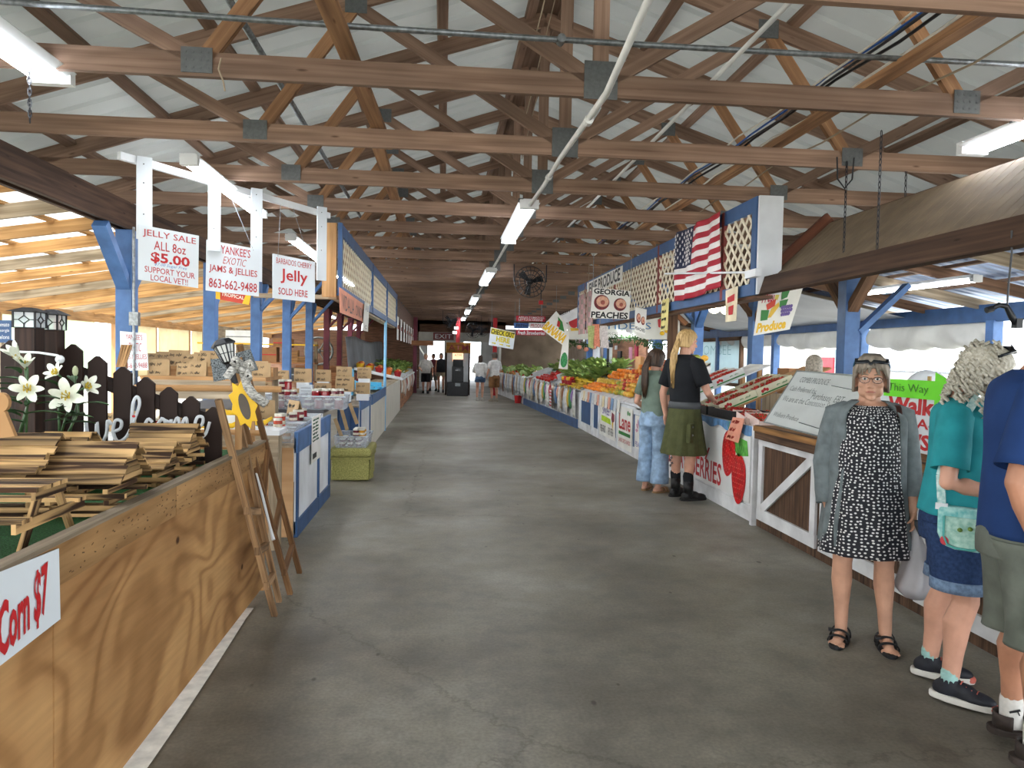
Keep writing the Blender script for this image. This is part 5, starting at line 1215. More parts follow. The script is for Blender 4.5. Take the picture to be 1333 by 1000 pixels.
m = MB(); m.box((-5.6, 33.6, 1.3), (4.2, .1, 2.6)); o = m.build('wall_left_end', BRW); o['kind'] = 'structure'
# outside on the booth side: blue covered trailer
t = thing('blue_canopy', 'blue ribbed canopy outside, behind the pickets', 'canopy', (-10.5, 15, 0)); m = MB(); m.grid(lambda u, v: (-9.6-v*3, 11.5+u*8, 1.75-.25*v+.0*u+.02*math.sin(u*120)), 160, 4); m.build('canopy_sheet', paint('canopy_blue', '4a6fae', .4, .1, 3), t, solid=.01)
for y in (11.7, 15.5, 19.3): m = MB(); m.bar((-9.7, y, 0), (-9.7, y, 1.72), .08, .08, (1, 0, 0)); m.build('canopy_leg', WHITE, t)
t, q, n = sign_board('blue_poster', 'blue poster with white lines of print at the picture edge behind the lantern post', [at(*p, Y=6.5) for p in ((-20, 417), (14, 417), (14, 446), (-20, 446))], NAVYBLUE)
for i in range(3): btext(t, q, ('Tomato', 'Georgia', 'Melons')[i], .45, .1+.28*i, .95, .28+.28*i, WHITE, 0)
m = MB(); p = at(0, 446, Y=6.52); m.bar((p.x, 6.52, 0), (p.x, 6.52, p.z), .05, .05, (1, 0, 0)); single(m, 'sign_stake', PALEW, 'stake under the blue poster behind the lantern post', 'stake', (p.x, 6.52, 0))
t = thing('green_shed', 'pale green hut outside beyond the outer raw posts', 'building', (-15, 24, 0)); m = MB(); m.box((-15, 26, 1.3), (4, 6, 2.6)); m.build('hut_wall', paint('pale_green_wall', 'b9d3ae', .7, .1, 2), t); m = MB(); m.box((-15, 26, 2.7), (4.5, 6.5, .2)); m.build('hut_roof', PALEW, t)
# ------------------------------------------------------------------ right side: strawberry counter, plank counter
SXR = 3.05
STW = paint('scuffed_white', 'd9dadb', .55, .16, 4)
t = thing('strawberry_counter', 'white strawberry counter with a wavy blue edge beside the man in the kilt', 'counter', (SXR, 8.5, 0))
m = MB(); m.box((SXR+.012, 8.55, .5), (.024, 3.2, .92)); m.build('front_board', STW, t)
m = MB(); m.box((SXR+.004, 8.55, .1), (.03, 3.24, .15)); m.build('bottom_board', STW, t)
m = MB(); m.box((SXR+.42, 8.55, .94), (.8, 3.2, .04)); m.build('counter_top', STW, t)
m = MB(); m.grid(lambda u, v: (SXR-.012-.004*v, 6.96+u*3.18, .965-v*(.085+.02*math.sin(u*40))), 80, 2); m.build('blue_edge', paint('brushed_blue', '5c88b4', .6, .3, 12), t, solid=.004)
m = MB(); m.bar((SXR-.0, 6.93, 0.0), (SXR-.0, 6.93, .97), .05, .05, (1, 0, 0)); m.build('corner_post', STW, t)
t, q, n = sign_board('strawberry_banner', 'banner reading Fresh Plant City Strawberries with two big red strawberries', [(SXR-.014, 9.75, .86), (SXR-.014, 7.0, .86), (SXR-.014, 7.0, .2), (SXR-.014, 9.75, .2)], paint('banner_white', 'dfe0de', .4, .05, 2), .004)
btext(t, q, 'Fresh', .17, .03, .44, .27, GREEN, .01, shear=.4); btext(t, q, 'Plant City', .1, .3, .60, .6, RED, .02); btext(t, q, 'STRAWBERRIES', .03, .58, .73, .95, RED, .02)
def on(q, n, u, v, k=.004): return q[0].lerp(q[1], u).lerp(q[3].lerp(q[2], u), v)+n*k
def shape(q, n, pts, mat, par, name, k=.004):
    m = MB(); m.prism([on(q, n, u, v, k) for u, v in pts], n*.002); return m.build(name, mat, par)
def berry(q, n, par, cu, cv, w, h, ang, k, mat=None, seeds=True, hull=True):
    ca, sa = math.cos(ang), math.sin(ang); asp = (q[1]-q[0]).length/(q[3]-q[0]).length
    def tr(x, y): X = x*ca-y*sa; Y = x*sa+y*ca; return (cu+X*w, cv+Y*w*asp*(h/w if False else 1)*h)
    pts = []
    for i in range(28):
        a = 2*PI*i/28; x = math.cos(a); y = math.sin(a); r = 1-.28*max(0, y)*(abs(x)**.7) ; pts.append(tr(x*(1-.32*(y+1)/2*.9), y*1.0))
    shape(q, n, pts, mat or paint('berry_red', 'c41a22', .3, .25, 12), par, 'strawberry_print', k)
    if seeds:
        m = MB()
        for i in range(-3, 4):
            for j in range(-4, 5):
                x = i*.24+(.12 if j % 2 else 0); y = j*.2
                if abs(x) < (1-.32*(y+1)/2*.9)*.92*math.sqrt(max(0, 1-y*y)): u, v = tr(x, y); p = on(q, n, u, v, k+.0025); m.bar(p, p+V(0, 0, .012), .003, .007, n)
        m.build('seed_print', paint('berry_seed', 'e0907a', .5), par)
    if hull:
        m = MB()
        for j in range(5):
            a = -PI/2+(j-2)*.55; pp = [tr(-.12, -.9), tr(.12, -.9), tr(.75*math.cos(a), -.85+.55*math.sin(a)-.1)]; m.prism([on(q, n, *p_, k+.003) for p_ in pp], n*.001)
        m.build('leaf_print', paint('leaf_print', '4f9a3d', .5, .2, 20), par)
berry(q, n, t, .80, .36, .075, 1.2, .25, .004); berry(q, n, t, .905, .70, .075, 1.25, .0, .007)
shape(q, n, [(.86, .04), (.97, .08), (.985, .3), (.9, .34), (.84, .22)], paint('leaf_print2', '5fae48', .5, .25, 16), t, 'leaf_print', .003)
BROWNP = wood('brown_weathered_plank', '6f5440', '3f2e24', .8, 1.5, 40, blotch=.3)
t = thing('plank_counter', 'brown plank counter with white cross braced frames behind the woman in the dotted dress', 'counter', (SXR, 5, 0))
y = 3.0
while y < 6.84: m = MB(); m.box((SXR+.03, y+.047, .48), (.02, .092, .95)); m.build('plank', BROWNP, t); y += .095
for a, b in ((5.72, 6.84), (4.5, 5.66), (3.25, 4.44)):
    for z in (.14, .86): m = MB(); m.bar((SXR+.005, a, z), (SXR+.005, b, z), .025, .11); m.build('white_rail', STW, t)
    for yy in (a+.05, b-.05): m = MB(); m.bar((SXR+.005, yy, .19), (SXR+.005, yy, .81), .024, .085, (0, 1, 0)); m.build('white_stile', STW, t)
    m = MB(); m.bar((SXR+.004, b-.1, .2), (SXR+.004, a+.1, .8), .02, .085, (0, 1, 1)); m.build('white_brace', STW, t)
m = MB(); m.box((SXR+.12, 4.95, .965), (.36, 3.8, .05)); m.build('ledge', wood('ledge_pine', 'a87a48', '73502e', .7, 1.5, 30), t)
m = MB(); m.box((SXR-.03, 4.95, .93), (.03, 3.8, .13)); m.build('ledge_face', BROWNP, t)
m = MB(); m.box((SXR+.6, 4.95, .6), (.7, 3.7, .03)); m.build('under_shelf', BROWNP, t)
# whiteboard
t, q, n = sign_board('whiteboard', 'grey white board with handwritten lines leaning over the brown ledge', [(3.42, 6.86, 1.52), (3.42, 5.48, 1.50), (3.06, 5.42, 1.0), (3.06, 6.76, 1.03)], paint('whiteboard_face', 'c6cbc8', .35, .04, 3), .012)
PEN = paint('marker_pen', '55605f', .5)
for txt, u0, v0, u1, v1 in (('COMBS PRODUCE', .12, .1, .5, .2), ('Cash Preferred for', .06, .28, .42, .37), ('Purchases  EBT', .4, .35, .78, .46), ('We are at the Concession Stand', .05, .47, .75, .57), ('Walkers Produce', .06, .78, .42, .86)):
    btext(t, q, txt, u0, v0, u1, v1, PEN, -.008, shear=.1)
m = MB(); m.bar(on(q, n, .55, .2, .004), on(q, n, .9, .24, .004), .003, .006); m.bar(on(q, n, .45, .87, .004), on(q, n, .85, .9, .004), .003, .006); m.build('pen_stroke', PEN, t)
m = MB(); m.tube([p+n*.004 for p in q], .008, 5, closed=True); m.build('rim', paint('board_rim', '8c9290', .5), t)
# walkers sign and green arrow
t, q, n = sign_board('walkers_sign', 'white sign with red letters starting Walke above Accept, behind the woman in teal', [(3.36, 5.42, 1.40), (3.36, 4.05, 1.40), (3.34, 4.05, .99), (3.34, 5.42, .99)], WHITEB, .01)
btext(t, q, "Walker's", .1, .04, .72, .36, RED, .04); btext(t, q, 'Now Accepting', .06, .42, .9, .64, RED, .02); btext(t, q, 'EBT/SNAP', .1, .68, .8, .95, RED, .035)
NEON = paint('neon_green_card', '6fdc2a', .6, .05, 5)
t = thing('arrow_sign', 'neon green card arrow reading This Way above the red lettered sign', 'sign', (3.34, 4.9, 1.4))
ay = lambda y, z: V(3.33, y, z)
m = MB(); m.prism([ay(5.30, 1.37), ay(4.72, 1.37), ay(4.72, 1.335), ay(4.38, 1.44), ay(4.72, 1.56), ay(4.72, 1.50), ay(5.30, 1.50)], (.006, 0, 0)); m.build('card', NEON, t)
letters('This Way', ay(5.24, 1.395)-V(.002, 0, 0), (0, -1, 0), (0, 0, 1), .46, .075, paint('arrow_pen', '3c7a22', .5), t, bold=-.005)
m = MB(); m.box((3.38, 4.85, 1.45), (.01, .03, .16)); m.build('back_stick', RAW, t)
# price tags
def tag_card(quad, label, mat, rows=3, ink=None, cat='card', group=None):
    t, q, n = sign_board('price_tag', label, quad, mat, .003, cat, group); m = MB()
    for i in range(rows): scribble(m, on(q, n, .12, (i+.85)/rows, .002), q[1]-q[0], q[0]-q[3], (q[1]-q[0]).length*.75, (q[0]-q[3]).length/rows*.55, .0022, 2, i+rows, .002)
    m.build('handwriting', ink or paint('red_pen', 'a33b30', .6), t); return t
tag_card([at(*p, X=SXR-.05) for p in ((954, 543), (969, 545), (961, 577), (944, 571))], 'salmon card with prices hanging on the strawberry counter edge', SALMON)

# strawberries
STRAW = paint('strawberry_skin', 'c8281f', .35, .25, 40, rnd=.15)
def berries(seed, n, w, d, h, r=.019):
    q = random.Random(seed); m = MB()
    for i in range(n):
        x, y = q.uniform(-w, w), q.uniform(-d, d); z = h*(1-.6*(x/w)**2*.5-.6*(y/d)**2*.5)+q.uniform(-.008, .008)
        rot = Euler((q.uniform(-1, 1), q.uniform(-1, 1), q.random()*6)).to_matrix()
        m.lathe([(.001, -r), (r*.55, -r*.6), (r*.95, r*.15), (r*.8, r*.6), (.001, r*.7)], (x, y, z), 7, 0, rot)
        m.add([V(x, y, z)+rot @ V(math.cos(a)*r*.7, math.sin(a)*r*.7, r*.72) for a in (0, 2.1, 4.2)], [(0, 1, 2)], 1)
    return m
def punnet_proto():
    t = thing('strawberry_punnet', '', 'punnet'); m = MB(); w = .06; h = .06
    m.add([(-w*.8, -w*.8, 0), (w*.8, -w*.8, 0), (w*.8, w*.8, 0), (-w*.8, w*.8, 0), (-w, -w, h), (w, -w, h), (w, w, h), (-w, w, h)], [(3, 2, 1, 0), (0, 1, 5, 4), (1, 2, 6, 5), (2, 3, 7, 6), (3, 0, 4, 7)]); m.build('punnet_wall', CLEAR, t, solid=.002)
    o = berries(4, 34, w*.86, w*.86, .075).build('strawberries', [STRAW, paint('calyx', '4f7a32', .7)], t, smooth=True); o['kind'] = 'stuff'; return t
PUN = punnet_proto(); pu = [0]
def punnet(loc, label, rot=(0, 0, 0)):
    o = PUN if not pu[0] else dup(PUN); pu[0] = 1; o.location = loc; o.rotation_euler = rot; o['label'] = label; o['group'] = label; return o
def tray_proto(name, mat, w=.3, d=.45, h=.10, cat='crate'):
    t = thing(name, '', cat)
    for s in (-1, 1):
        m = MB(); m.box((0, s*d/2, h/2), (w, .012, h)); m.build('long_side', mat, t); m = MB(); m.box((s*w/2, 0, h/2), (.012, d, h)); m.build('short_side', mat, t)
    m = MB(); m.box((0, 0, .006), (w, d, .012)); m.build('tray_floor', mat, t); return t
bt = tray_proto('black_crate', BLACKP, .42, .72, .10)
for k, (y, lab) in enumerate(((8.0, 'black crate of loose red strawberries at the counter edge'), (8.78, 'black crate of strawberries next to the man in the kilt'))):
    o = bt if k == 0 else dup(bt); o.location = (SXR+.26, y, .965); o['label'] = lab
    o2 = berries(11+k, 150, .19, .34, .10, .022).build('strawberries', [STRAW, paint('calyx', '4f7a32', .7)], o, smooth=True); o2['kind'] = 'stuff'
flat_m = paint('flat_card_cream', 'd9d6b8', .7, .06, 6); flat_w = paint('flat_card_white', 'd5d6d2', .7, .06, 6); pinkf = paint('flat_card_pink', 'dcc4ba', .7, .06, 6)
def flat_proto(mat, seed, L=.46, d=.3, h=.10):
    """a berry flat, long side along x, printed side towards -y"""
    t = thing('strawberry_flat', '', 'box')
    for s in (-1, 1):
        m = MB(); m.box((0, s*d/2, h/2), (L, .008, h)); m.build('long_side', mat, t); m = MB(); m.box((s*L/2, 0, h*.45), (.008, d, h*.9)); m.build('short_side', mat, t)
    m = MB(); m.box((0, 0, .004), (L, d, .008)); m.build('box_floor', mat, t)
    m = MB(); m.box((.02, -d/2-.005, h*.17), (L*.9, .002, h*.16)); m.build('green_stripe', GREEN, t)
    for i in (-1, 0, 1): m = MB(); m.ball((-.13+i*.03, -d/2-.004, h*.5+.012*(i == 0)), (.018, .003, .02), 8, 6); m.build('strawberry_print', RED, t)
    m = MB(); scribble(m, (.02, -d/2-.004, h*.45), (1, 0, 0), (0, 0, 1), L*.4, h*.25, .002, 2, seed, .002); m.build('print', GREEN, t)
    o = berries(seed, 90, L*.45, d*.42, h*.92).build('strawberries', [STRAW, paint('calyx', '4f7a32', .7)], t, smooth=True); o['kind'] = 'stuff'; return t
fp = flat_proto(flat_m, 21); fw = flat_proto(flat_w, 22); fpk = flat_proto(pinkf, 23, .5, .26, .09); fu = {}
def flat(p, loc, rot, label, grp=None):
    o = p if p.name not in fu else dup(p); fu[p.name] = 1; o.location = loc; o.rotation_euler = rot; o['label'] = label
    if grp: o['group'] = grp
    return o
sl = math.atan2(.42, 1.0)
for (y, x0, z0, pr, nm_, cnt) in ((8.35, 3.3, 1.09, fp, 'front', 2), (8.66, 3.3, 1.09, fp, 'second', 2), (9.75, 3.3, 1.14, fw, 'third', 2), (10.06, 3.3, 1.14, fw, 'last', 2)):
    for k in range(cnt):
        p = V(x0+(.12+.47*k)*math.cos(sl), y, z0+(.12+.47*k)*math.sin(sl)-.04)
        flat(pr, p, (0, -sl, 0), 'cardboard strawberry flat on the %s sloping row, %s' % (nm_, ('lowest', 'next up the slope', 'highest')[k]))
for (y0, y1, x0, z0, L, lab) in ((8.18, 8.86, 3.2, 1.0, 1.4, 'pale sloping board under the front strawberry flats'), (9.58, 10.24, 3.15, 1.03, 1.35, 'sloping board under the rear strawberry flats')):
    t = thing('sloping_board', lab, 'display board', (x0, y0, z0)); m = MB(); m.bar((x0, (y0+y1)/2, z0), (x0+L*math.cos(sl), (y0+y1)/2, z0+L*math.sin(sl)), y1-y0, .02); m.build('board', RAW if y0 < 9 else STW, t)
    for f in (.15, .9):
        for yy in (y0+.06, y1-.06): m = MB(); x = x0+L*f*math.cos(sl); z = z0+L*f*math.sin(sl)-.01; m.bar((x, yy, .963 if f < .5 else 0), (x, yy, z), .05, .05, (1, 0, 0)); m.build('leg', RAW, t)
for k, (x, y, z) in enumerate(((3.2, 7.2, .965), (3.5, 7.25, .965), (3.2, 7.52, .965), (3.75, 7.35, 1.0))):
    flat(fpk, (x+.06, y, z), (0, -.1-.1*(k == 3), PI/2*.92), ('pinkish berry flat at the counter corner over the salmon card', 'pinkish berry flat one in from the counter corner', 'pinkish berry flat beside the black crate', 'pinkish berry flat further back by the whiteboard')[k])
for i in range(10): punnet((3.6+.122*(i % 2), 7.62+.125*(i//2), .962), 'clear punnet of strawberries behind the black crates')
m = MB(); m.box((5.1, 7.35, .45), (1.3, 1.3, .9)); single(m, 'stock_table', BLACKP, 'dark low stock table behind the whiteboard', 'table', (5.1, 7.35, 0))
bc = tray_proto('black_crate', BLACKP, .5, .6, .2)
for k in range(2): o = bc if k == 0 else dup(bc); o.location = (4.75, 7.45, .905+.205*k); o['label'] = ('lower black crate stacked behind the whiteboard', 'upper black crate stacked behind the whiteboard')[k]
t = thing('carton', 'brown carton behind the strawberry slope beside the blue post', 'carton', (5.6, 11.2, 0)); m = MB(); m.box((5.6, 11.2, 1.3), (.5, .4, .4)); m.build('box_body', paint('brown_carton', '9a6f4a', .8, .12, 5), t); m = MB(); m.box((5.6, 10.99, 1.3), (.4, .01, .05)); m.build('tape', PALEW, t); m = MB(); m.box((5.6, 11.2, .55), (.9, .6, 1.1)); m.build('stand', PALEW, t)

# ------------------------------------------------------------------ the long fruit stall
t = thing('fruit_stall', 'white fronted fruit counter with blue panels and fruit posters', 'counter', (SXR, 13, 0))
F0, F1 = 10.25, 16.3
m = MB(); m.box((SXR+.015, (F0+F1)/2, .44), (.03, F1-F0, .78)); m.build('front_board', WHITE, t)
m = MB(); m.box((SXR, (F0+F1)/2, .12), (.03, F1-F0, .17)); m.build('bottom_board', STW, t)
m = MB(); m.box((SXR+.45, 10.82, .82), (.9, 1.1, .03)); m.build('counter_top', STW, t)
for a, b in ((15.0, 15.95), (14.15, 14.6), (12.6, 12.7), (10.35, 11.5)): m = MB(); m.box((SXR-.006, (a+b)/2, .44), (.012, b-a, .56)); m.build('blue_panel', NAVYBLUE, t)
for y in (10.3, 12.56, 14.1, 14.75, 16.1): m = MB(); m.bar((SXR-.012, y, .06), (SXR-.012, y, .8), .03, .09, (0, 1, 0)); m.build('white_stile', WHITE, t)
def poster(y0, y1, z0, z1, label, mat=PAPER, x=SXR-.018, name='poster'):
    return sign_board(name, label, [(x, y1, z1), (x, y0, z1), (x, y0, z0), (x, y1, z0)], mat, .004, 'poster')
t, q, n = poster(12.72, 14.02, .14, .76, 'white poster of a bunch of fruit with a yellow green band on the fruit counter')
shape(q, n, [(.15, .38), (.72, .42), (.75, .58), (.15, .55)], paint('lime_print', 'b7d92c', .5), t, 'lime_band'); shape(q, n, [(.8, .2), (.95, .25), (.95, .45), (.85, .5), (.78, .4)], paint('plum_print', '7a2a3a', .5), t, 'fruit_print'); shape(q, n, [(.82, .5), (.9, .48), (.86, .72)], YELLOW, t, 'cone_print')
btext(t, q, 'SWEET', .2, .1, .75, .34, PURPLE, .01); btext(t, q, 'FRESH FRUIT', .08, .68, .42, .9, BLACK, 0); btext(t, q, 'VERY FRESH', .58, .68, .9, .9, BLACK, 0)
t, q, n = poster(11.56, 12.5, .09, .79, 'white poster with the red word Lane and a green band')
btext(t, q, 'Lane', .08, .17, .9, .55, RED, .02); shape(q, n, [(.08, .6), (.9, .6), (.9, .68), (.08, .68)], GREEN, t, 'green_band'); btext(t, q, 'SOUTHERN', .15, .61, .85, .67, WHITE, .01); btext(t, q, 'LANE ORCHARDS', .08, .76, .92, .86, JR, .01)
m = MB(); p = on(q, n, .72, .12); m.ball(p, (.006, .05, .04), 8, 6); p = on(q, n, .84, .13); m.ball(p, (.006, .04, .03), 8, 6); m.build('leaf_print', GREEN, t)
t, q, n = poster(10.78, 11.38, .2, .72, 'white poster of pink blossoms on a blue panel', x=SXR-.02)
for i in range(7): a = PI+i*PI/6; shape(q, n, [(.5+.12*math.cos(a)+.28*math.cos(a)*r+w_*math.sin(a), .45+.12*math.sin(a)+.28*math.sin(a)*r-w_*math.cos(a)) for r, w_ in ((.1, 0), (.6, .06), (1, 0), (.6, -.06))], PINK, t, 'petal_print')
btext(t, q, 'PEACHES', .1, .78, .9, .94, PURPLE, .01)
t, q, n = poster(10.3, 10.76, .2, .72, 'white poster with a peach and the word PEACH half behind the kilt', x=SXR-.02)
shape(q, n, [(.45+.25*math.cos(i*PI/8), .45+.2*math.sin(i*PI/8)) for i in range(16)], paint('peach_print', 'cf6a4a', .5, .3, 10), t, 'peach_print'); btext(t, q, 'PEACH', .08, .75, .92, .95, BLACK, .01)
# the strip of hanging tags along the edge
tagc = ['e3e2dc', 'd9a08a', 'e0ded6', 'e8d9b0', '7893b4', 'd9a08a', 'e3e2dc', 'c9d2d8']
y = 15.9; k = 0
while y > 12.5:
    c = tagc[(k*3) % 8]; m = MB(); x = SXR-.03; m.prism([(x, y, .89), (x, y-.2, .89), (x-.02, y-.2, .68), (x-.015, y, .68)], (.003, 0, 0))
    o = single(m, 'hanging_card', paint('tag_'+c, c, .7, .08, 8), {'e3e2dc': 'white', 'e0ded6': 'white', 'd9a08a': 'salmon', 'e8d9b0': 'cream', '7893b4': 'blue', 'c9d2d8': 'pale grey'}[c]+' card in the strip hanging from the fruit counter edge', 'card', (x, y, .89), 'cards along the fruit counter edge'); y -= .24; k += 1
# sloping fruit shelf and fruit
def slope_shelf(y0, y1, x0, z0, x1, z1, label, mat=STW):
    t = thing('fruit_shelf', label, 'shelf', (x0, y0, z0)); m = MB(); m.prism([(x0, y0, z0), (x1, y0, z1), (x1, y0, .02), (x0, y0, .02)], (0, .02, 0)); m.prism([(x0, y1, z0), (x1, y1, z1), (x1, y1, .02), (x0, y1, .02)], (0, -.02, 0)); m.build('end_board', mat, t)
    m = MB(); m.prism([(x0, y0, z0), (x1, y0, z1), (x1, y0, z1-.03), (x0, y0, z0-.03)], (0, y1-y0, 0)); m.build('shelf_board', mat, t)
    return lambda x: z0+(x-x0)*(z1-z0)/(x1-x0)
def heap(kind, y0, y1, x0, x1, zf, dy, dx, label, group, jit=.3, lift=.0, sc=1.0, maxn=400, layers=1):
    c = 0
    for L_ in range(layers):
        x = x0+(L_ % 2)*dx*.5
        while x < x1 and c < maxn:
            y = y0+R.random()*dy
            while y < y1 and c < maxn:
                fruit(kind, (x+R.uniform(-jit, jit)*dx, y+R.uniform(-jit, jit)*dy, zf(x)+lift+L_*.05+R.uniform(0, .012)), label, group, sc=sc); y += dy; c += 1
            x += dx
zf = slope_shelf(11.42, 14.55, 3.12, .86, 4.25, 1.56, 'sloping white shelf heaped with mangoes and peaches')
heap('mango', 11.5, 12.9, 3.55, 4.22, zf, .125, .105, 'red and yellow mango in the sloping heap behind the couple', 'mangoes', sc=1.15, layers=1)
heap('mango', 11.55, 12.7, 3.66, 4.2, zf, .15, .13, 'mango lying on top of the sloping mango heap', 'upper mangoes', lift=.07, sc=1.1)
heap('peach', 12.9, 14.4, 3.45, 4.2, zf, .1, .09, 'peach in the sloping heap beside the mangoes', 'peaches', sc=1.2)
heap('mango', 12.3, 14.5, 3.2, 3.5, zf, .13, .11, 'mango along the low front of the fruit slope', 'front mangoes', sc=1.05, lift=.02)
heap('peach', 12.9, 14.3, 3.6, 4.1, zf, .16, .14, 'peach lying on top of the peach heap', 'upper peaches', sc=1.2, lift=.065)
zg = slope_shelf(14.6, 16.4, 3.12, .86, 4.1, 1.3, 'sloping white shelf of oranges and bananas')
heap('orange', 14.7, 16.3, 3.2, 3.42, zg, .095, .09, 'bright orange in the low row over the counter edge', 'front oranges', sc=1.15, lift=.01)
for k in range(7): fruit('banana_hand', (3.5+.1*(k % 2), 14.75+.24*k, zg(3.5)+.0), 'hand of yellow bananas between the two rows of oranges', 'bananas', rot=(0, -.4, R.uniform(1.2, 1.9)), sc=1.35)
heap('orange', 14.7, 16.3, 3.72, 4.0, zg, .1, .095, 'orange in the upper row above the bananas', 'upper oranges', sc=1.2, lift=.02)
heap('orange', 14.8, 16.2, 3.76, 3.98, zg, .13, .12, 'orange lying on top of the upper row', 'top oranges', sc=1.15, lift=.085)
# cartons at the kilt man's elbow
CART = paint('tan_carton', 'b48a5c', .8, .1, 6)
for k, (y, z, h, lab) in enumerate(((11.1, .84, .13, 'low tan carton on the counter edge, bottom of the pair'), (11.15, .975, .17, 'open tan carton on top of the pair by the mangoes'), (10.55, .84, .16, 'tan carton on the counter edge right behind the couple'), (10.55, 1.005, .14, 'upper tan carton right behind the couple'))):
    t = thing('fruit_carton', lab, 'carton', (3.3, y, z)); w = .36; d = .5
    for s in (-1, 1):
        m = MB(); m.box((3.3, y+s*d/2, z+h/2), (w, .012, h)); m.build('carton_side', CART, t); m = MB(); m.box((3.3+s*w/2, y, z+h/2), (.012, d, h)); m.build('carton_side', CART, t)
    m = MB(); m.box((3.3, y, z+.006), (w, d, .012)); m.build('carton_floor', CART, t); m = MB(); m.box((3.3-w/2-.008, y, z+h*.55), (.003, .16, .03)); m.build('hand_hole', paint('dark_slot', '3a2a1c', .8), t)
    if k in (1, 3): heap('mango', y-.18, y+.2, 3.2, 3.42, lambda x: z+h*.5, .12, .11, 'mango in the open tan carton', 'mangoes in cartons')

# ------------------------------------------------------------------ bags, greens and peppers further on
def fx(y): return 3.05-(y-16.4)*.0435 if y > 16.4 else 3.05
t = thing('green_stall', 'long counter on a blue plinth hung all over with bags', 'counter', (3, 20, 0))
m = MB(); m.bar((fx(16.4), 16.4, .1), (fx(24.4), 24.4, .1), .05, .2); m.build('blue_plinth', NAVYBLUE, t)
m = MB(); m.bar((fx(16.4)+.04, 16.4, .5), (fx(24.4)+.04, 24.4, .5), .04, .62); m.build('front_board', STW, t)
BAG2 = [paint('bag_'+c, c, .6, .2, 10) for c in ('d9d8d2', 'cfd4d8', 'e2e0da', 'b7a48c', 'c9b9a0', '8a5a3a', '8e6fa8', '4a8f62', 'd8b23c', 'd9a08a', 'c44a4a', 'dedad4', 'a5adb4', '54749e')]
cols = ['white', 'pale blue', 'white', 'tan', 'cream', 'brown', 'purple', 'green', 'yellow', 'salmon', 'red', 'white', 'grey', 'blue']
k = 0; y = 16.5
while y < 24.3:
    i = (0, 6, 7, 8, 11, 1, 5, 3, 0, 9, 13, 12, 4, 0, 10, 2)[k % 16]; h = (.62, .4, .32, .28, .6, .5, .45, .56)[(k*3) % 8]
    hang_bag(fx(y)-.05, y+.1, .86-.03*(k % 2), .27, h, BAG2[i], cols[i]+' cloth bag hanging on the blue plinth counter', cols[i]+' bags on the blue plinth counter', (-1, 0, 0)); y += .21; k += 1
t = thing('striped_bag', 'red and white striped bag hanging among the others on the blue plinth counter', 'bag', (fx(19)-.1, 19, .8)); m = MB(); m.grid(lambda u, v: (fx(19)-.14, 18.85+u*.3, .78-v*.5), 6, 12, mif=lambda u, v: int(v*12) % 2); m.build('bag_body', [RED, WHITE], t, solid=.01); m = MB(); m.tube([(fx(19)-.14, 18.9, .78), (fx(19)-.14, 19, .88), (fx(19)-.14, 19.1, .78)], .008, 5); m.build('handle', RED, t)
zh = slope_shelf(16.5, 20.4, 3.13, .88, 4.3, 1.38, 'sloping shelf of bananas, squash and green tops')
heap('yellow_squash', 16.6, 19.0, 3.1, 3.35, zh, .16, .1, 'yellow squash at the low front of the greens shelf', 'yellow squash', sc=1.2)
heap('banana_hand', 16.7, 19.4, 3.4, 3.9, zh, .36, .2, 'hand of bananas under the green tops', 'bananas on the greens shelf', sc=1.3)
heap('lettuce', 16.6, 20.3, 3.45, 4.25, zh, .26, .22, 'leafy green bunch standing up on the greens shelf', 'green bunches', sc=1.7, lift=.02)
heap('lime', 16.6, 18.4, 3.85, 4.2, zh, .15, .12, 'green lime among the leafy bunches', 'limes', sc=1.3, lift=.05)
for y in (17.9, 18.3, 18.75): pail('red', (3.14, y, zh(3.14)), 'red basket of peppers at the edge of the greens shelf, %s' % {17.9: 'the first', 18.3: 'the second', 18.75: 'the third'}[y], 1.3)
for i in range(18): fruit('red_pepper' if i % 4 else 'yellow_pepper', (3.14+R.uniform(-.08, .08), 17.85+R.random()*.95, zh(3.14)+.13), 'pepper heaped in the baskets of the greens shelf', 'basket peppers', sc=1.1)
zk = slope_shelf(20.5, 24.4, 2.98, .88, 4.4, 1.42, 'sloping shelf with tomatoes below and dark greens above')
heap('tomato', 20.6, 23.2, 3.0, 3.3, zk, .13, .11, 'red tomato at the low front of the far greens shelf', 'tomatoes', sc=1.3)
heap('red_pepper', 20.8, 22.6, 3.35, 3.6, zk, .18, .12, 'red pepper above the tomatoes', 'red peppers', sc=1.3)
heap('cucumber', 20.6, 24.2, 3.7, 4.3, zk, .3, .12, 'dark cucumber on the far greens shelf', 'cucumbers', sc=1.4)
heap('lettuce', 21, 24.3, 3.7, 4.3, zk, .42, .3, 'dark leafy bunch on the far greens shelf', 'dark green bunches', sc=1.6)
m = MB(); m.bar((3.2, 20.45, 1.0), (4.4, 20.45, 1.5), .03, .2); single(m, 'shelf_divider', STW, 'white slanting divider board between the two green shelves', 'board', (3.2, 20.45, 1))
m = MB(); m.bar((3.0, 24.45, .95), (4.4, 24.45, 1.45), .03, .22); single(m, 'shelf_divider', STW, 'white slanting divider board at the far end of the dark greens', 'board', (3.0, 24.45, 1))
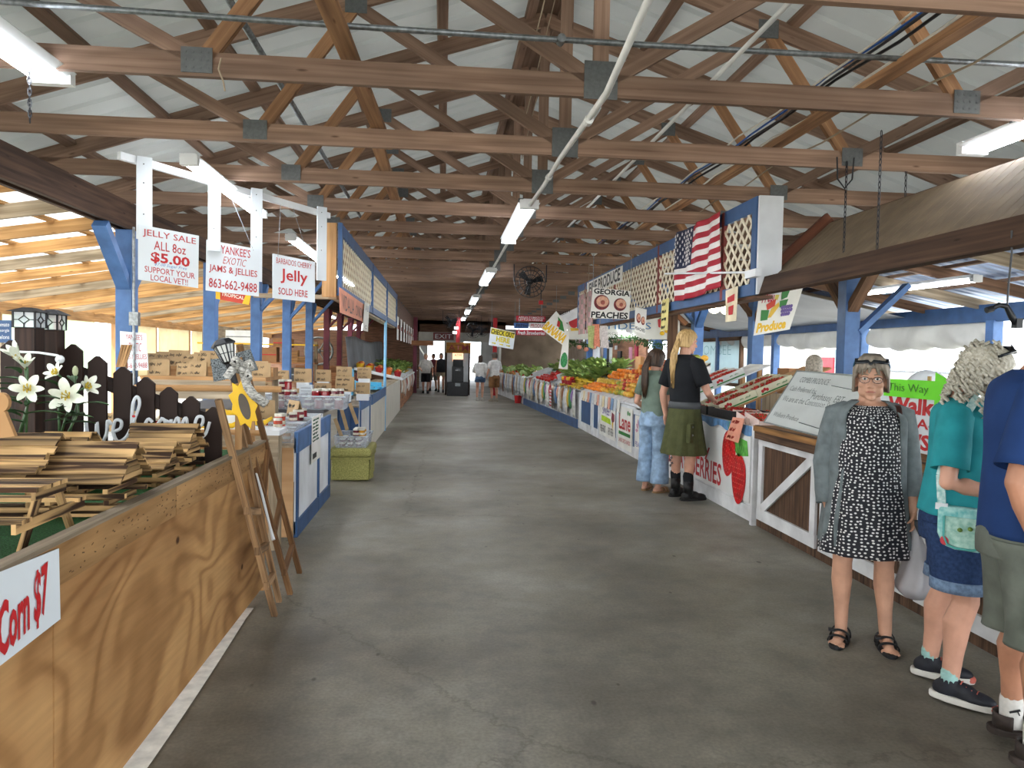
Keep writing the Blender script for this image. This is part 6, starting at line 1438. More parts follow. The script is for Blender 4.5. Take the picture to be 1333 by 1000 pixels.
# last stall by the check out
t = thing('far_stall', 'last stall on the fruit side, hung with grey and white bags', 'counter', (2.5, 28, 0))
gx = lambda y: 2.69-(y-24.5)*.065
m = MB(); m.bar((gx(24.5)+.03, 24.5, .42), (gx(33)+.03, 33, .42), .04, .84); m.build('front_board', STW, t); m = MB(); m.prism([(gx(24.5), 24.5, .83), (gx(24.5)+1.1, 24.5, 1.1), (gx(33)+1.1, 33, 1.1), (gx(33), 33, .83)], (0, 0, .025)); m.build('counter_top', STW, t)
k = 0; y = 24.6
while y < 32.6:
    i = (0, 12, 1, 3, 2, 13, 5, 11)[k % 8]; hang_bag(gx(y)-.04, y+.12, .86, .3, (.6, .5, .66, .45)[k % 4], BAG2[i], cols[i]+' bag hanging on the last stall', cols[i]+' bags on the last stall', (-1, 0, 0)); y += .3; k += 1
zl = lambda x: .86+max(0, x-2.4)*.35
for i in range(70):
    y = 24.7+R.random()*8; x = gx(y)+.12+R.random()*.8; kd = R.choice(('cabbage', 'onion', 'peach', 'lettuce', 'orange', 'tomato'))
    fruit(kd, (x, y, .86+(x-gx(y))*.25), {'cabbage': 'cabbage', 'onion': 'onion', 'peach': 'peach', 'lettuce': 'leafy bunch', 'orange': 'orange', 'tomato': 'tomato'}[kd]+' on the last stall', kd+' on the last stall', sc=1.5)
t = thing('red_bucket', 'small red bucket on the floor under the bags', 'bucket', (2.5, 24.9, 0)); m = MB(); m.lathe([(.1, 0), (.13, .26), (.12, .26), (.09, .01)], (2.55, 24.9, 0), 14); m.build('bucket_wall', RED, t); m = MB(); m.tube([(2.42, 24.9, .26), (2.55, 24.9, .38), (2.68, 24.9, .26)], .008, 5); m.build('handle', GREYM, t)
# ------------------------------------------------------------------ fascia, flag and signs over the fruit side
LX0 = 2.9
fascia(LX0, (6.69, 7.51, 9.83, 12.38, 15.03, 15.83), 2.235, 3.145, -1, 'blue framed cream lattice fascia hung over the fruit side', paint('red_brown_stile', '7d3a34', .6, .15, 6), .115)
m = MB(); m.bar((LX0+.11, 6.66, 2.235), (LX0+.11, 6.66, 3.145), .03, .23, (1, 0, 0)); single(m, 'fascia_end_board', WHITE, 'white board closing the end of the fruit side fascia', 'board', (LX0+.11, 6.66, 2.235))
m = MB(); m.bar((LX0+.12, 6.75, 2.22), (LX0+.12, 15.8, 2.22), .16, .03); single(m, 'soffit_board', BRW, 'dark board under the fruit side lattice', 'board', (LX0, 12, 2.22))
# flag
FX = LX0-.05; fy0, fy1, fz0, fz1 = 8.9, 7.43, 2.376, 3.15
t = thing('flag', 'United States flag hung over the lattice fascia', 'flag', (FX, 8.1, fz1))
def flg(u, v):
    y = fy0+(fy1-fy0)*u; return (FX-.02-.018*math.sin(u*14+v*3)-.012*math.sin(u*25), y, fz1-.0-(fz1-fz0)*v-.03*math.sin(PI*u)*v-.05*(1-u)*v)
FR = paint('flag_red', 'a01c2e', .7, .1, 6); FW = paint('flag_white', 'dcd9d6', .7, .08, 6); FB = paint('flag_blue', '1f2540', .7, .15, 8)
m = MB(); m.grid(flg, 60, 39, mif=lambda u, v: 2 if (u < .4 and v < 7/13) else int(v*13) % 2); m.build('cloth', [FR, FW, FB], t, smooth=True, solid=.004)
m = MB()
for r in range(9):
    for c in range(6 if r % 2 == 0 else 5):
        u = .4*(c*2+1+(r % 2))/12; v = (7/13)*(r+1)/10; p = Vector(flg(u, v))+V(-.006, 0, 0)
        m.prism([p+V(0, (.024 if i % 2 == 0 else .01)*math.sin(i*PI/5)*1.5, (.024 if i % 2 == 0 else .01)*math.cos(i*PI/5)) for i in range(10)], (-.002, 0, 0))
m.build('stars', FW, t)
m = MB(); m.tube([(FX-.1, 9.07, 2.68), (FX+.0, 6.8, 2.45)], .011, 8); m.box((FX+.0, 6.64, 2.42), (.06, .24, .07)); single(m, 'tube_lamp', WHITE, 'slim white rod across the foot of the flag', 'rod', (FX, 8.4, 2.6))
# small cards on the fascia
tag_card([(FX, 9.5, 2.38), (FX, 9.2, 2.39), (FX-.01, 9.2, 1.98), (FX-.01, 9.5, 1.98)], 'yellow handwritten note hanging under the lattice beside the flag', paint('yellow_note', 'e0d48c', .7), 4, BLACK)
t, q, n = sign_board('small_card', 'small cream card with red print hanging near the end of the fascia', [(FX, 7.3, 2.32), (FX, 6.99, 2.34), (FX, 7.01, 2.0), (FX, 7.28, 2.0)], paint('cream_card', 'd8ccae', .7), .004)
shape(q, n, [(.2, .25), (.8, .2), (.8, .4), (.2, .42)], RED, t, 'red_print'); shape(q, n, [(.3, .55), (.75, .52), (.7, .8), (.35, .8)], RED, t, 'fruit_print')
t, q, n = sign_board('farm_produce_sign', 'white strip on the lattice with black slanting letters PRODUCE', [(FX+.02, 14.75, 3.11), (FX+.02, 11.8, 3.11), (FX+.02, 11.8, 2.86), (FX+.02, 14.75, 2.83)], PAPER, .004)
btext(t, q, 'FINE PRODUCE', .08, .12, .95, .9, BLACK, .03)
# Georgia peaches
t, q, n = sign_board('peach_sign', 'white sign reading GEORGIA PEACHES with two peaches', [at(*p, Y=10.79) for p in ((772, 374), (821, 379), (819, 416), (768, 414))], PAPER, .01)
btext(t, q, 'GEORGIA', .03, .02, .98, .2, BLACK, .035); btext(t, q, 'PEACHES', .02, .78, .96, .99, BLACK, .035)
def peach(q, n, par, cu, cv, ru, rv):
    shape(q, n, [(cu+ru*math.cos(i*PI/12), cv+rv*math.sin(i*PI/12)) for i in range(24)], paint('peach_dark', '7c2f30', .5, .3, 30), par, 'peach_print', .003)
    shape(q, n, [(cu+.02+ru*.8*math.cos(i*PI/12), cv-rv*.12+rv*.72*math.sin(i*PI/12)) for i in range(24)], paint('peach_flesh', 'd9a488', .5, .15, 30), par, 'peach_print', .005)
    shape(q, n, [(cu+.03+ru*.3*math.cos(i*PI/8), cv+rv*.3*math.sin(i*PI/8)) for i in range(16)], paint('peach_stone', 'a85a4a', .5, .2, 30), par, 'peach_print', .007)
peach(q, n, t, .26, .47, .2, .25); peach(q, n, t, .74, .5, .165, .22)
m = MB(); m.bar(q[0], V(q[0].x, q[0].y, 3.16), .008, .008); m.bar(q[1], V(q[1].x, q[1].y, 3.16), .008, .008); m.build('hanger', GREYM, t)
t, q, n = sign_board('small_peach_sign', 'small narrow sign with two peaches under the lattice, right of the big peach sign', [at(*p, Y=10.3) for p in ((827, 400), (842, 403), (840, 436), (826, 431))], PAPER, .006)
peach(q, n, t, .32, .42, .2, .2); peach(q, n, t, .72, .48, .18, .17); btext(t, q, 'PEACHES', .05, .78, .95, .92, BLACK, .02)
m = MB(); m.bar(q[0].lerp(q[1], .5), q[0].lerp(q[1], .5)+V(.12, 0, .1), .01, .01); m.build('hanger', GREYM, t)
# gabled stall sign behind the fascia
GY_ = 16.9; G = lambda px, py, y=GY_: at(px, py, Y=y)
t = thing('gabled_sign', 'wide pale gabled sign board of the fruit stall, partly hidden by the peach sign', 'sign', G(810, 440))
m = MB(); m.prism([G(739, 442), G(885, 442), G(885, 418), G(868, 401), G(757, 401), G(739, 410)], (0, .05, 0)); m.build('board', paint('sign_cream', 'd3d2c8', .6, .06, 2), t)
for a, b in (((868, 399), (893, 422)),): m = MB(); m.bar(G(*a), G(*b), .1, .16, (0, 1, 0)); m.build('rake_board', WFR, t)
m = MB(); m.bar(G(714, 424, 16.8), G(776, 396, 16.8), .06, .22, (0, 0, 1)); m.build('rake_board', STW, t)
letters('FRESH', G(726, 413, 16.68), G(752, 402, 16.68)-G(726, 413, 16.68), (0, 0, 1), .3, .06, BLACK, t)
pq = [G(739, 403, GY_-.01), G(885, 403, GY_-.01), G(885, 442, GY_-.01), G(739, 442, GY_-.01)]; nn = V(0, -1, 0)
btext(t, pq, 'FIRTIDERS', .16, .44, .74, .66, paint('sign_blue', '3f6f9c', .5), .0); btext(t, pq, 'PRODUCE', .33, .76, .57, .85, paint('sign_grey', '6a6a64', .5), -.01)
shape(pq, nn, [(.055+.045*math.cos(i*PI/8), .42+.2*math.sin(i*PI/8)) for i in range(16)], paint('apple_red', 'b8242c', .5), t, 'apple_print'); shape(pq, nn, [(.02, .62), (.09, .62), (.1, .7), (.03, .72)], paint('banana_print', 'd9b23c', .5), t, 'banana_print', .006)
shape(pq, nn, [(.8, .34), (.84, .28), (.91, .3), (.925, .4), (.9, .55), (.87, .58), (.85, .52), (.83, .62), (.805, .58)], paint('apple_red', 'b8242c', .5), t, 'strawberry_print'); shape(pq, nn, [(.8, .32), (.84, .25), (.92, .28), (.9, .33), (.84, .31)], GREEN, t, 'leaf_print', .006)
for px in (760, 866): m = MB(); p = G(px, 402, GY_+.02); m.bar(p, (p.x, p.y, 3.2), .03, .03); m.build('hanger', PALEW, t)
t = thing('garland', 'leafy garland with flowers hanging along the foot of the gabled sign', 'garland', G(810, 445)); m = MB(); q_ = random.Random(9)
for i in range(420):
    u = q_.random(); px = 738+u*140; py = 444+5*math.sin(u*9)+q_.uniform(-4, 5); p = G(px, py, GY_-.12+q_.uniform(-.06, .06)); leafm(m, p, (q_.uniform(-1, 1), q_.uniform(-1, .3), q_.uniform(-1, .6)), q_.uniform(.05, .1), .045)
o = m.build('garland_leaves', paint('garland_green', '4c6a3c', .7, .3, 20), t); o['kind'] = 'stuff'
m = MB(); m.tube([G(738+k*14, 444+5*math.sin(k*.9), GY_-.12) for k in range(11)], .015, 5); m.build('garland_stem', LEAF, t)
for px, py in ((862, 434), (868, 431), (773, 452), (763, 455), (754, 452)): m = MB(); m.ball(G(px, py, GY_-.2), (.06, .05, .05), 8, 6); m.build('flower', YELLOW if px > 800 else SALMON, t, smooth=True)
# banners near the far end of the fascia
t, q, n = sign_board('fruit_banner', 'hanging fruit banner with fat yellow letters', [at(*p, Y=15.93) for p in ((724, 405), (740, 424), (732, 449), (704, 428))], PAPER, .006)
m = MB(); m.bar(q[0], V(q[0].x, 15.93, 3.16), .006, .006); m.build('hanger', GREYM, t); btext(t, q, 'BANANA', .02, .55, .98, .95, YELLOW, .05); shape(q, n, [(.25, .1), (.6, .12), (.9, .4), (.6, .5)], GREEN, t, 'leaf_print'); shape(q, n, [(.35, .22), (.5, .2), (.6, .42), (.45, .45)], RED, t, 'fruit_print', .006)
t, q, n = sign_board('cabbage_banner', 'long white banner with a green cabbage hanging under the fruit banner', [at(*p, Y=15.97) for p in ((735, 430), (741, 432), (739, 481), (727, 480))], PAPER, .006)
shape(q, n, [(.5+.42*math.cos(i*PI/8), .76+.2*math.sin(i*PI/8)) for i in range(16)], paint('cabbage_print', '3f9a58', .5, .35, 30), t, 'cabbage_print')
for k, (px, py, c, lab) in enumerate(((769, 438, 'a8b070', 'green printed paper strip hanging below the peach sign'), (775, 436, 'd9886c', 'orange printed paper strip hanging below the peach sign'), (785, 438, 'cfc6c2', 'pale pleated paper hanging below the peach sign'))):
    t, q, n = sign_board('paper_strip', lab, [at(px-4, py-14, Y=12.08), at(px+5, py-14, Y=12.08), at(px+4+2*k, py+16, Y=12.08), at(px-3, py+14, Y=12.08)], paint('strip_'+c, c, .7, .2, 30), .003)
    m = MB(); m.bar(q[0], V(q[0].x, 12.08, 3.16), .006, .006); m.build('string', PALEW, t)
for k, px in enumerate((758, 768)):
    t = thing('hanging_bag', 'thin patterned bag hung at the far end of the lattice, %s' % ('outer one' if k == 0 else 'inner one'), 'bag', at(px, 375, X=2.81)); m = MB(); m.grid(lambda u, v: (2.81-.03*math.sin(PI*u), at(px-4, 0+400, X=2.81).y+(at(px+4, 400, X=2.81).y-at(px-4, 400, X=2.81).y)*u, 2.88-v*.8), 6, 8, mif=lambda u, v: int(v*8+u*3) % 2); m.build('bag_body', [paint('pat_pink', 'b48a8a', .7), paint('pat_grey', '8f7f78', .7)], t, solid=.01); m = MB(); m.bar((2.81, at(px, 400, X=2.81).y, 2.86), (2.88, at(px, 400, X=2.81).y, 3.05), .01, .01); m.build('handle', PALEW, t)
# produce strips and check out
t = thing('produce_sign', 'stacked red, blue and white produce boards hung over the aisle', 'sign', at(690, 425, Y=19.79)); yb = 19.79
def strip(par, c0, c1, mat, name):
    a, b = at(*c0, Y=yb), at(*c1, Y=yb); m = MB(); m.box(((a.x+b.x)/2, yb, (a.z+b.z)/2), (b.x-a.x, .03, a.z-b.z)); m.build(name, mat, par); return [V(a.x, yb-.02, a.z), V(b.x, yb-.02, a.z), V(b.x, yb-.02, b.z), V(a.x, yb-.02, b.z)]
SR = paint('strip_red', 'b02034', .5, .08, 4)
q = strip(t, (672, 411), (710, 419), SR, 'red_board'); btext(t, q, 'APPLES-TOMATOES', .08, .12, .95, .48, WHITE, .01); btext(t, q, 'LETTUCE-GREENS', .08, .54, .9, .9, WHITE, .01)
q = strip(t, (669, 420.5), (688, 428), paint('strip_blue', '3a5f9c', .5), 'blue_board'); btext(t, q, 'FRESH', .15, .2, .9, .8, BLACK, .01)
q = strip(t, (688.5, 420.5), (712, 428), WHITE, 'white_board'); btext(t, q, 'PRODUCE', .1, .15, .98, .85, JR, .01)
q = strip(t, (672, 429.5), (710, 437), SR, 'red_board'); btext(t, q, 'Fresh Strawberries', .05, .15, .97, .9, WHITE, .02, shear=.2)
m = MB(); a = at(676, 411, Y=yb); b_ = at(705, 411, Y=yb); m.bar((a.x, yb, a.z-.5), (a.x, yb, 3.16), .02, .02); m.bar((b_.x, yb, b_.z-.5), (b_.x, yb, 3.16), .02, .02); m.build('hanger', GREYM, t)
t, q, n = sign_board('check_out_sign', 'white hanging sign with yellow and black letters CHECK OUT HERE', [at(*p, Y=21.07) for p in ((639, 426), (671, 433), (668, 455), (636, 449))], WHITEB, .02)
m = MB(); m.prism([on(q, n, .02, .03, .0), on(q, n, .99, .03, .0), on(q, n, .97, .36, .0), on(q, n, .02, .36, .0)], n*.0015); m.build('yellow_band', paint('sign_yellow', 'd6c52a', .5), t)
btext(t, q, 'CHECK OUT', .03, .06, .97, .34, BLACK, .03); btext(t, q, 'HERE', .27, .42, .82, .72, paint('sign_yellow', 'd6c52a', .5), .05)
for u in (.2, .5, .78): shape(q, n, [(u-.08, .82), (u+.03, .82), (u+.03, .78), (u+.09, .85), (u+.03, .92), (u+.03, .88), (u-.08, .88)], paint('sign_yellow', 'd6c52a', .5), t, 'arrow')
m = MB(); m.bar(q[0]+V(.02, 0, -.05), V(q[0].x+.02, q[0].y, 3.16), .01, .01); m.bar(q[1]+V(-.02, 0, -.05), V(q[1].x-.02, q[1].y, 3.16), .01, .01); m.build('hanger', GREYM, t)
# produce banner by the awning
t, q, n = sign_board('produce_banner', 'white cloth banner with vegetables, grapes and yellow letters Produce, beside the awning', [at(*p, Y=8.22) for p in ((990, 372), (1048, 366), (1028, 429), (981, 437))], PAPER, .004)
btext(t, q, 'Produce', .05, .76, .86, .96, YELLOW, .05, shear=.1); btext(t, q, 'Fresh', .08, .08, .42, .36, paint('banner_pink', 'c02c4c', .5), .02, shear=.3)
GRP = paint('grape_print', '6a5598', .5, .2, 40)
for i in range(14): cu = .62+.055*(i % 5)+.02*(i//5); cv = .5+.075*(i//5); shape(q, n, [(cu+.038*math.cos(j*PI/5), cv+.04*math.sin(j*PI/5)) for j in range(10)], GRP, t, 'grape_print', .004+.0002*i)
for pts, mt, nm2 in (([(.5, .05), (.72, .02), (.68, .3), (.55, .34)], GREEN, 'leaf_print'), ([(.4, .1), (.5, .1), (.46, .34), (.38, .3)], paint('corn_print', 'd9c75a', .5), 'corn_print'), ([(.2, .4), (.42, .3), (.42, .45), (.25, .52)], paint('tomato_print', 'd0402a', .5), 'tomato_print'), ([(.35, .5), (.5, .38), (.54, .46), (.38, .68), (.3, .68)], paint('banana_print', 'd9b23c', .5), 'banana_print'), ([(.1, .5), (.3, .52), (.3, .72), (.12, .72)], GREEN, 'leaf_print'), ([(.52, .36), (.72, .34), (.7, .48), (.55, .5)], GREEN, 'leaf_print')):
    shape(q, n, pts, mt, t, nm2, .003)
m = MB(); m.tube([q[1], V(q[1].x+.1, 8.22, 3.16)], .004, 5); m.tube([q[0], V(q[0].x-.02, 8.22, 3.16)], .004, 5); m.build('string', DARKM, t)
# brown plank awning
AWN = paint('awning_planks', '6f5f4b', .8, .15, 6)
t = thing('plank_awning', 'brown sloping plank awning hung from the trusses over the plank counter', 'awning', (3.0, 5, 2.3))
ya, yb2 = 6.72, 1.5; xb, zb, xt, zt = 2.98, 2.33, 3.62, 2.93
y = ya; k = 0
while y > yb2:
    m = MB(); m.prism([(xb, y, zb), (xb, y-.098, zb), (xt, y-.098, zt), (xt, y, zt)], (.012, 0, -.012)); m.build('plank', AWN, t); y -= .104; k += 1
m = MB(); m.prism([(xb+.012, ya, zb-.012), (xb+.012, yb2, zb-.012), (xt+.012, yb2, zt-.012), (xt+.012, ya, zt-.012)], (.01, 0, -.01)); m.build('backing', paint('awning_gap', '2f261d', .9), t)
m = MB(); m.bar((xb-.02, ya+.06, zb-.02), (xb-.02, yb2, zb-.02), .045, .17, (.3, 0, 1)); m.build('edge_beam', HB, t)
m = MB(); m.bar((xb-.0, ya+.05, zb+.03), (xt+.03, ya+.05, zt+.05), .05, .13, (-.7, 0, .7)); m.build('rake_board', wood('rake_brown', '7a4a34', '4a2a1e', .7, 1, 24), t)
m = MB(); m.bar((xt+.04, ya, zt-.05), (xt+.04, yb2, zt-.05), .05, .12); m.build('top_beam', HB, t)
m = MB(); m.tube([at(985, 368, Y=6.85), at(996, 381, Y=6.8)], .035, 8); single(m, 'white_tube', WHITE, 'short white tube tied at the end of the awning', 'tube', at(990, 374, Y=6.8))
# curved microphone arm by the man in navy
t = thing('clip_camera', 'black jointed arm with a small camera head beside the man in navy', 'camera arm', at(1317, 425, Y=3.6)); A = lambda px, py, y=3.6: at(px, py, Y=y)
m = MB(); m.tube([A(1290, 403), A(1300, 397), A(1310, 399), A(1317, 412), A(1322, 422)], [.012, .014, .014, .017, .014], 8); m.build('arm', BLACKP, t, smooth=True)
m = MB(); m.tube([A(1284, 404), A(1292, 402)], .016, 8); m.build('head', BLACKP, t); m = MB(); m.box(A(1324, 421), (.035, .04, .05)); m.build('clamp', BLACKP, t)
m = MB(); m.tube([A(1311, 398), A(1313, 370), A(1317, 330), A(1317, 300)], .005, 6); m.build('cable', BLACKP, t)
# fans
def fan(c, r, label):
    c = Vector(c); t = thing('cage_fan', label, 'fan', c)
    m = MB()
    for k in range(20): a = k*PI/10; d = V(math.cos(a), 0, math.sin(a)); m.tube([c+d*r*.12+V(0, -.1, 0), c+d*r*.7+V(0, -.08, 0), c+d*r+V(0, 0, 0)], .006, 4)
    for f, dy in ((1, 0), (.72, -.08), (.42, -.1)): m.tube([c+V(r*f*math.cos(a), dy, r*f*math.sin(a)) for a in [2*PI*i/24 for i in range(24)]], .008, 5, closed=True)
    m.build('cage', DARKM, t)
    m = MB(); m.lathe([(.001, -.06), (r*.2, -.05), (r*.2, .12), (.001, .13)], c, 12, rot=Matrix.Rotation(-PI/2, 3, 'X')); m.build('motor', BLACKP, t, smooth=True)
    for k in range(3): a = k*2*PI/3+.3; d = V(math.cos(a), 0, math.sin(a)); x = V(-math.sin(a), .4, math.cos(a)); m = MB(); m.prism([c+d*r*.15-x*.03, c+d*r*.85-x*.06, c+d*r*.85+x*.06, c+d*r*.15+x*.03], (0, .008, 0)); m.build('blade', DARKM, t)
    for s in (-1, 1): m = MB(); m.bar(c+V(s*r*1.05, 0, 0), V(c.x+s*r*1.05, c.y, max(3.16, c.z+r*1.1)), .02, .02); m.build('bracket', DARKM, t)
fan(at(690, 367, Y=13.30), .28, 'big black cage fan among the trusses over the fruit side')
fan(at(587, 418, Y=26.15), .27, 'black cage fan high before the exit header, the leftmost of the far fans')
fan(at(616, 430, Y=28.72), .30, 'black cage fan beside the red post')
fan(at(628, 430, Y=31.3), .25, 'last black cage fan behind the check out sign')
m = MB(); m.box(at(704, 394, Y=17.22), (.1, .08, .09)); single(m, 'alarm_box', RED, 'small red alarm box under the far trusses', 'alarm', at(704, 394, Y=17.22))
m = MB(); p = at(704, 394, Y=17.22); m.bar((p.x, 17.22, p.z), (p.x, 17.22, 3.16), .02, .02); single(m, 'alarm_rod', DARKM, 'thin rod carrying the small red alarm box', 'rod', (p.x, 17.22, 3.16))
# ATM
ax0, ay0 = .58, 29.0
t = thing('cash_machine', 'black cash machine on a black base in the middle of the aisle', 'cash machine', (ax0, ay0, 0))
m = MB(); m.box((ax0, ay0, .27), (.82, .55, .54)); m.build('base', BLACKP, t, bevel=.02)
m = MB(); m.box((ax0, ay0, .85), (.44, .5, .62)); m.build('cabinet', BLACKP, t, bevel=.02)
m = MB(); m.prism([(ax0-.2, ay0-.27, 1.16), (ax0+.2, ay0-.27, 1.16), (ax0+.2, ay0-.1, 1.42), (ax0-.2, ay0-.1, 1.42)], (0, .3, 0)); m.build('head', BLACKP, t, bevel=.01)
m = MB(); m.box((ax0, ay0-.27, 1.02), (.2, .02, .1)); m.build('screen', paint('dark_screen', '30333c', .2), t)
m = MB(); m.box((ax0-.05, ay0-.29, 1.0), (.1, .01, .03)); m.build('slot', WHITE, t); m = MB(); m.box((ax0, ay0-.29, .44), (.2, .02, .12)); m.build('badge', GREYM, t)
t = thing('atm_booth', 'wooden board reading ATM over white panels behind the cash machine', 'booth', (ax0, 29.5, 0)); yb = 29.45
m = MB(); m.box((ax0+.02, yb, 1.88), (.98, .12, .42)); m.build('sign_board', wood('atm_board', 'a8762c', '7d541c', .7, 1.5, 20), t)
letters('ATM', (ax0-.38, yb-.07, 1.76), (1, 0, 0), (0, 0, 1), .8, .24, paint('atm_red', '7a1e20', .5), t, bold=.01)
for s in (-1, 1): m = MB(); m.box((ax0+s*.33, yb+.1, .9), (.2, .06, 1.7)); m.build('white_panel', WHITE, t); m = MB(); m.bar((ax0+s*.46, yb, 0), (ax0+s*.46, yb, 1.7), .07, .07, (1, 0, 0)); m.build('booth_post', DARKW, t)
m = MB(); m.box((ax0+.0, yb+.05, 1.5), (.42, .04, .34)); ps = m.build('lit_panel', glow('atm_panel', 'e8b088', 1.0), t); letters('ATM', (ax0-.14, yb+.02, 1.54), (1, 0, 0), (0, 0, 1), .28, .09, RED, t)
m = MB(); m.bar((ax0+.0, 29.9, 0), (ax0+.0, 29.9, 3.1), .16, .16, (1, 0, 0)); single(m, 'red_post', paint('red_post', 'a5262e', .5, .1, 3), 'red post behind the ATM board, rising to the trusses', 'post', (ax0, 29.9, 0))
for k, (px, py) in enumerate(((594, 427), (592, 433))): p = at(px, py, Y=29.7); t = thing('flood_lamp', ('upper small lamp on the red post', 'lower small lamp on the red post')[k], 'lamp', p); m = MB(); m.box(p, (.16, .06, .1)); m.build('lamp_face', glow('lamp_face', 'ffffff', 3), t); m = MB(); m.bar(p+V(0, .02, 0), (ax0-.05, 29.85, p.z), .02, .02); m.build('lamp_arm', DARKM, t)
for x, y, lab, h in ((-1.15, 30.5, 'maroon post at the mouth of the way out, jelly side', MAROON), (2.05, 29.5, 'red post beside the white shirted couple', RED)): m = MB(); m.bar((x, y, 0), (x, y, 3.1), .16, .16, (1, 0, 0)); single(m, 'aisle_post', h, lab, 'post', (x, y, 0))
m = MB(); m.box((-.85, 30.3, 2.05), (.9, .06, .2)); single(m, 'wooden_board', WFR, 'brown board nailed to the maroon post at the way out', 'board', (-.85, 30.3, 2.05))
# back walls and clutter on the fruit side
m = MB(); m.box((5.75, 28, 1.25), (.1, 11, 2.5)); o = m.build('wall_right', paint('pale_wall', 'b8a796', .7, .15, 2)); o['kind'] = 'structure'
m = MB(); m.box((5.0, 19.6, 1.5), (.06, 3.6, 1.5)); o = m.build('wall_right_peg', wood('peg_board', 'b5886c', '8f6650', .8, 1, 14)); o['kind'] = 'structure'
m = MB(); m.box((4.9, 19.6, .38), (.3, 3.6, .76)); single(m, 'low_cabinet', PALEW, 'pale low cabinet under the peg board behind the fruit', 'cabinet', (4.9, 19.6, 0))
for k, (y, z, s, mt, lab) in enumerate(((18.6, 1.75, (.05, .25, .5), paint('crimson_cloth', '94213c', .6), 'crimson cloth hanging on the peg board'), (19.2, 1.7, (.05, .2, .4), PINK, 'pink packet hanging on the peg board'), (18.2, 1.45, (.1, .5, .4), CART, 'tan box hanging low on the peg board'), (20.4, 1.6, (.05, .4, .4), DARKM, 'dark round fan shape on the peg board'), (20.9, 1.9, (.04, .2, .12), WHITE, 'white label high on the peg board'))):
    m = MB(); m.box((4.97-s[0]/2, y, z), s); single(m, 'hung_item', mt, lab, 'hung item', (4.95, y, z), bevel=.01)
for k, (y, z, s, mt, lab) in enumerate(((24, 1.7, (.04, .5, .6), paint('poster_navy', '27395f', .6), 'navy poster on the pale wall of the fruit side'), (25.2, 1.75, (.04, .5, 1.0), paint('door_dark', '33261f', .7), 'dark doorway board in the pale wall'), (23.2, 1.75, (.06, .35, .5), paint('amber_glass', 'd9a63c', .4), 'amber jar panel on the pale wall'), (22.8, 1.65, (.05, .3, 1.3), paint('striped_curtain', 'b0a9a2', .7, .5, 16, col2='3a3335'), 'striped curtain beside the amber panel'), (27, 1.6, (.05, 1.2, 1.2), WHITE, 'white notice board on the pale wall'), (29, 1.6, (.05, .6, 1.1), paint('grey_door', 'a5a49c', .6), 'grey hatch on the pale wall'))):
    m = MB(); m.box((5.68, y, z), s); single(m, 'wall_panel', mt, lab, 'panel', (5.68, y, z))
for k in range(6): m = MB(); y = 23.5+k*.8; m.prism([(5.0, y, 2.35), (5.0, y+.35, 2.35), (5.0, y+.17, 2.1)], (.01, 0, 0)); single(m, 'bunting_flag', WHITE if k % 2 else PINK, 'little triangular bunting flag over the check out counter', 'bunting', (5.0, y, 2.35), 'bunting')
m = MB(); m.tube([(5.0, 23.2+k*.5, 2.36) for k in range(11)], .006, 5); m.bar((5.0, 23.2, 2.36), (5.0, 23.2, 3.0), .01, .01); single(m, 'hanging_string', PALEW, 'cord carrying the bunting over the check out counter', 'cord', (5, 25, 2.36))
t = thing('corner_post', 'black and white post with a small hook behind the oranges', 'post', at(793, 480, Y=17)); p = at(793, 480, Y=17); m = MB(); m.bar((p.x, 17, 0), (p.x, 17, 2.0), .1, .1, (1, 0, 0)); m.build('post_shaft', WHITE, t); m = MB(); m.box((p.x, 16.93, 1.9), (.12, .02, .1)); m.box((p.x-.05, 16.94, 1.3), (.05, .02, 1.2)); m.build('black_edge', BLACKP, t)
m = MB(); p = at(811, 478, Y=15.6); m.lathe([(.13, 0), (.2, .15), (.19, .15), (.12, .01)], (4.26, 17.7, zh(4.26)+.01), 12); single(m, 'green_bowl', paint('bright_green_plastic', '4fd05a', .4), 'bright green bowl at the top of the greens shelf', 'bowl', (4.26, 17.7, 1.3))
# the painted sheet, the trailer and the booths outside
t = thing('painted_sheet', 'pale sheet in a wooden frame, painted with the teal letters COMBEE', 'sheet', (8.0, 21, 1.5)); m = MB(); m.box((8.05, 21.2, 1.55), (.02, 3.7, 1.25)); m.build('sheet_cloth', sheer('sheet_pale', 'd6e6ea', .5, .6, .04), t)
letters('COMBEE', (8.02, 22.7, 1.75), (0, -1, 0), (0, 0, 1), 2.7, .28, paint('teal_letters', '8fb8bc', .6), t, bold=-.02)
m = MB(); m.grid(lambda u, v: (8.03, 22.85-.35*u, 1.2+.35*v), 4, 4, ); m.build('green_blot', TEALP, t, solid=.004)
for a, b in (((8.05, 23.1, .9), (8.05, 23.1, 2.25)), ((8.05, 19.35, .9), (8.05, 19.35, 2.25)), ((8.05, 23.1, 2.2), (8.05, 19.3, 2.2)), ((8.05, 23.1, .92), (8.05, 19.3, .92))): m = MB(); m.bar(a, b, .1, .1, (1, 0, 0)); m.build('frame', RPW, t)
for y in (23.0, 19.4): m = MB(); m.bar((8.1, y, 0), (8.1, y, .95), .1, .1, (1, 0, 0)); m.build('frame_leg', RPW, t)
t = thing('white_trailer', 'white trailer outside with two dark ribbed bands', 'trailer', (11.5, 16.5, 0)); m = MB(); m.box((12.2, 16.6, 1.7), (2.2, 5.2, 2.5)); m.build('trailer_wall', paint('trailer_white', 'e6e9ec', .5, .04, 2), t)
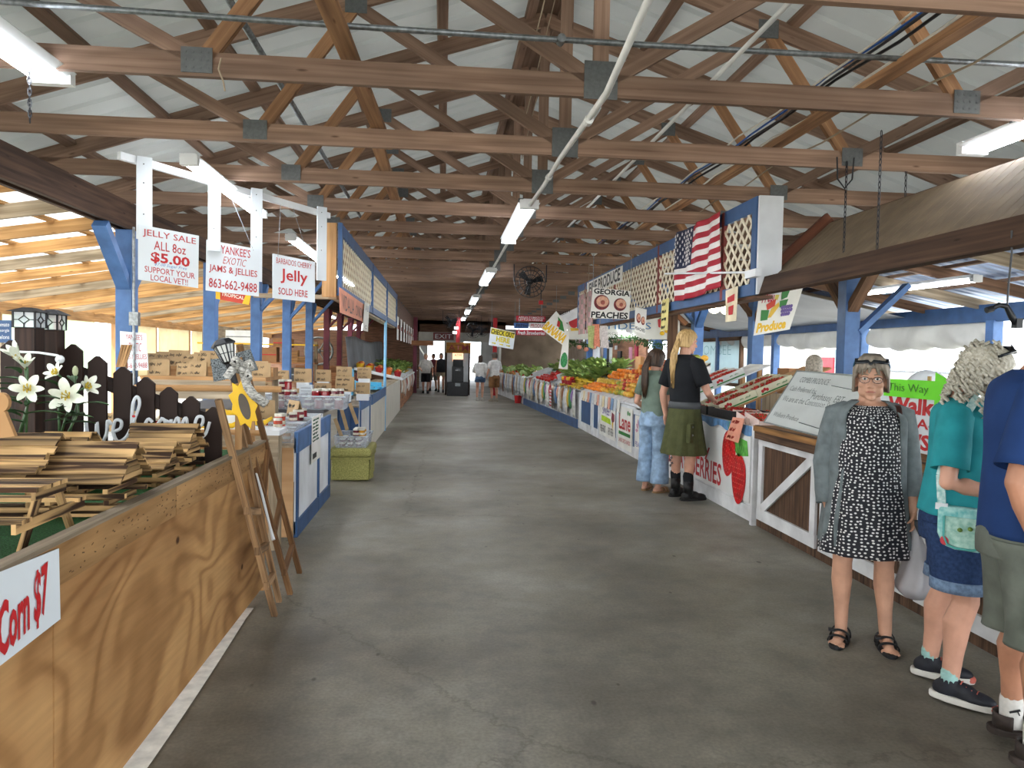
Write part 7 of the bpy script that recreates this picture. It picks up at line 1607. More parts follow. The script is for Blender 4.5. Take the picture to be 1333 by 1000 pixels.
for z in (2.28, 1.48):
    m = MB(); m.box((11.08, 16.6, z), (.04, 4.8, .14)); bnd = m.build('ribbed_band', paint('band_dark', '5d6672', .6), t); m = MB()
    for k in range(60): m.box((11.05, 14.24+k*.08, z), (.03, .035, .12))
    m.build('ribs', paint('band_light', 'a3abb5', .5), bnd)
for y in (14.8, 18.4): m = MB(); m.lathe([(.34, -.1), (.36, 0), (.34, .1)], (11.6, y, .36), 18, rot=Matrix.Rotation(PI/2, 3, 'Y')); m.build('wheel', BLACKP, t)
t = thing('food_booth', 'white booth outside with red panels beyond the blue outer posts', 'building', (13, 25, 0)); m = MB(); m.box((14, 24.5, 1.6), (3, 9, 3.2)); m.build('booth_wall', paint('booth_white', 'eceae6', .6, .05, 2), t)
for y, z, s in ((23.2, 1.2, (.06, 1.2, 1.1)), (25.6, .9, (.06, .7, .9)), (21, 1.9, (.06, .9, .5))): m = MB(); m.box((12.47, y, z), s); m.build('red_panel', paint('booth_red', 'c8505a', .6), t)
m = MB(); m.box((12.47, 22.2, 1.7), (.05, .6, .6)); m.build('window', paint('booth_window', 'a9bcc8', .2), t); m = MB(); m.box((12.3, 24.5, 3.25), (3.6, 9.4, .12)); m.build('booth_roof', STW, t)
t = thing('pale_blue_hut', 'pale blue hut outside behind the painted sheet', 'building', (13, 34, 0)); m = MB(); m.box((13.5, 33.5, 1.7), (3, 7, 3.4)); m.build('hut_wall', paint('pale_blue_wall', 'cfe6e8', .7, .05, 2), t); m = MB(); m.box((11.97, 33, 1.4), (.06, 2.4, 1.2)); m.build('window', paint('booth_window', 'a9bcc8', .2), t)
# boxes of vegetables behind the walkers sign
t = thing('stock_table', 'white stock table behind the plank counter', 'table', (5, 7.2, 0)); m = MB(); m.box((5.05, 6.25, .93), (1.3, .75, .04)); m.build('table_top', WHITE, t)
for x in (4.45, 5.6):
    for y in (5.95, 6.55): m = MB(); m.bar((x, y, 0), (x, y, .91), .05, .05, (1, 0, 0)); m.build('leg', WHITE, t)
for k, (px, lab) in enumerate(((1166, 'tan carton of greens behind the dotted dress woman'), (1183, 'tan carton of corn behind the arrow card'))):
    p = at(px, 508, Y=6.3); t = thing('produce_carton', lab, 'carton', (p.x, 6.3, .95)); m = MB(); m.box((p.x, 6.3, 1.1), (.17, .4, .3)); m.build('box_body', CART, t); m = MB(); m.box((p.x, 6.095, 1.12), (.1, .01, .1)); m.build('print', YELLOW, t)
    for i in range(5): fruit('lettuce' if k == 0 else 'corn_cob', (p.x+R.uniform(-.06, .06), 6.2+.05*i, 1.26), 'fresh greens sticking out of a tan carton' if k == 0 else 'corn cob sticking out of a tan carton', 'carton '+('greens' if k == 0 else 'corn'), sc=.9)
t = thing('white_sack', 'big white sack with a yellow print behind the arrow card', 'sack', (4.3, 6.0, 0)); p = at(1212, 497, Y=6.35); m = MB(); m.ball((p.x, 6.4, 1.28), (.24, .2, .28), 14, 10); m.build('sack_body', WHITE, t, smooth=True); m = MB(); m.ball((p.x-.08, 6.23, 1.37), (.09, .04, .03), 8, 6); m.build('yellow_print', YELLOW, t); m = MB(); m.box((p.x, 6.4, .5), (.5, .5, 1.0)); m.build('sack_stand', STW, t)
# ------------------------------------------------------------------ people
def skin_mat(name, c): return paint(name, c, .5, .12, 9, spec=.35)
SK1 = skin_mat('skin_fair', 'c99a80'); SK2 = skin_mat('skin_tan', 'b98468'); SK3 = skin_mat('skin_pink', 'cf9c84'); SK4 = skin_mat('skin_deep', '8a5c44')
LIP = paint('lip', 'a8625a', .5, .05, 9); EYEW = paint('eye_white', 'dcd8d2', .3, .03, 9); IRIS = paint('iris', '3a3a3a', .25, .05, 9)
def rotm(yaw=0, pitch=0, roll=0): return (Matrix.Rotation(yaw, 3, 'Z') @ Matrix.Rotation(pitch, 3, 'X') @ Matrix.Rotation(roll, 3, 'Y'))
def finger(m, base, d, n, L, r, curl, seg=3):
    """a bent finger from base along d, curling towards n"""
    p = Vector(base); d = Vector(d).normalized(); n = Vector(n).normalized(); ax = d.cross(n); pts = [p.copy()]; rs = [r*1.1]
    for k, f in enumerate((.45, .32, .23)):
        d = Matrix.Rotation(curl*(.6 if k == 0 else 1.0), 3, ax) @ d; p = p+d*(L*f); pts.append(p.copy()); rs.append(r*(1-.12*(k+1)))
    m.tube(pts, rs, 7); m.ball(pts[-1], rs[-1]*.98, 7, 5)
def hand(m, w, d, n, side, curl=.35, s=1.0, nf=4):
    """palm and five fingers: w wrist, d towards the fingers, n out of the palm, side +1/-1 where the thumb is"""
    w, d, n = Vector(w), Vector(d).normalized(), Vector(n); n = (n-d*n.dot(d)).normalized(); x = d.cross(n).normalized()*side
    rm = Matrix((x, d, n)).transposed()
    m.ball(w+d*.045*s, (.040*s, .052*s, .017*s), 12, 8, rot=rm); m.ball(w+d*.012*s, (.027*s, .03*s, .020*s), 10, 7, rot=rm)
    for k, (o, L) in enumerate(((.028, .068), (.0095, .078), (-.0095, .073), (-.027, .058))):
        finger(m, w+d*.083*s+x*o*s, (d+x*o*2.2).normalized(), n, L*s, .0088*s, curl*(1+.12*k))
    finger(m, w+d*.022*s+x*.03*s+n*.006*s, (d*.62+x*.72+n*.25), (n*.6-x*.7+d*.3), .068*s, .0105*s, curl*.6)
def head(m, c, RM, s=1.0, jaw=1.0, fem=False, nose=1.0):
    """head centred at the brow line; -y of RM is the face"""
    c = Vector(c); P = lambda x, y, z: c+RM @ V(x*s, y*s, z*s)
    B = lambda x, y, z, r, seg=14: m.ball(P(x, y, z), tuple(v*s for v in r), seg, 10, rot=RM)
    B(0, .012, .035, (.076, .096, .088)); B(0, .022, .0, (.072, .088, .08)); B(0, -.018, -.045, (.062*jaw, .070, .075))
    B(0, -.040, -.088, (.040*jaw, .038, .032)); B(0, -.068, -.112, (.022*jaw, .018, .016)); B(-.036*jaw, -.036, -.075, (.026, .036, .034)); B(.036*jaw, -.036, -.075, (.026, .036, .034))
    B(0, -.058, .03, (.056, .026, .035)); B(-.030, -.083, .008, (.022, .010, .008)); B(.030, -.083, .008, (.022, .010, .008))
    B(-.04, -.062, -.035, (.024, .022, .022)); B(.04, -.062, -.035, (.024, .022, .022))
    m.tube([P(0, -.084, .0), P(0, -.098*nose, -.022), P(0, -.109*nose, -.043)], [.007*s, .009*s, .012*s], 8); B(0, -.104*nose, -.046, (.014, .012, .010)); B(-.011, -.094, -.048, (.008, .010, .007)); B(.011, -.094, -.048, (.008, .010, .007))
    B(0, -.084, -.072, (.024, .012, .007)); B(0, -.083, -.084, (.021, .012, .008))
    for sx in (-1, 1): m.ball(P(sx*.077, .018, -.025), (.012*s, .020*s, .032*s), 10, 8, rot=RM @ Matrix.Rotation(-.25*sx, 3, 'Z')); m.ball(P(sx*.078, .012, -.052), (.009*s, .012*s, .012*s), 8, 6, rot=RM)
    return P
def face(t, c, RM, s=1.0, brow=None, lips=LIP):
    c = Vector(c); P = lambda x, y, z: c+RM @ V(x*s, y*s, z*s)
    for sx in (-1, 1):
        m = MB(); m.ball(P(sx*.031, -.079, -.006), (.0135*s, .009*s, .007*s), 10, 8, rot=RM); e = m.build('eye', EYEW, t, smooth=True)
        m = MB(); m.ball(P(sx*.031, -.0865, -.006), (.006*s, .003*s, .006*s), 10, 6, rot=RM); m.build('iris', IRIS, e, smooth=True)
        if brow: m = MB(); m.tube([P(sx*.014, -.092, .016), P(sx*.032, -.091, .021), P(sx*.050, -.079, .014)], [.0035*s, .004*s, .002*s], 6); m.build('eyebrow', brow, t, smooth=True)
    m = MB(); m.tube([P(-.024, -.089, -.079), P(-.01, -.0965, -.0765), P(.01, -.0965, -.0765), P(.024, -.089, -.079)], [.002*s, .0045*s, .0045*s, .002*s], 6); m.build('mouth', lips, t, smooth=True)
def smooth_rings(rings, n=5):
    out = []; k = len(rings)
    for i in range(k-1):
        a, b, c, d = rings[max(0, i-1)], rings[i], rings[i+1], rings[min(k-1, i+2)]
        for j in range(n):
            u = j/n; out.append(tuple(.5*((2*q)+(r-p)*u+(2*p-5*q+4*r-s_)*u*u+(3*q-p-3*r+s_)*u**3) for p, q, r, s_ in zip(a, b, c, d)))
    out.append(tuple(rings[-1])); return out
def loft(m, rings, seg=40, a0=0.0, a1=2*PI, wr=None, mi=0, n=5, power=1.0):
    """cloth around rings (x, y, z, rx, ry); a0..a1 leaves an opening; wr(angle, ring fraction) adds folds"""
    rs = smooth_rings(rings, n); full = abs(a1-a0-2*PI) < 1e-6; N_ = seg if full else seg+1; vs = []; acc = 0; hs = [0]
    for i, (x, y, z, rx, ry) in enumerate(rs):
        if i: acc += math.dist(rs[i-1][:3], rs[i][:3])+abs(rs[i-1][3]-rs[i][3])*.5; hs.append(acc)
        for k in range(N_):
            a = a0+(a1-a0)*k/seg; f = 1+(wr(a, i/(len(rs)-1)) if wr else 0); ca, sa = math.cos(a), math.sin(a)
            ca = math.copysign(abs(ca)**power, ca); sa = math.copysign(abs(sa)**power, sa)
            vs.append((x+rx*f*ca, y+ry*f*sa, z))
    fs = []; uvs = []; rr = sum(r[3]+r[4] for r in rs)/len(rs)/2
    for i in range(len(rs)-1):
        for k in range(seg):
            k2 = (k+1) % N_ if full else k+1; fs.append((i*N_+k, i*N_+k2, (i+1)*N_+k2, (i+1)*N_+k))
            u0, u1 = a0*rr+(a1-a0)*rr*k/seg, a0*rr+(a1-a0)*rr*(k+1)/seg; uvs.append([(u0, hs[i]), (u1, hs[i]), (u1, hs[i+1]), (u0, hs[i+1])])
    m.add(vs, fs, mi, uvs); return m
def remesh(o, v, it=4):
    r = o.modifiers.new('remesh', 'REMESH'); r.mode = 'VOXEL'; r.voxel_size = v; r.use_smooth_shade = True
    s = o.modifiers.new('smooth', 'SMOOTH'); s.factor = .5; s.iterations = it; return o
def person(name, label, loc, rz):
    t = thing(name, label, 'person', (0, 0, 0)); t.location = loc; t.rotation_euler = (0, 0, rz); return t
def limb(m, pts, rs, seg=12): 
    pts = [Vector(p) for p in pts]; m.tube(pts, rs, seg)
    for p, r in zip(pts, rs): m.ball(p, r*.99, 10, 8)
def leg(m, hip, knee, ankle, s=1.0):
    h, k, a = Vector(hip), Vector(knee), Vector(ankle); b = V(0, 1, 0)*.018*s
    limb(m, [h, h.lerp(k, .5), k, k.lerp(a, .28)+b, k.lerp(a, .65)+b*.4, a], [.082*s, .07*s, .052*s, .056*s, .040*s, .034*s])
def arm(m, sh, el, wr, s=1.0):
    a, b, c = Vector(sh), Vector(el), Vector(wr); limb(m, [a, a.lerp(b, .45), b, b.lerp(c, .3), c], [.052*s, .046*s, .038*s, .040*s, .026*s])
def sleeve(t, pts, rs, mat):
    s_ = Vector(pts[0]); m = MB(); m.tube([V(s_.x*.45, s_.y, s_.z+.0), s_.lerp(V(s_.x*.45, s_.y, s_.z), .35)]+[Vector(q) for q in pts], [rs[0]*.8, rs[0]*.95]+list(rs), 20, cap=False)
    for i, v_ in enumerate(m.v): v_ += V(math.sin(i*2.3), math.cos(i*1.7), math.sin(i*1.1))*.0025
    m.build('sleeve', mat, t, smooth=True, solid=.006)
def bare_foot(m, ankle, d, s=1.0):
    a = Vector(ankle); d = Vector(d).normalized(); f = V(a.x, a.y, 0); x = d.cross(V(0, 0, 1))
    limb(m, [a, f+V(0, 0, .045)-d*.02], [.034*s, .034*s]); limb(m, [f-d*.045+V(0, 0, .035), f+d*.06+V(0, 0, .038), f+d*.125+V(0, 0, .026)], [.030*s, .032*s, .026*s])
    for k in range(5): o = (k-2)*.017*s; m.tube([f+d*.12+x*o+V(0, 0, .024), f+d*(.175-.012*abs(k-1))+x*o*1.15+V(0, 0, .018)], [.0105, .009], 7); m.ball(f+d*(.176-.012*abs(k-1))+x*o*1.15+V(0, 0, .018), .0095, 7, 5)
def sole(m, ankle, d, L0, L1, w, z0, z1, mi=0):
    a = Vector(ankle); d = Vector(d).normalized(); f = V(a.x, a.y, 0); x = d.cross(V(0, 0, 1)); pts = []
    for i in range(24):
        q = 2*PI*i/24; u = math.cos(q); v = math.sin(q); l = L1 if u > 0 else L0; pts.append(f+d*(l*math.copysign(abs(u)**.75, u))+x*(w*math.copysign(abs(v)**.8, v)*(1.0 if u > -.2 else .86))+V(0, 0, z0))
    m.prism(pts, (0, 0, z1-z0), mi)
def shoe(t, ankle, d, mat, solem, s=1.0, name='shoe', tip=None):
    a = Vector(ankle); d = Vector(d).normalized(); f = V(a.x, a.y, a.z-.09); x = d.cross(V(0, 0, 1)); rm = Matrix((x, d, V(0, 0, 1))).transposed()
    m = MB(); m.ball(f+d*.10*s+V(0, 0, .04), (.046*s, .095*s, .036*s), 14, 10, rot=rm); m.ball(f-d*.01*s+V(0, 0, .05), (.042*s, .065*s, .05*s), 14, 10, rot=rm); m.ball(f+d*.05*s+V(0, 0, .06), (.04*s, .07*s, .04*s), 14, 10, rot=rm); limb(m, [f+V(0, 0, .06), f+V(0, 0, .105)], [.042*s, .040*s])
    o = remesh(m.build(name, mat, t), .008, 5)
    m = MB(); b = V(f.x, f.y, 0); pts = []
    sole(m, (f.x, f.y, 0), d, .085*s, .2*s, .05*s, f.z, f.z+.032); m.build('sole', solem, o, bevel=.008)
    m = MB()
    for k in range(4): c = f+d*(.05+.022*k)*s+V(0, 0, .098-.009*k); m.tube([c-x*.022, c+V(0, 0, .006), c+x*.022], .003, 5)
    m.build('laces', mat if tip is None else tip, o); return o
HAIRG = paint('grey_brown_hair', '9a8f80', .6, .35, 40, col2='6a6258', stretch=(1, 1, .25)); HAIRW = paint('white_curly_hair', 'c9c5b8', .6, .3, 60, col2='96907f'); BLOND = paint('blond_hair', 'c9a871', .5, .35, 60, col2='8f7144', stretch=(1, 1, .2)); BRUN = paint('brown_hair', '4a3626', .5, .4, 60, col2='241911', stretch=(1, 1, .2)); GREYH = paint('grey_hair', 'a89f90', .6, .3, 50, col2='776f62')
def hair_cap(t, c, RM, s, mat, zlow, fringe=.045, puff=1.0, side=.0, name='hair', seed=1):
    """shell of hair around the skull; zlow is how far it falls behind, fringe how high the brow stays bare"""
    c = Vector(c); q = random.Random(seed); m = MB()
    def f(u, v):
        a = u*2*PI; ca, sa = math.cos(a), math.sin(a)           # sa < 0: face
        front = max(0, -sa); low = zlow+(fringe-zlow)*(front**.6) if front > .35 else zlow+(side-zlow)*max(0, front)/.35*.8
        z0 = .128; k = v; z = z0+(low-z0)*k; rr = math.sqrt(max(0.0, 1-max(0, (z-.03)/.1)**2)) if z > .03 else 1.0
        st = 1+.018*math.sin(a*23+seed)+.012*math.sin(a*41+v*6)
        rx, ry = .086*puff*st, .107*puff*st
        return c+RM @ (V(rx*rr*ca, .012+ry*rr*sa, z)*s)
    m.grid(f, 64, 14); return m.build(name, mat, t, smooth=True, solid=.012*s)
DOTS = None
def dotted():
    m, nt, b = _nodes('dotted_cloth'); L = nt.links.new
    v = coords(nt, 'UV', (50, 50, 1)); vo = N(nt, 'ShaderNodeTexVoronoi'); vo.voronoi_dimensions = '2D'; vo.inputs['Scale'].default_value = 1; vo.inputs['Randomness'].default_value = .55; L(v, vo.inputs['Vector'])
    r = ramp(nt, [(.21, srgb('dddcda')), (.28, srgb('13141e'))]); L(vo.outputs['Distance'], r.inputs['Fac']); L(r.outputs[0], b.inputs['Base Color']); b.inputs['Roughness'].default_value = .75; return m
def cloth(name, c, var=.14, scale=14, bump=.25): return paint(name, c, .8, var, scale, bump=bump, spec=.2)

# --- woman in the dotted dress
t = person('person', 'woman in a white dotted black dress and open grey cardigan, sunglasses on her hair', (2.42, 3.98, 0), -.42)
HC = V(0.0, -.01, 1.535); RM = rotm(-.12, .02)
m = MB(); head(m, HC, RM, 1.02, 1.06)
limb(m, [(0, .012, 1.47), (0, .02, 1.38), (0, .02, 1.32)], [.056, .058, .075]); m.ball((0, .01, 1.16), (.16, .12, .25), 16, 12); m.ball((0, .0, .93), (.17, .13, .16), 16, 12)
for sx, yk in ((-1, 0), (1, -.0)): limb(m, [(sx*.06, .02, 1.345), (sx*.155, .02, 1.30)], [.055, .045])
leg(m, (-.095, .0, .86), (-.115, -.02, .47), (-.105, .02, .075), 1.02); leg(m, (.095, .0, .86), (.10, -.03, .47), (.125, .0, .075), 1.02)
bare_foot(m, (-.105, .02, .09), (-.25, -1, 0)); bare_foot(m, (.125, .0, .09), (.05, -1, 0))
arm(m, (-.17, .02, 1.295), (-.215, .06, 1.03), (-.205, -.0, .80)); arm(m, (.17, .02, 1.295), (.225, .07, 1.03), (.235, -.02, .80))
hand(m, (.235, -.02, .80), (.02, -.08, -1), (-1, -.2, 0), -1, .75); hand(m, (-.205, .0, .80), (0, -.1, -1), (1, 0, 0), 1, .4)
remesh(m.build('body', SK1, t), .0062, 3)
face(t, HC, RM, 1.02, paint('brow_grey', '8a7a68', .7))
hair_cap(t, HC, RM, 1.02, HAIRG, -.085, .055, 1.03, -.03, seed=3)
m = MB(); q_ = random.Random(4)
for k in range(26):
    u = -1+2*k/25; a = V(u*.075, -.088+.03*u*u, .062-.02*abs(u)); p0 = V(u*.035, -.03, .125); m.tube([HC+RM @ (p0*1.03), HC+RM @ ((p0.lerp(a, .6)+V(0, -.022, .022))*1.03), HC+RM @ ((a+V(q_.uniform(-.006, .01), -.008, -.02+.016*math.sin(k)))*1.03)], [.009, .010, .004], 6)
m.build('fringe', HAIRG, t, smooth=True)
FR_ = paint('spectacle_frame', '4a2f2a', .3, .1, 9); P = lambda x, y, z: HC+RM @ (V(x, y, z)*1.02)
g = MB()
for sx in (-1, 1): g.tube([P(sx*(.032+.025*math.cos(a)), -.101+.012*abs(math.cos(a))*(1 if math.cos(a) > 0 else .1), -.012+.0175*math.sin(a)) for a in [2*PI*i/18 for i in range(18)]], .0019, 5, closed=True); g.tube([P(sx*.057, -.092, -.004), P(sx*.078, -.05, .0), P(sx*.083, .02, -.005)], .0018, 5)
g.tube([P(-.008, -.104, -.006), P(0, -.106, -.003), P(.008, -.104, -.006)], .0018, 5); gl = g.build('spectacles', FR_, t, smooth=True)
m = MB()
for sx in (-1, 1): m.prism([P(sx*(.032+.024*math.cos(a)), -.101+.010*max(0, math.cos(a)), -.012+.0165*math.sin(a)) for a in [2*PI*i/18 for i in range(18)]], RM @ V(0, -.0012, 0))
m.build('lens', glassy('spectacle_lens', 'dfe6ea', .05, .05), gl)
m = MB(); SG = paint('sunglass_dark', '1a2026', .12, .1, 9)
m.grid(lambda u, v: P((u-.5)*.168, -.066-.045*math.cos((u-.5)*2.6)+.03*v, .083+.028*v-.008*abs(u-.5)*2-.012*(abs(u-.5) < .05)), 20, 3); m.build('sunglasses', SG, t, smooth=True, solid=.005)
m = MB(); m.tube([P(.083, -.05, .09), P(.09, .0, .06), P(.088, .05, .02)], .005, 6); m.tube([P(-.083, -.05, .09), P(-.09, .0, .06), P(-.088, .05, .02)], .005, 6); m.build('sunglasses_arm', paint('blue_arm', '2f5f80', .3), t, smooth=True)
DR = dotted()
wr = lambda a, f: .035*f*math.sin(a*9+1)*f+.012*math.sin(a*17)*f
m = MB(); loft(m, [(0, -.012, 1.375, .085, .078), (0, -.005, 1.35, .125, .095), (0, .0, 1.30, .165, .118), (0, -.012, 1.20, .172, .145), (0, -.018, 1.10, .176, .155), (0, -.01, .98, .185, .152), (0, 0, .85, .205, .165), (0, 0, .68, .226, .18), (0, 0, .535, .245, .195)], 72, wr=wr); m.build('dress', DR, t, smooth=True, solid=.004)
CARD = cloth('grey_cardigan', '6e7779', .18, 16, .3); o_ = -PI/2
wc = lambda a, f: .02*math.sin(a*11)*f+.012*math.sin(a*5+f*8)
m = MB(); loft(m, [(0, .0, 1.40, .095, .085), (0, .005, 1.365, .155, .11), (0, .01, 1.31, .195, .135), (0, .01, 1.2, .195, .16), (0, .015, 1.05, .2, .172), (0, .02, .9, .21, .178), (0, .02, .72, .232, .19), (0, .02, .58, .245, .20)], 60, o_+.86, o_+2*PI-.72, wr=wc); m.build('cardigan', CARD, t, smooth=True, solid=.008)
for sx, zc in ((-1, .80), (1, .86)):
    e = V(sx*.22, .065, 1.03); w = V(sx*(.206 if sx < 0 else .236), .0, zc); s_ = V(sx*.165, .02, 1.325); pts = [s_, s_.lerp(e, .35), s_.lerp(e, .7), e, e.lerp(w, .35), e.lerp(w, .7), w]
    sleeve(t, pts, [.070, .072, .066, .064, .060, .058, .056], CARD)
STRP = paint('brown_strap', '4a2d28', .5, .25, 20); m = MB(); m.grid(lambda u, v: V(.125+.028*(v-.5)+.05*u, -.118*math.cos(u*2.2)*(1.0)+.02 if u < .7 else .03-.16*math.cos(u*2.2)*.8, 1.385-.0*u-.34*u*u), 14, 2); m.build('bag_strap', STRP, t, smooth=True, solid=.008)
m = MB(); m.tube([(-.055, -.078, 1.375), (-.03, -.108, 1.335), (0, -.12, 1.305), (.03, -.108, 1.335), (.055, -.078, 1.375)], .0015, 5); m.bar((0, -.127, 1.302), (0, -.138, 1.272), .005, .003); m.bar((-.01, -.132, 1.292), (.01, -.132, 1.292), .003, .005); m.build('cross_necklace', GREYM, t)
SAND = paint('sandal_black', '17171a', .6, .15, 14)
for k, (ax, ay, d) in enumerate(((-.105, .02, V(-.25, -1, 0).normalized()), (.125, .0, V(.05, -1, 0).normalized()))):
    x = d.cross(V(0, 0, 1)); f = V(ax, ay, 0); m = MB(); sole(m, (ax, ay, 0), d, .08, .195, .052, 0, .022); so = m.build('sandal', SAND, t, bevel=.005); m = MB()
    for fo, h, w in ((.105, .062, .022), (.045, .085, .02), (-.01, .105, .018)):
        m.grid(lambda u, v: f+d*(fo+(v-.5)*w)+x*(.052*math.cos(PI*u))+V(0, 0, .02+h*math.sin(PI*u)**.7*.62), 12, 2)
    m.build('sandal_strap', SAND, so, solid=.006, smooth=True); m = MB(); m.box(f+d*.045+x*.045+V(0, 0, .065), (.03, .03, .012)); m.build('buckle', SAND, so)
# her carrier bag
c = t.location+Matrix.Rotation(-.42, 3, 'Z') @ V(.245, -.03, 0)
b = thing('carrier_bag', 'thin white carrier bag hanging from the hand of the woman in the dotted dress', 'bag', (c.x, c.y, .70)); PB = sheer('thin_white_plastic', 'd8d6da', .45, .3, .08, 6)
m = MB(); loft(m, [(c.x, c.y, .70, .012, .02), (c.x+.01, c.y, .64, .03, .035), (c.x+.02, c.y, .55, .06, .06), (c.x+.03, c.y+.01, .44, .085, .09), (c.x+.02, c.y+.01, .36, .09, .1), (c.x+.02, c.y+.01, .31, .05, .06), (c.x+.02, c.y+.01, .30, .004, .004)], 36, wr=lambda a, f: .08*math.sin(a*7+f*5)*(1-f*.5)); m.build('bag_body', PB, b, smooth=True, solid=.002)
m = MB(); m.ball((c.x+.02, c.y+.01, .385), (.07, .075, .06), 12, 8); m.build('contents', paint('purplish_produce', '8a7684', .7, .3, 20), b, smooth=True)
m = MB(); m.grid(lambda u, v: V(c.x+.018*(u-.5)*3, c.y-.045+.004*math.sin(u*9), .755-.09*v*(1-.7*abs(u-.5)*2)), 6, 4); m.build('dark_flap', paint('dark_flap', '3e4144', .5), b, solid=.01, smooth=True)

# --- woman in teal
t = person('person', 'woman with white curly hair in a teal top and denim shorts, turned to the counter', (2.53, 3.36, 0), .82)
HC = V(.02, -.085, 1.585); RM = rotm(.6, .16)
m = MB(); head(m, HC, RM, 1.02, 1.0)
limb(m, [(0, -.0, 1.51), (0, .015, 1.43), (0, .02, 1.38)], [.055, .057, .075]); m.ball((0, .01, 1.2), (.16, .12, .26), 16, 12); m.ball((0, .01, .95), (.175, .14, .16), 16, 12)
for sx in (-1, 1): limb(m, [(sx*.06, .02, 1.395), (sx*.16, .02, 1.345)], [.055, .045])
leg(m, (-.1, .0, .88), (-.105, -.05, .49), (-.13, .0, .10), 1.12); leg(m, (.1, .02, .88), (.115, .06, .49), (.12, .12, .10), 1.12)
arm(m, (-.185, .02, 1.35), (-.235, .03, 1.07), (-.10, -.19, 1.01), 1.05); arm(m, (.185, .02, 1.35), (.23, -.02, 1.08), (.08, -.22, 1.05), 1.05)
hand(m, (-.10, -.19, 1.01), (.75, -.6, .05), (.4, .4, -.6), 1, .6); hand(m, (.08, -.22, 1.05), (-.5, -.8, .0), (-.3, .3, -.8), -1, .5)
remesh(m.build('body', SK3, t), .0068, 3); face(t, HC, RM, 1.02, HAIRW)
hair_cap(t, HC, RM, 1.0, HAIRW, -.10, .06, 1.1, -.05, seed=8)
m = MB(); q_ = random.Random(12)
for k in range(230):
    a = q_.uniform(-.35, PI+.35); z = q_.uniform(-.20, .125); w_ = .096 if z > 0 else .10+.04*min(1, -z/.2); rr = math.sqrt(max(.05, 1-max(0, z/.14)**2))
    p = V(w_*rr*math.cos(a), .02+(w_+.012)*rr*math.sin(a), z); pts = [p+V(.014*math.cos(j*1.5+k), .014*math.sin(j*1.5+k), .012*(2-j)) for j in range(6)]; m.tube([HC+RM @ v_ for v_ in pts], [.006, .008, .008, .007, .006, .003], 5)
m.build('curls', HAIRW, t, smooth=True)
P = lambda x, y, z: HC+RM @ (V(x, y, z)*1.02); m = MB(); m.grid(lambda u, v: P((u-.5)*.15, -.05-.055*math.cos((u-.5)*2.6)+.03*v, .105+.03*v), 16, 3); m.tube([P(-.078, -.06, .11), P(-.10, .02, .07)], .005, 6); m.build('sunglasses', SG, t, smooth=True, solid=.005)
g = MB()
for sx in (-1, 1): g.tube([P(sx*(.032+.022*math.cos(a)), -.101, -.012+.0165*math.sin(a)) for a in [2*PI*i/16 for i in range(16)]], .0018, 5, closed=True); g.tube([P(sx*.054, -.095, -.004), P(sx*.08, -.03, .0)], .0018, 5)
g.build('spectacles', FR_, t)
TEAL = cloth('teal_cloth', '2a9199', .12, 10, .3); wt = lambda a, f: .03*f*math.sin(a*7+2)*f+.012*math.sin(a*4+f*9)
m = MB(); loft(m, [(0, .0, 1.455, .072, .068), (0, .01, 1.43, .125, .095), (0, .015, 1.385, .185, .125), (0, .0, 1.28, .192, .145), (0, -.01, 1.15, .192, .155), (0, .0, 1.0, .202, .165), (0, .005, .90, .214, .175)], 64, wr=wt); m.build('top', TEAL, t, smooth=True, solid=.006)
for sx in (-1, 1):
    s_ = V(sx*.165, .02, 1.375); e = V(sx*.235, .025, 1.13); sleeve(t, [s_, s_.lerp(e, .4), s_.lerp(e, .75), e], [.074, .077, .076, .078], TEAL)
DEN = paint('denim_dark', '2c3f63', .85, .2, 60, bump=.3, spec=.15); CUFF = paint('denim_cuff', '6f86a3', .85, .2, 60)
m = MB(); loft(m, [(0, .005, .97, .172, .142), (0, .01, .88, .196, .165), (0, .01, .80, .205, .165), (0, .01, .77, .20, .16)], 48); sh = None
for sx, y1 in ((-1, -.02), (1, .04)): loft(m, [(sx*.1, .005, .86, .112, .145), (sx*.105, y1*.5, .72, .112, .128), (sx*.11, y1*.8, .60, .108, .118), (sx*.11, y1, .56, .108, .116)], 30)
sh = m.build('shorts', DEN, t, smooth=True, solid=.006); m = MB()
for sx, y1 in ((-1, -.02), (1, .04)): loft(m, [(sx*.11, y1*.9, .60, .112, .121), (sx*.11, y1, .545, .113, .122)], 30, n=2)
m.build('cuff', CUFF, sh, smooth=True, solid=.008)
SHOE = paint('trainer_black', '20222b', .6, .2, 30); SOLEW = paint('trainer_sole', 'd6d3cc', .6, .08, 10); CORAL = paint('coral_trim', 'c96a5c', .5)
for ax, ay, d in ((-.13, 0, (-.12, -1, 0)), (.12, .12, (.15, -1, 0))):
    s1 = shoe(t, (ax, ay, .10), d, SHOE, SOLEW, 1.02, 'trainer', CORAL); m = MB(); dd = Vector(d).normalized(); f = V(ax, ay, 0); m.ball(f+dd*.185+V(0, 0, .03), (.035, .022, .02), 10, 6); x = dd.cross(V(0, 0, 1)); m.build('coral_trim', CORAL, s1, smooth=True)
    m = MB(); limb(m, [(ax, ay, .10), (ax, ay, .145)], [.040, .040]); m.build('sock', paint('mint_sock', '9fc9c4', .9, .1, 40), t, smooth=True)
FLO = paint('mint_floral', 'a9d6d0', .7, .5, 34, col2='5fb0b0')
rot = Matrix.Rotation(.82, 3, 'Z'); bc_ = Vector(t.location)+rot @ V(-.245, -.06, 0)
b = thing('crossbody_bag', 'mint flowered crossbody bag at the hip of the woman in teal', 'bag', (bc_.x, bc_.y, .86)); L = lambda x, y, z: Vector(t.location)+rot @ V(x, y, z)
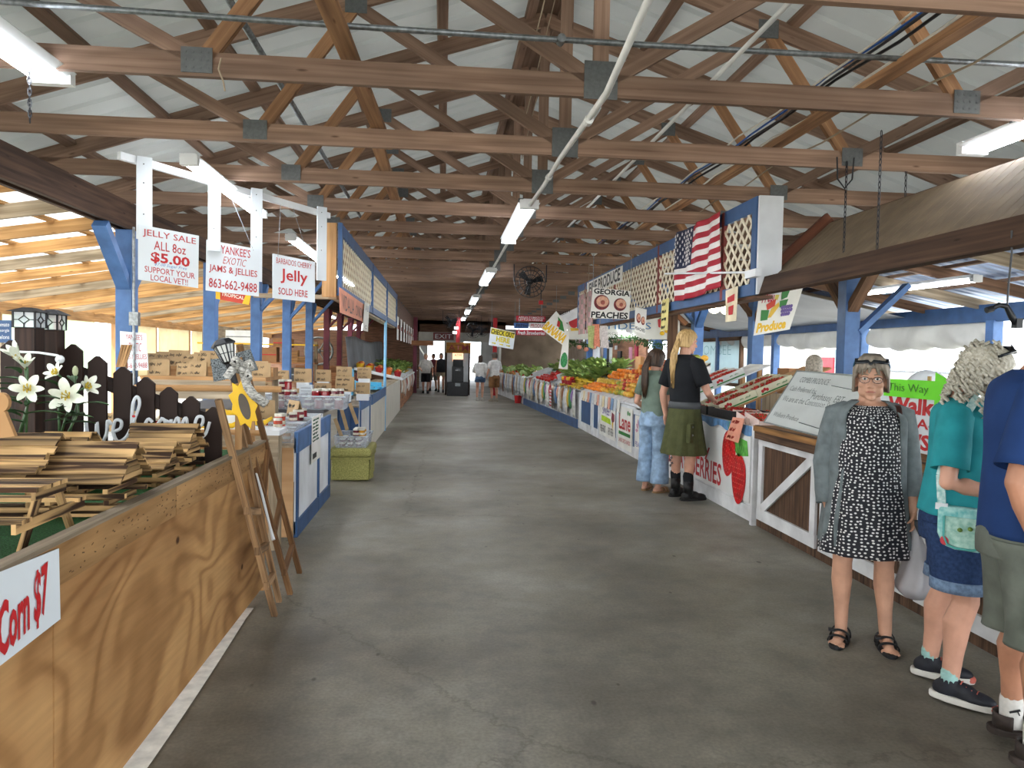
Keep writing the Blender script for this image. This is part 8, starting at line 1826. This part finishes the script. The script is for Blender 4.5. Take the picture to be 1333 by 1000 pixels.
ol = [(-.125, .10), (-.115, -.03), (-.09, -.085), (-.04, -.10), (.05, -.10), (.10, -.085), (.125, -.03), (.125, .10)]
m = MB(); m.prism([L(-.255, u-.06, .86+v) for u, v in ol], rot @ V(.055, 0, 0)); m.build('bag_body', FLO, b, bevel=.015)
m = MB(); m.prism([L(-.262, u*.66-.05, .845+v*.7) for u, v in ol], rot @ V(.012, 0, 0)); pk = m.build('pocket', paint('mint_pocket', 'b9d9cc', .7, .5, 40, col2='7fb3a5'), b, bevel=.006); m = MB(); m.tube([L(-.27, u*.68-.05, .845+v*.72) for u, v in ol], .005, 5); m.build('piping', TEALP, pk)
m = MB(); m.ball(L(-.258, .03, .80), (.008, .02, .022), 9, 7, rot=rot); m.build('red_motif', paint('motif_red', 'c2404a', .6), b); m = MB(); m.ball(L(-.272, -.07, .87), (.01, .012, .01), 8, 6); m.ball(L(-.272, -.03, .86), (.01, .012, .01), 8, 6); m.build('green_motif', paint('motif_green', '6a8a3a', .6), b)
m = MB(); st = [L(-.24, .05, .95), L(-.245, .06, 1.1), L(-.225, .03, 1.25), L(-.17, -.03, 1.40), L(-.10, -.06, 1.47), L(-.03, .0, 1.485), L(.04, .07, 1.46), L(.12, .15, 1.3)]
for a_, b_ in zip(st, st[1:]): m.bar(a_, b_, .036, .006, (a_-Vector((t.location.x, t.location.y, a_.z))))
m.build('strap', paint('strap_floral', 'cfe0dc', .7, .4, 40, col2='6fa9a6'), b); m = MB(); m.box(L(-.245, .05, .955), (.012, .05, .03), rot); m.build('buckle', WHITE, b)

# --- man in navy, partly out of the picture
t = person('person', 'man in a navy T-shirt and grey green shorts, cut off by the picture edge', (2.41, 2.79, 0), 1.15)
HC = V(.0, -.09, 1.74); RM = rotm(.1, .12)
m = MB(); head(m, HC, RM, 1.05, 1.1)
limb(m, [(0, -.06, 1.66), (0, -.01, 1.59), (0, .02, 1.53)], [.064, .066, .085]); m.ball((0, .01, 1.3), (.19, .14, .28), 16, 12); m.ball((0, .01, 1.02), (.185, .15, .17), 16, 12)
for sx in (-1, 1): limb(m, [(sx*.07, .02, 1.54), (sx*.19, .02, 1.48)], [.06, .055])
leg(m, (-.1, .0, .95), (-.11, -.04, .53), (-.11, -.02, .11), 1.12); leg(m, (.11, .05, .95), (.12, -.02, .53), (.13, .0, .12), 1.12)
arm(m, (-.215, .04, 1.47), (-.275, .13, 1.17), (-.27, .03, .91), 1.2); arm(m, (.225, .02, 1.48), (.22, -.04, 1.18), (.1, -.24, 1.02), 1.2)
hand(m, (-.27, .03, .91), (.04, -.25, -1), (1, -.2, 0), 1, .5, 1.1); hand(m, (.1, -.24, 1.02), (-.3, -.9, .1), (-.5, .2, -.8), -1, .5, 1.1)
remesh(m.build('body', SK2, t), .007, 3); face(t, HC, RM, 1.05, BRUN)
hair_cap(t, HC, RM, 1.05, paint('short_grey_hair', '7d766c', .7, .3, 60), -.075, .065, .96, .0, seed=5)
NAVY = cloth('navy_cloth', '1f3a6b', .1, 8, .25)
m = MB(); loft(m, [(0, .01, 1.60, .078, .074), (0, .015, 1.575, .14, .105), (0, .02, 1.53, .218, .14), (0, .01, 1.42, .226, .165), (0, .0, 1.25, .222, .17), (0, .0, 1.08, .222, .175), (0, .0, .93, .226, .18)], 64, wr=lambda a, f: .018*math.sin(a*6+f*7)*f); m.build('t_shirt', NAVY, t, smooth=True, solid=.006)
for sx in (-1, 1): s_ = V(sx*.2, .03, 1.50); e = V(sx*(.22 if sx > 0 else .27), -.02 if sx > 0 else .115, 1.22); sleeve(t, [s_, s_.lerp(e, .4), s_.lerp(e, .75), e], [.09, .093, .092, .094], NAVY)
SHO = cloth('grey_green_shorts', '6a6f66', .16, 9, .3); m = MB(); loft(m, [(0, .005, 1.0, .19, .155), (0, .01, .92, .208, .175), (0, .01, .84, .212, .175)], 48)
for sx, y1 in ((-1, -.03), (1, -.01)): loft(m, [(sx*.105, .01, .92, .12, .155), (sx*.112, y1*.5, .76, .122, .138), (sx*.115, y1*.9, .60, .122, .132), (sx*.115, y1, .50, .124, .134)], 30, wr=lambda a, f: .03*math.sin(a*5+f*6)*f)
so = m.build('shorts', SHO, t, smooth=True, solid=.006); m = MB(); m.grid(lambda u, v: V(-.235-.012*math.sin(PI*v), -.1+.17*u, .80-.2*v), 6, 6); m.build('pocket', SHO, so, solid=.012, smooth=True)
SND2 = paint('brown_sandal', '3a302b', .7, .2, 20); SOCK = paint('white_sock', 'd9d6d0', .9, .08, 40)
for ax, ay, az, d in ((-.11, -.02, .11, (-.05, -1, 0)), (.13, .0, .12, (.1, -1, -.0))):
    dd = Vector(d).normalized(); x = dd.cross(V(0, 0, 1)); f = V(ax, ay, az-.09); m = MB(); rm = Matrix((x, dd, V(0, 0, 1))).transposed()
    limb(m, [(ax, ay, az+.06), (ax, ay, az), f+V(0, 0, .055)], [.047, .045, .045]); m.ball(f+dd*.09+V(0, 0, .045), (.045, .1, .036), 14, 10, rot=rm); sk_ = remesh(m.build('sock', SOCK, t), .008, 3)
    m = MB(); m.bar((ax-.046, ay-.02, az+.035), (ax-.048, ay+.02, az+.02), .004, .008); m.bar((ax-.046, ay-.01, az+.03), (ax-.047, ay-.018, az+.012), .003, .005); m.build('sock_motif', BLACK, sk_)
    m = MB(); sole(m, (f.x, f.y, 0), dd, .09, .205, .056, f.z, f.z+.03); o = m.build('sandal', SND2, t, bevel=.006); m = MB()
    for fo, h, w in ((.135, .075, .06), (.06, .105, .05)): m.grid(lambda u, v: f+dd*(fo+(v-.5)*w)+x*(.056*math.cos(PI*u))+V(0, 0, .028+h*math.sin(PI*u)**.7*.62), 12, 2)
    m.grid(lambda u, v: f+dd*(-.01-.055*math.sin(PI*u))+x*(.052*math.cos(PI*u))+V(0, 0, .03+.06*v), 14, 2); m.build('sandal_strap', SND2, o, solid=.008, smooth=True)

# --- man in the kilt
t = person('person', 'tall man with a long blond ponytail, black T-shirt and olive kilt', (2.73, 8.12, 0), 2.0)
HC = V(0, -.02, 1.815); RM = rotm(-.35, .12)
m = MB(); head(m, HC, RM, 1.06, 1.05)
limb(m, [(0, .01, 1.73), (0, .02, 1.65), (0, .02, 1.58)], [.064, .066, .085]); m.ball((0, .01, 1.36), (.185, .13, .28), 16, 12); m.ball((0, .01, 1.08), (.17, .14, .17), 16, 12)
for sx in (-1, 1): limb(m, [(sx*.07, .02, 1.60), (sx*.185, .02, 1.535)], [.06, .055])
leg(m, (-.1, .0, 1.0), (-.11, -.02, .55), (-.12, .02, .12), 1.12); leg(m, (.1, .0, 1.0), (.115, -.02, .55), (.13, -.02, .12), 1.12)
arm(m, (-.205, .02, 1.51), (-.30, -.06, 1.25), (-.16, -.27, 1.17), 1.1); arm(m, (.205, .02, 1.51), (.30, .06, 1.22), (.31, .0, .97), 1.1)
hand(m, (.31, .0, .97), (.0, -.12, -1), (-1, 0, 0), -1, .45, 1.1); hand(m, (-.16, -.27, 1.17), (.5, -.8, -.1), (.3, .3, -.8), 1, .6, 1.1)
remesh(m.build('body', SK3, t), .008, 3); face(t, HC, RM, 1.06, BLOND); hair_cap(t, HC, RM, 1.06, BLOND, -.07, .06, .99, .0, seed=6)
m = MB(); q_ = random.Random(3)
for k in range(44):
    o = V(q_.uniform(-.03, .03), q_.uniform(-.012, .02), 0); a = HC+RM @ V(o.x*1.2, .098+o.y, .03); b_ = V(.015+o.x*1.1, .165+o.y, 1.66); c_ = V(.02+o.x*1.3, .16+o.y*1.2, 1.52); e = V(.02+o.x*.6, .155+o.y, q_.uniform(1.28, 1.42)); m.tube([a, b_, c_, e], [.008, .010, .009, .003], 5)
m.build('ponytail', BLOND, t, smooth=True)
BLK = cloth('black_cloth', '1c1e22', .15, 8, .25); m = MB(); loft(m, [(0, .01, 1.665, .075, .07), (0, .015, 1.64, .13, .10), (0, .02, 1.59, .208, .13), (0, .02, 1.48, .216, .15), (0, .01, 1.3, .195, .145), (0, .0, 1.14, .186, .145), (0, .0, 1.08, .19, .15)], 60, wr=lambda a, f: .02*math.sin(a*5+f*9)*f); m.build('t_shirt', BLK, t, smooth=True, solid=.006)
for sx, e in ((-1, V(-.275, -.03, 1.33)), (1, V(.275, .045, 1.31))): s_ = V(sx*.195, .02, 1.56); sleeve(t, [s_, s_.lerp(e, .4), s_.lerp(e, .75), e], [.084, .085, .084, .086], BLK)
KIL = cloth('olive_kilt', '4f5233', .14, 14, .25); m = MB(); loft(m, [(0, .0, 1.13, .186, .15), (0, .0, 1.05, .192, .158), (0, .0, .9, .21, .185), (0, .0, .72, .235, .215), (0, .0, .545, .262, .245)], 120, wr=lambda a, f: .10*f*(abs(((a*11/PI) % 2)-1)-.5)); kl = m.build('kilt', KIL, t, smooth=False, solid=.006)
m = MB(); loft(m, [(0, .0, 1.135, .192, .156), (0, .0, 1.06, .197, .163)], 48, n=2); m.build('belt', paint('grey_belt', '4a4d50', .6), kl, solid=.006, smooth=True)
m = MB(); m.box((-.215, .1, .80), (.05, .16, .21), Matrix.Rotation(.5, 3, 'Z')); m.build('cargo_pocket', KIL, kl, bevel=.01); m = MB(); m.ball((-.245, .1, .87), .012, 8, 6); m.ball((-.245, .1, .78), .012, 8, 6); m.build('stud', GREYM, kl)
BOOT = paint('black_boot', '141415', .5, .2, 20); BSOL = paint('boot_sole', '101010', .7)
for ax, ay, d in ((-.12, .02, (-.25, -1, 0)), (.13, -.02, (.1, -1, 0))):
    s1 = shoe(t, (ax, ay, .12), d, BOOT, BSOL, 1.15, 'boot'); m = MB(); limb(m, [(ax, ay, .12), (ax, ay+.005, .24)], [.056, .058]); m.build('boot_shaft', BOOT, s1, smooth=True); m = MB(); limb(m, [(ax, ay, .2), (ax+.002, ay+.008, .31)], [.056, .058]); m.build('black_sock', BLK, t, smooth=True)
m = MB()
for k, (z, w_) in enumerate(((.50, .0), (.47, .02), (.44, -.01), (.41, .015))): m.bar((.105+w_, .075, z), (.115+w_, .072, z-.03), .012, .006, (0, 1, 0)); m.bar((.09+w_, .073, z-.015), (.13+w_, .073, z-.012), .006, .006, (0, 1, 0))
m.build('leg_tattoo', paint('tattoo_ink', '4a4a50', .7), t)
# --- woman beside him
t = person('person', 'brown haired woman in light jeans half hidden beyond the man in the kilt', (2.56, 8.72, 0), 2.2)
HC = V(0, -.02, 1.60); RM = rotm(-.2, .15); m = MB(); head(m, HC, RM, 1.0, .95, True)
limb(m, [(0, .01, 1.53), (0, .02, 1.44), (0, .02, 1.38)], [.05, .052, .07]); m.ball((0, .01, 1.2), (.145, .11, .25), 16, 12); m.ball((0, .01, .95), (.165, .13, .16), 16, 12)
for sx in (-1, 1): limb(m, [(sx*.06, .02, 1.40), (sx*.14, .02, 1.355)], [.05, .045])
leg(m, (-.09, 0, .88), (-.1, -.02, .49), (-.1, .02, .09)); leg(m, (.09, 0, .88), (.1, -.02, .49), (.11, .0, .09)); bare_foot(m, (-.1, .02, .1), (-.2, -1, 0)); bare_foot(m, (.11, .0, .1), (.3, -1, 0))
arm(m, (-.165, .02, 1.35), (-.22, .0, 1.08), (-.12, -.2, 1.02)); arm(m, (.165, .02, 1.35), (.25, .03, 1.08), (.2, -.16, .98)); hand(m, (.2, -.16, .98), (-.2, -.9, -.1), (-.6, 0, -.6), -1, .5); hand(m, (-.12, -.2, 1.02), (.4, -.8, 0), (.3, .3, -.8), 1, .5)
remesh(m.build('body', SK3, t), .008, 3); face(t, HC, RM, 1.0, BRUN); hair_cap(t, HC, RM, 1.02, BRUN, -.09, .06, 1.04, -.03, seed=7)
m = MB()
for k in range(34): o = V(q_.uniform(-.03, .03), q_.uniform(-.015, .02), 0); a = HC+RM @ V(o.x, .1+o.y, .05); m.tube([a, V(.02+o.x*1.2, .17+o.y, 1.5), V(.03+o.x*1.3, .16+o.y, 1.3), V(.03+o.x*.5, .15+o.y, 1.12+q_.random()*.1)], [.008, .011, .010, .003], 5)
m.build('ponytail', BRUN, t, smooth=True)
SAGE = cloth('sage_top', '6f7f72', .12, 10); m = MB(); loft(m, [(0, .01, 1.47, .07, .066), (0, .015, 1.43, .12, .09), (0, .02, 1.385, .165, .115), (0, .0, 1.25, .165, .135), (0, .0, 1.05, .165, .135), (0, .0, .82, .19, .155)], 48, wr=lambda a, f: .02*math.sin(a*6)*f); m.build('top', SAGE, t, smooth=True, solid=.006)
for sx, e in ((-1, V(-.2, .01, 1.18)), (1, V(.215, .025, 1.18))): s_ = V(sx*.15, .02, 1.37); sleeve(t, [s_, s_.lerp(e, .5), e], [.066, .067, .066], SAGE)
JEAN = paint('light_denim', '8fa9c4', .85, .25, 14, bump=.2); m = MB(); loft(m, [(0, .005, .98, .16, .135), (0, .01, .85, .19, .155), (0, .01, .80, .19, .15)], 40)
for sx in (-1, 1): loft(m, [(sx*.092, .0, .86, .1, .13), (sx*.1, -.01, .6, .094, .105), (sx*.105, .0, .3, .098, .105), (sx*.108, .01, .12, .105, .115)], 26, wr=lambda a, f: .03*math.sin(a*4+f*14)*f)
m.build('jeans', JEAN, t, smooth=True, solid=.006)
for ax, ay, d in ((-.1, .02, V(-.2, -1, 0).normalized()), (.11, 0, V(.3, -1, 0).normalized())):
    x = d.cross(V(0, 0, 1)); f = V(ax, ay, 0); m = MB(); sole(m, (ax, ay, 0), d, .08, .19, .05, 0, .022); o = m.build('sandal', paint('tan_sandal', '8a6a48', .7), t, bevel=.005); m = MB()
    for fo in (.11, .05): m.grid(lambda u, v: f+d*(fo+(v-.5)*.035)+x*(.05*math.cos(PI*u))+V(0, 0, .02+.045*math.sin(PI*u)), 10, 2)
    m.build('sandal_strap', paint('tan_sandal', '8a6a48', .7), o, solid=.006, smooth=True)

# --- the others, farther away
def walker(label, loc, rz, H, skin, hair, top, top_c, low, low_c, feet_c, sleeves='short', fem=False, step=0.0, arms=None, cap=None, belly=1.0, zlow=-.07, stout=1.0):
    t = person('person', label, loc, rz); s = H/1.72; HC = V(0, -.01, 1.60)*s; RM = rotm(0, .06); S = lambda x, y, z: V(x*s, y*s, z*s)
    m = MB(); head(m, HC, RM, s, 1.0); limb(m, [S(0, .01, 1.53), S(0, .02, 1.44), S(0, .02, 1.38)], [.055*s, .057*s, .075*s]); m.ball(S(0, .01, 1.2), (.16*s, .12*s, .26*s), 14, 10); m.ball(S(0, .01, .95), (.165*s, .13*s, .16*s), 14, 10)
    for sx in (-1, 1): limb(m, [S(sx*.06, .02, 1.40), S(sx*.17, .02, 1.37)], [.06*s, .055*s])
    fpos = []
    for sx, st in ((-1, step), (1, -step)):
        leg(m, S(sx*.09, 0, .88), S(sx*.1, -.03+st*.5, .49), S(sx*.1, .02+st, .09), s*stout); fpos.append((sx*.1*s, (.02+st)*s))
    A_ = arms or ((-.24, .03, 1.09, -.25, -.06, .85), (.24, .03, 1.09, .25, -.06, .85))
    for sx, a in zip((-1, 1), A_):
        e, w = S(*a[:3]), S(*a[3:]); arm(m, S(sx*.18, .02, 1.36), e, w, s*stout); d = (w-e).normalized(); hand(m, w, d, (-sx, -.2, -.2), -sx*(-1) if False else sx*-1, .5, s)
    remesh(m.build('body', skin, t), .011, 3); face(t, HC, RM, s, hair); hair_cap(t, HC, RM, s, hair, zlow, .06, 1.0, -.02, seed=2)
    if cap: m = MB(); m.lathe([(.094*s, .05*s), (.092*s, .09*s), (.06*s, .13*s), (.001, .14*s)], HC+V(0, .012*s, 0), 16); m.prism([HC+S(.075*math.cos(a), -.08+.09*math.sin(a), .055) for a in [PI+PI*i/8 for i in range(9)]], V(0, 0, .008)); m.build('cap', cap, t, smooth=True)
    b = belly; TM = cloth('cloth_'+top_c, top_c); m = MB(); loft(m, [(0, .01*s, 1.47*s, .075*s, .07*s), (0, .015*s, 1.44*s, .13*s, .1*s), (0, .02*s, 1.395*s, .19*s, .125*s), (0, 0, 1.27*s, .195*s, .145*s*b), (0, -.01*b*s, 1.08*s, .185*s*b, .155*s*b), (0, 0, .88*s, .195*s, .16*s)], 40, wr=lambda a, f: .02*math.sin(a*6+f*5)*f); m.build(top, TM, t, smooth=True, solid=.008)
    if sleeves != 'none':
        for sx, a in zip((-1, 1), A_):
            e, w = S(*a[:3]), S(*a[3:]); s_ = S(sx*.165, .02, 1.375); pts = [s_, s_.lerp(e, .5), s_.lerp(e, .85)] if sleeves == 'short' else [s_, s_.lerp(e, .5), e, e.lerp(w, .5), w]
            sleeve(t, pts, [.075*s, .078*s, .078*s] if sleeves == 'short' else [.075*s, .07*s, .066*s, .06*s, .055*s], TM)
    zb = {'shorts': .50, 'short_shorts': .72, 'trousers': .09, 'skirt': .45}[low]; LM = cloth('cloth_'+low_c, low_c); m = MB(); loft(m, [(0, 0, .98*s, .165*s, .14*s), (0, .01*s, .86*s, .195*s, .165*s), (0, .01*s, .8*s, .198*s, .16*s)], 36)
    if low == 'skirt': loft(m, [(0, .01*s, .82*s, .2*s, .165*s), (0, .01*s, .6*s, .215*s, .18*s), (0, 0, zb*s, .22*s, .185*s)], 36)
    else:
        for sx, st in ((-1, step), (1, -step)):
            k = lambda z: st*(.88-z)/.79
            loft(m, [(sx*.092*s, 0, .87*s, .105*s, .14*s), (sx*.1*s, k(.7)*s*.7, max(.7, zb)*s, .1*s, .12*s), (sx*.1*s, k(zb)*s*.85, zb*s, .098*s, .11*s)], 24)
    m.build(low.replace('short_', ''), LM, t, smooth=True, solid=.008)
    for ax, ay in fpos: shoe(t, (ax, ay, .095), (ax*.6, -1, 0), cloth('shoe_'+feet_c, feet_c), cloth('shoe_'+feet_c, feet_c), s)
    return t
def face_to(px): return 0
BALD = paint('thin_grey_hair', 'b49a86', .7, .2, 30)
walker('stout bald man in a white shirt and long black shorts walking up the aisle', (-.7, 30.3, 0), .0, 1.62, SK3, BALD, 'shirt', 'c9c6c0', 'shorts', '17181c', '1a1a1c', belly=1.2, step=.12, arms=((-.27, .02, 1.1, -.2, -.2, 1.02), (.29, .03, 1.08, .3, -.04, .84)))
walker('man in a dark red shirt walking behind the stout man', (-.42, 32.3, 0), -.3, 1.62, SK2, BRUN, 'shirt', '5a2028', 'shorts', '6a6860', '222224', step=-.14)
walker('slim woman in a black sleeveless top and tan shorts walking by the cash machine', (-.08, 31.3, 0), 0, 1.66, SK2, BRUN, 'top', '1f2024', 'short_shorts', '9a8f78', '3a3a3c', 'none', True, .13, zlow=-.12)
walker('woman in a white long sleeved top and denim shorts with her back to us', (1.3, 25.9, 0), PI-.3, 1.6, SK3, BRUN, 'top', 'd6d5d2', 'short_shorts', '4a5f7a', 'b9b4aa', 'long', True, zlow=-.16, arms=((-.26, .0, 1.1, -.12, -.2, 1.05), (.26, .0, 1.1, .1, -.2, 1.05)))
walker('man in a white T-shirt and brown shorts beside her, his head lowered', (1.78, 25.55, 0), PI+.5, 1.7, SK3, paint('cap_hair', '4f4238', .7), 't_shirt', 'd4d3d0', 'shorts', '7a5636', 'a39a8c', cap=paint('grey_cap', '5a5855', .7), arms=((-.25, .0, 1.1, -.15, -.22, 1.1), (.26, .02, 1.1, .24, -.1, .9)))
walker('grey haired stallholder with his head bent behind the whiteboard', (4.12, 7.88, 0), 2.6, 1.68, SK2, GREYH, 'shirt', '5f6678', 'trousers', '3a3c44', '222224')
walker('man in a white shirt and dark cap behind the counter, reaching over the cartons', (5.15, 8.6, 0), .9, 1.68, SK3, BRUN, 'shirt', 'e2e2e4', 'trousers', '54606e', '222224', cap=paint('navy_cap', '39465c', .7), arms=((-.25, -.02, 1.1, -.2, -.24, .98), (.26, .0, 1.1, .22, -.2, .95)))
walker('person in a dark cap behind the heap of mangoes', (4.55, 16.0, 0), .2, 1.62, SK4, BRUN, 'shirt', '4a4f58', 'trousers', '2c2e34', '222224', cap=paint('black_cap', '23252b', .7))
bpy.context.view_layer.update()
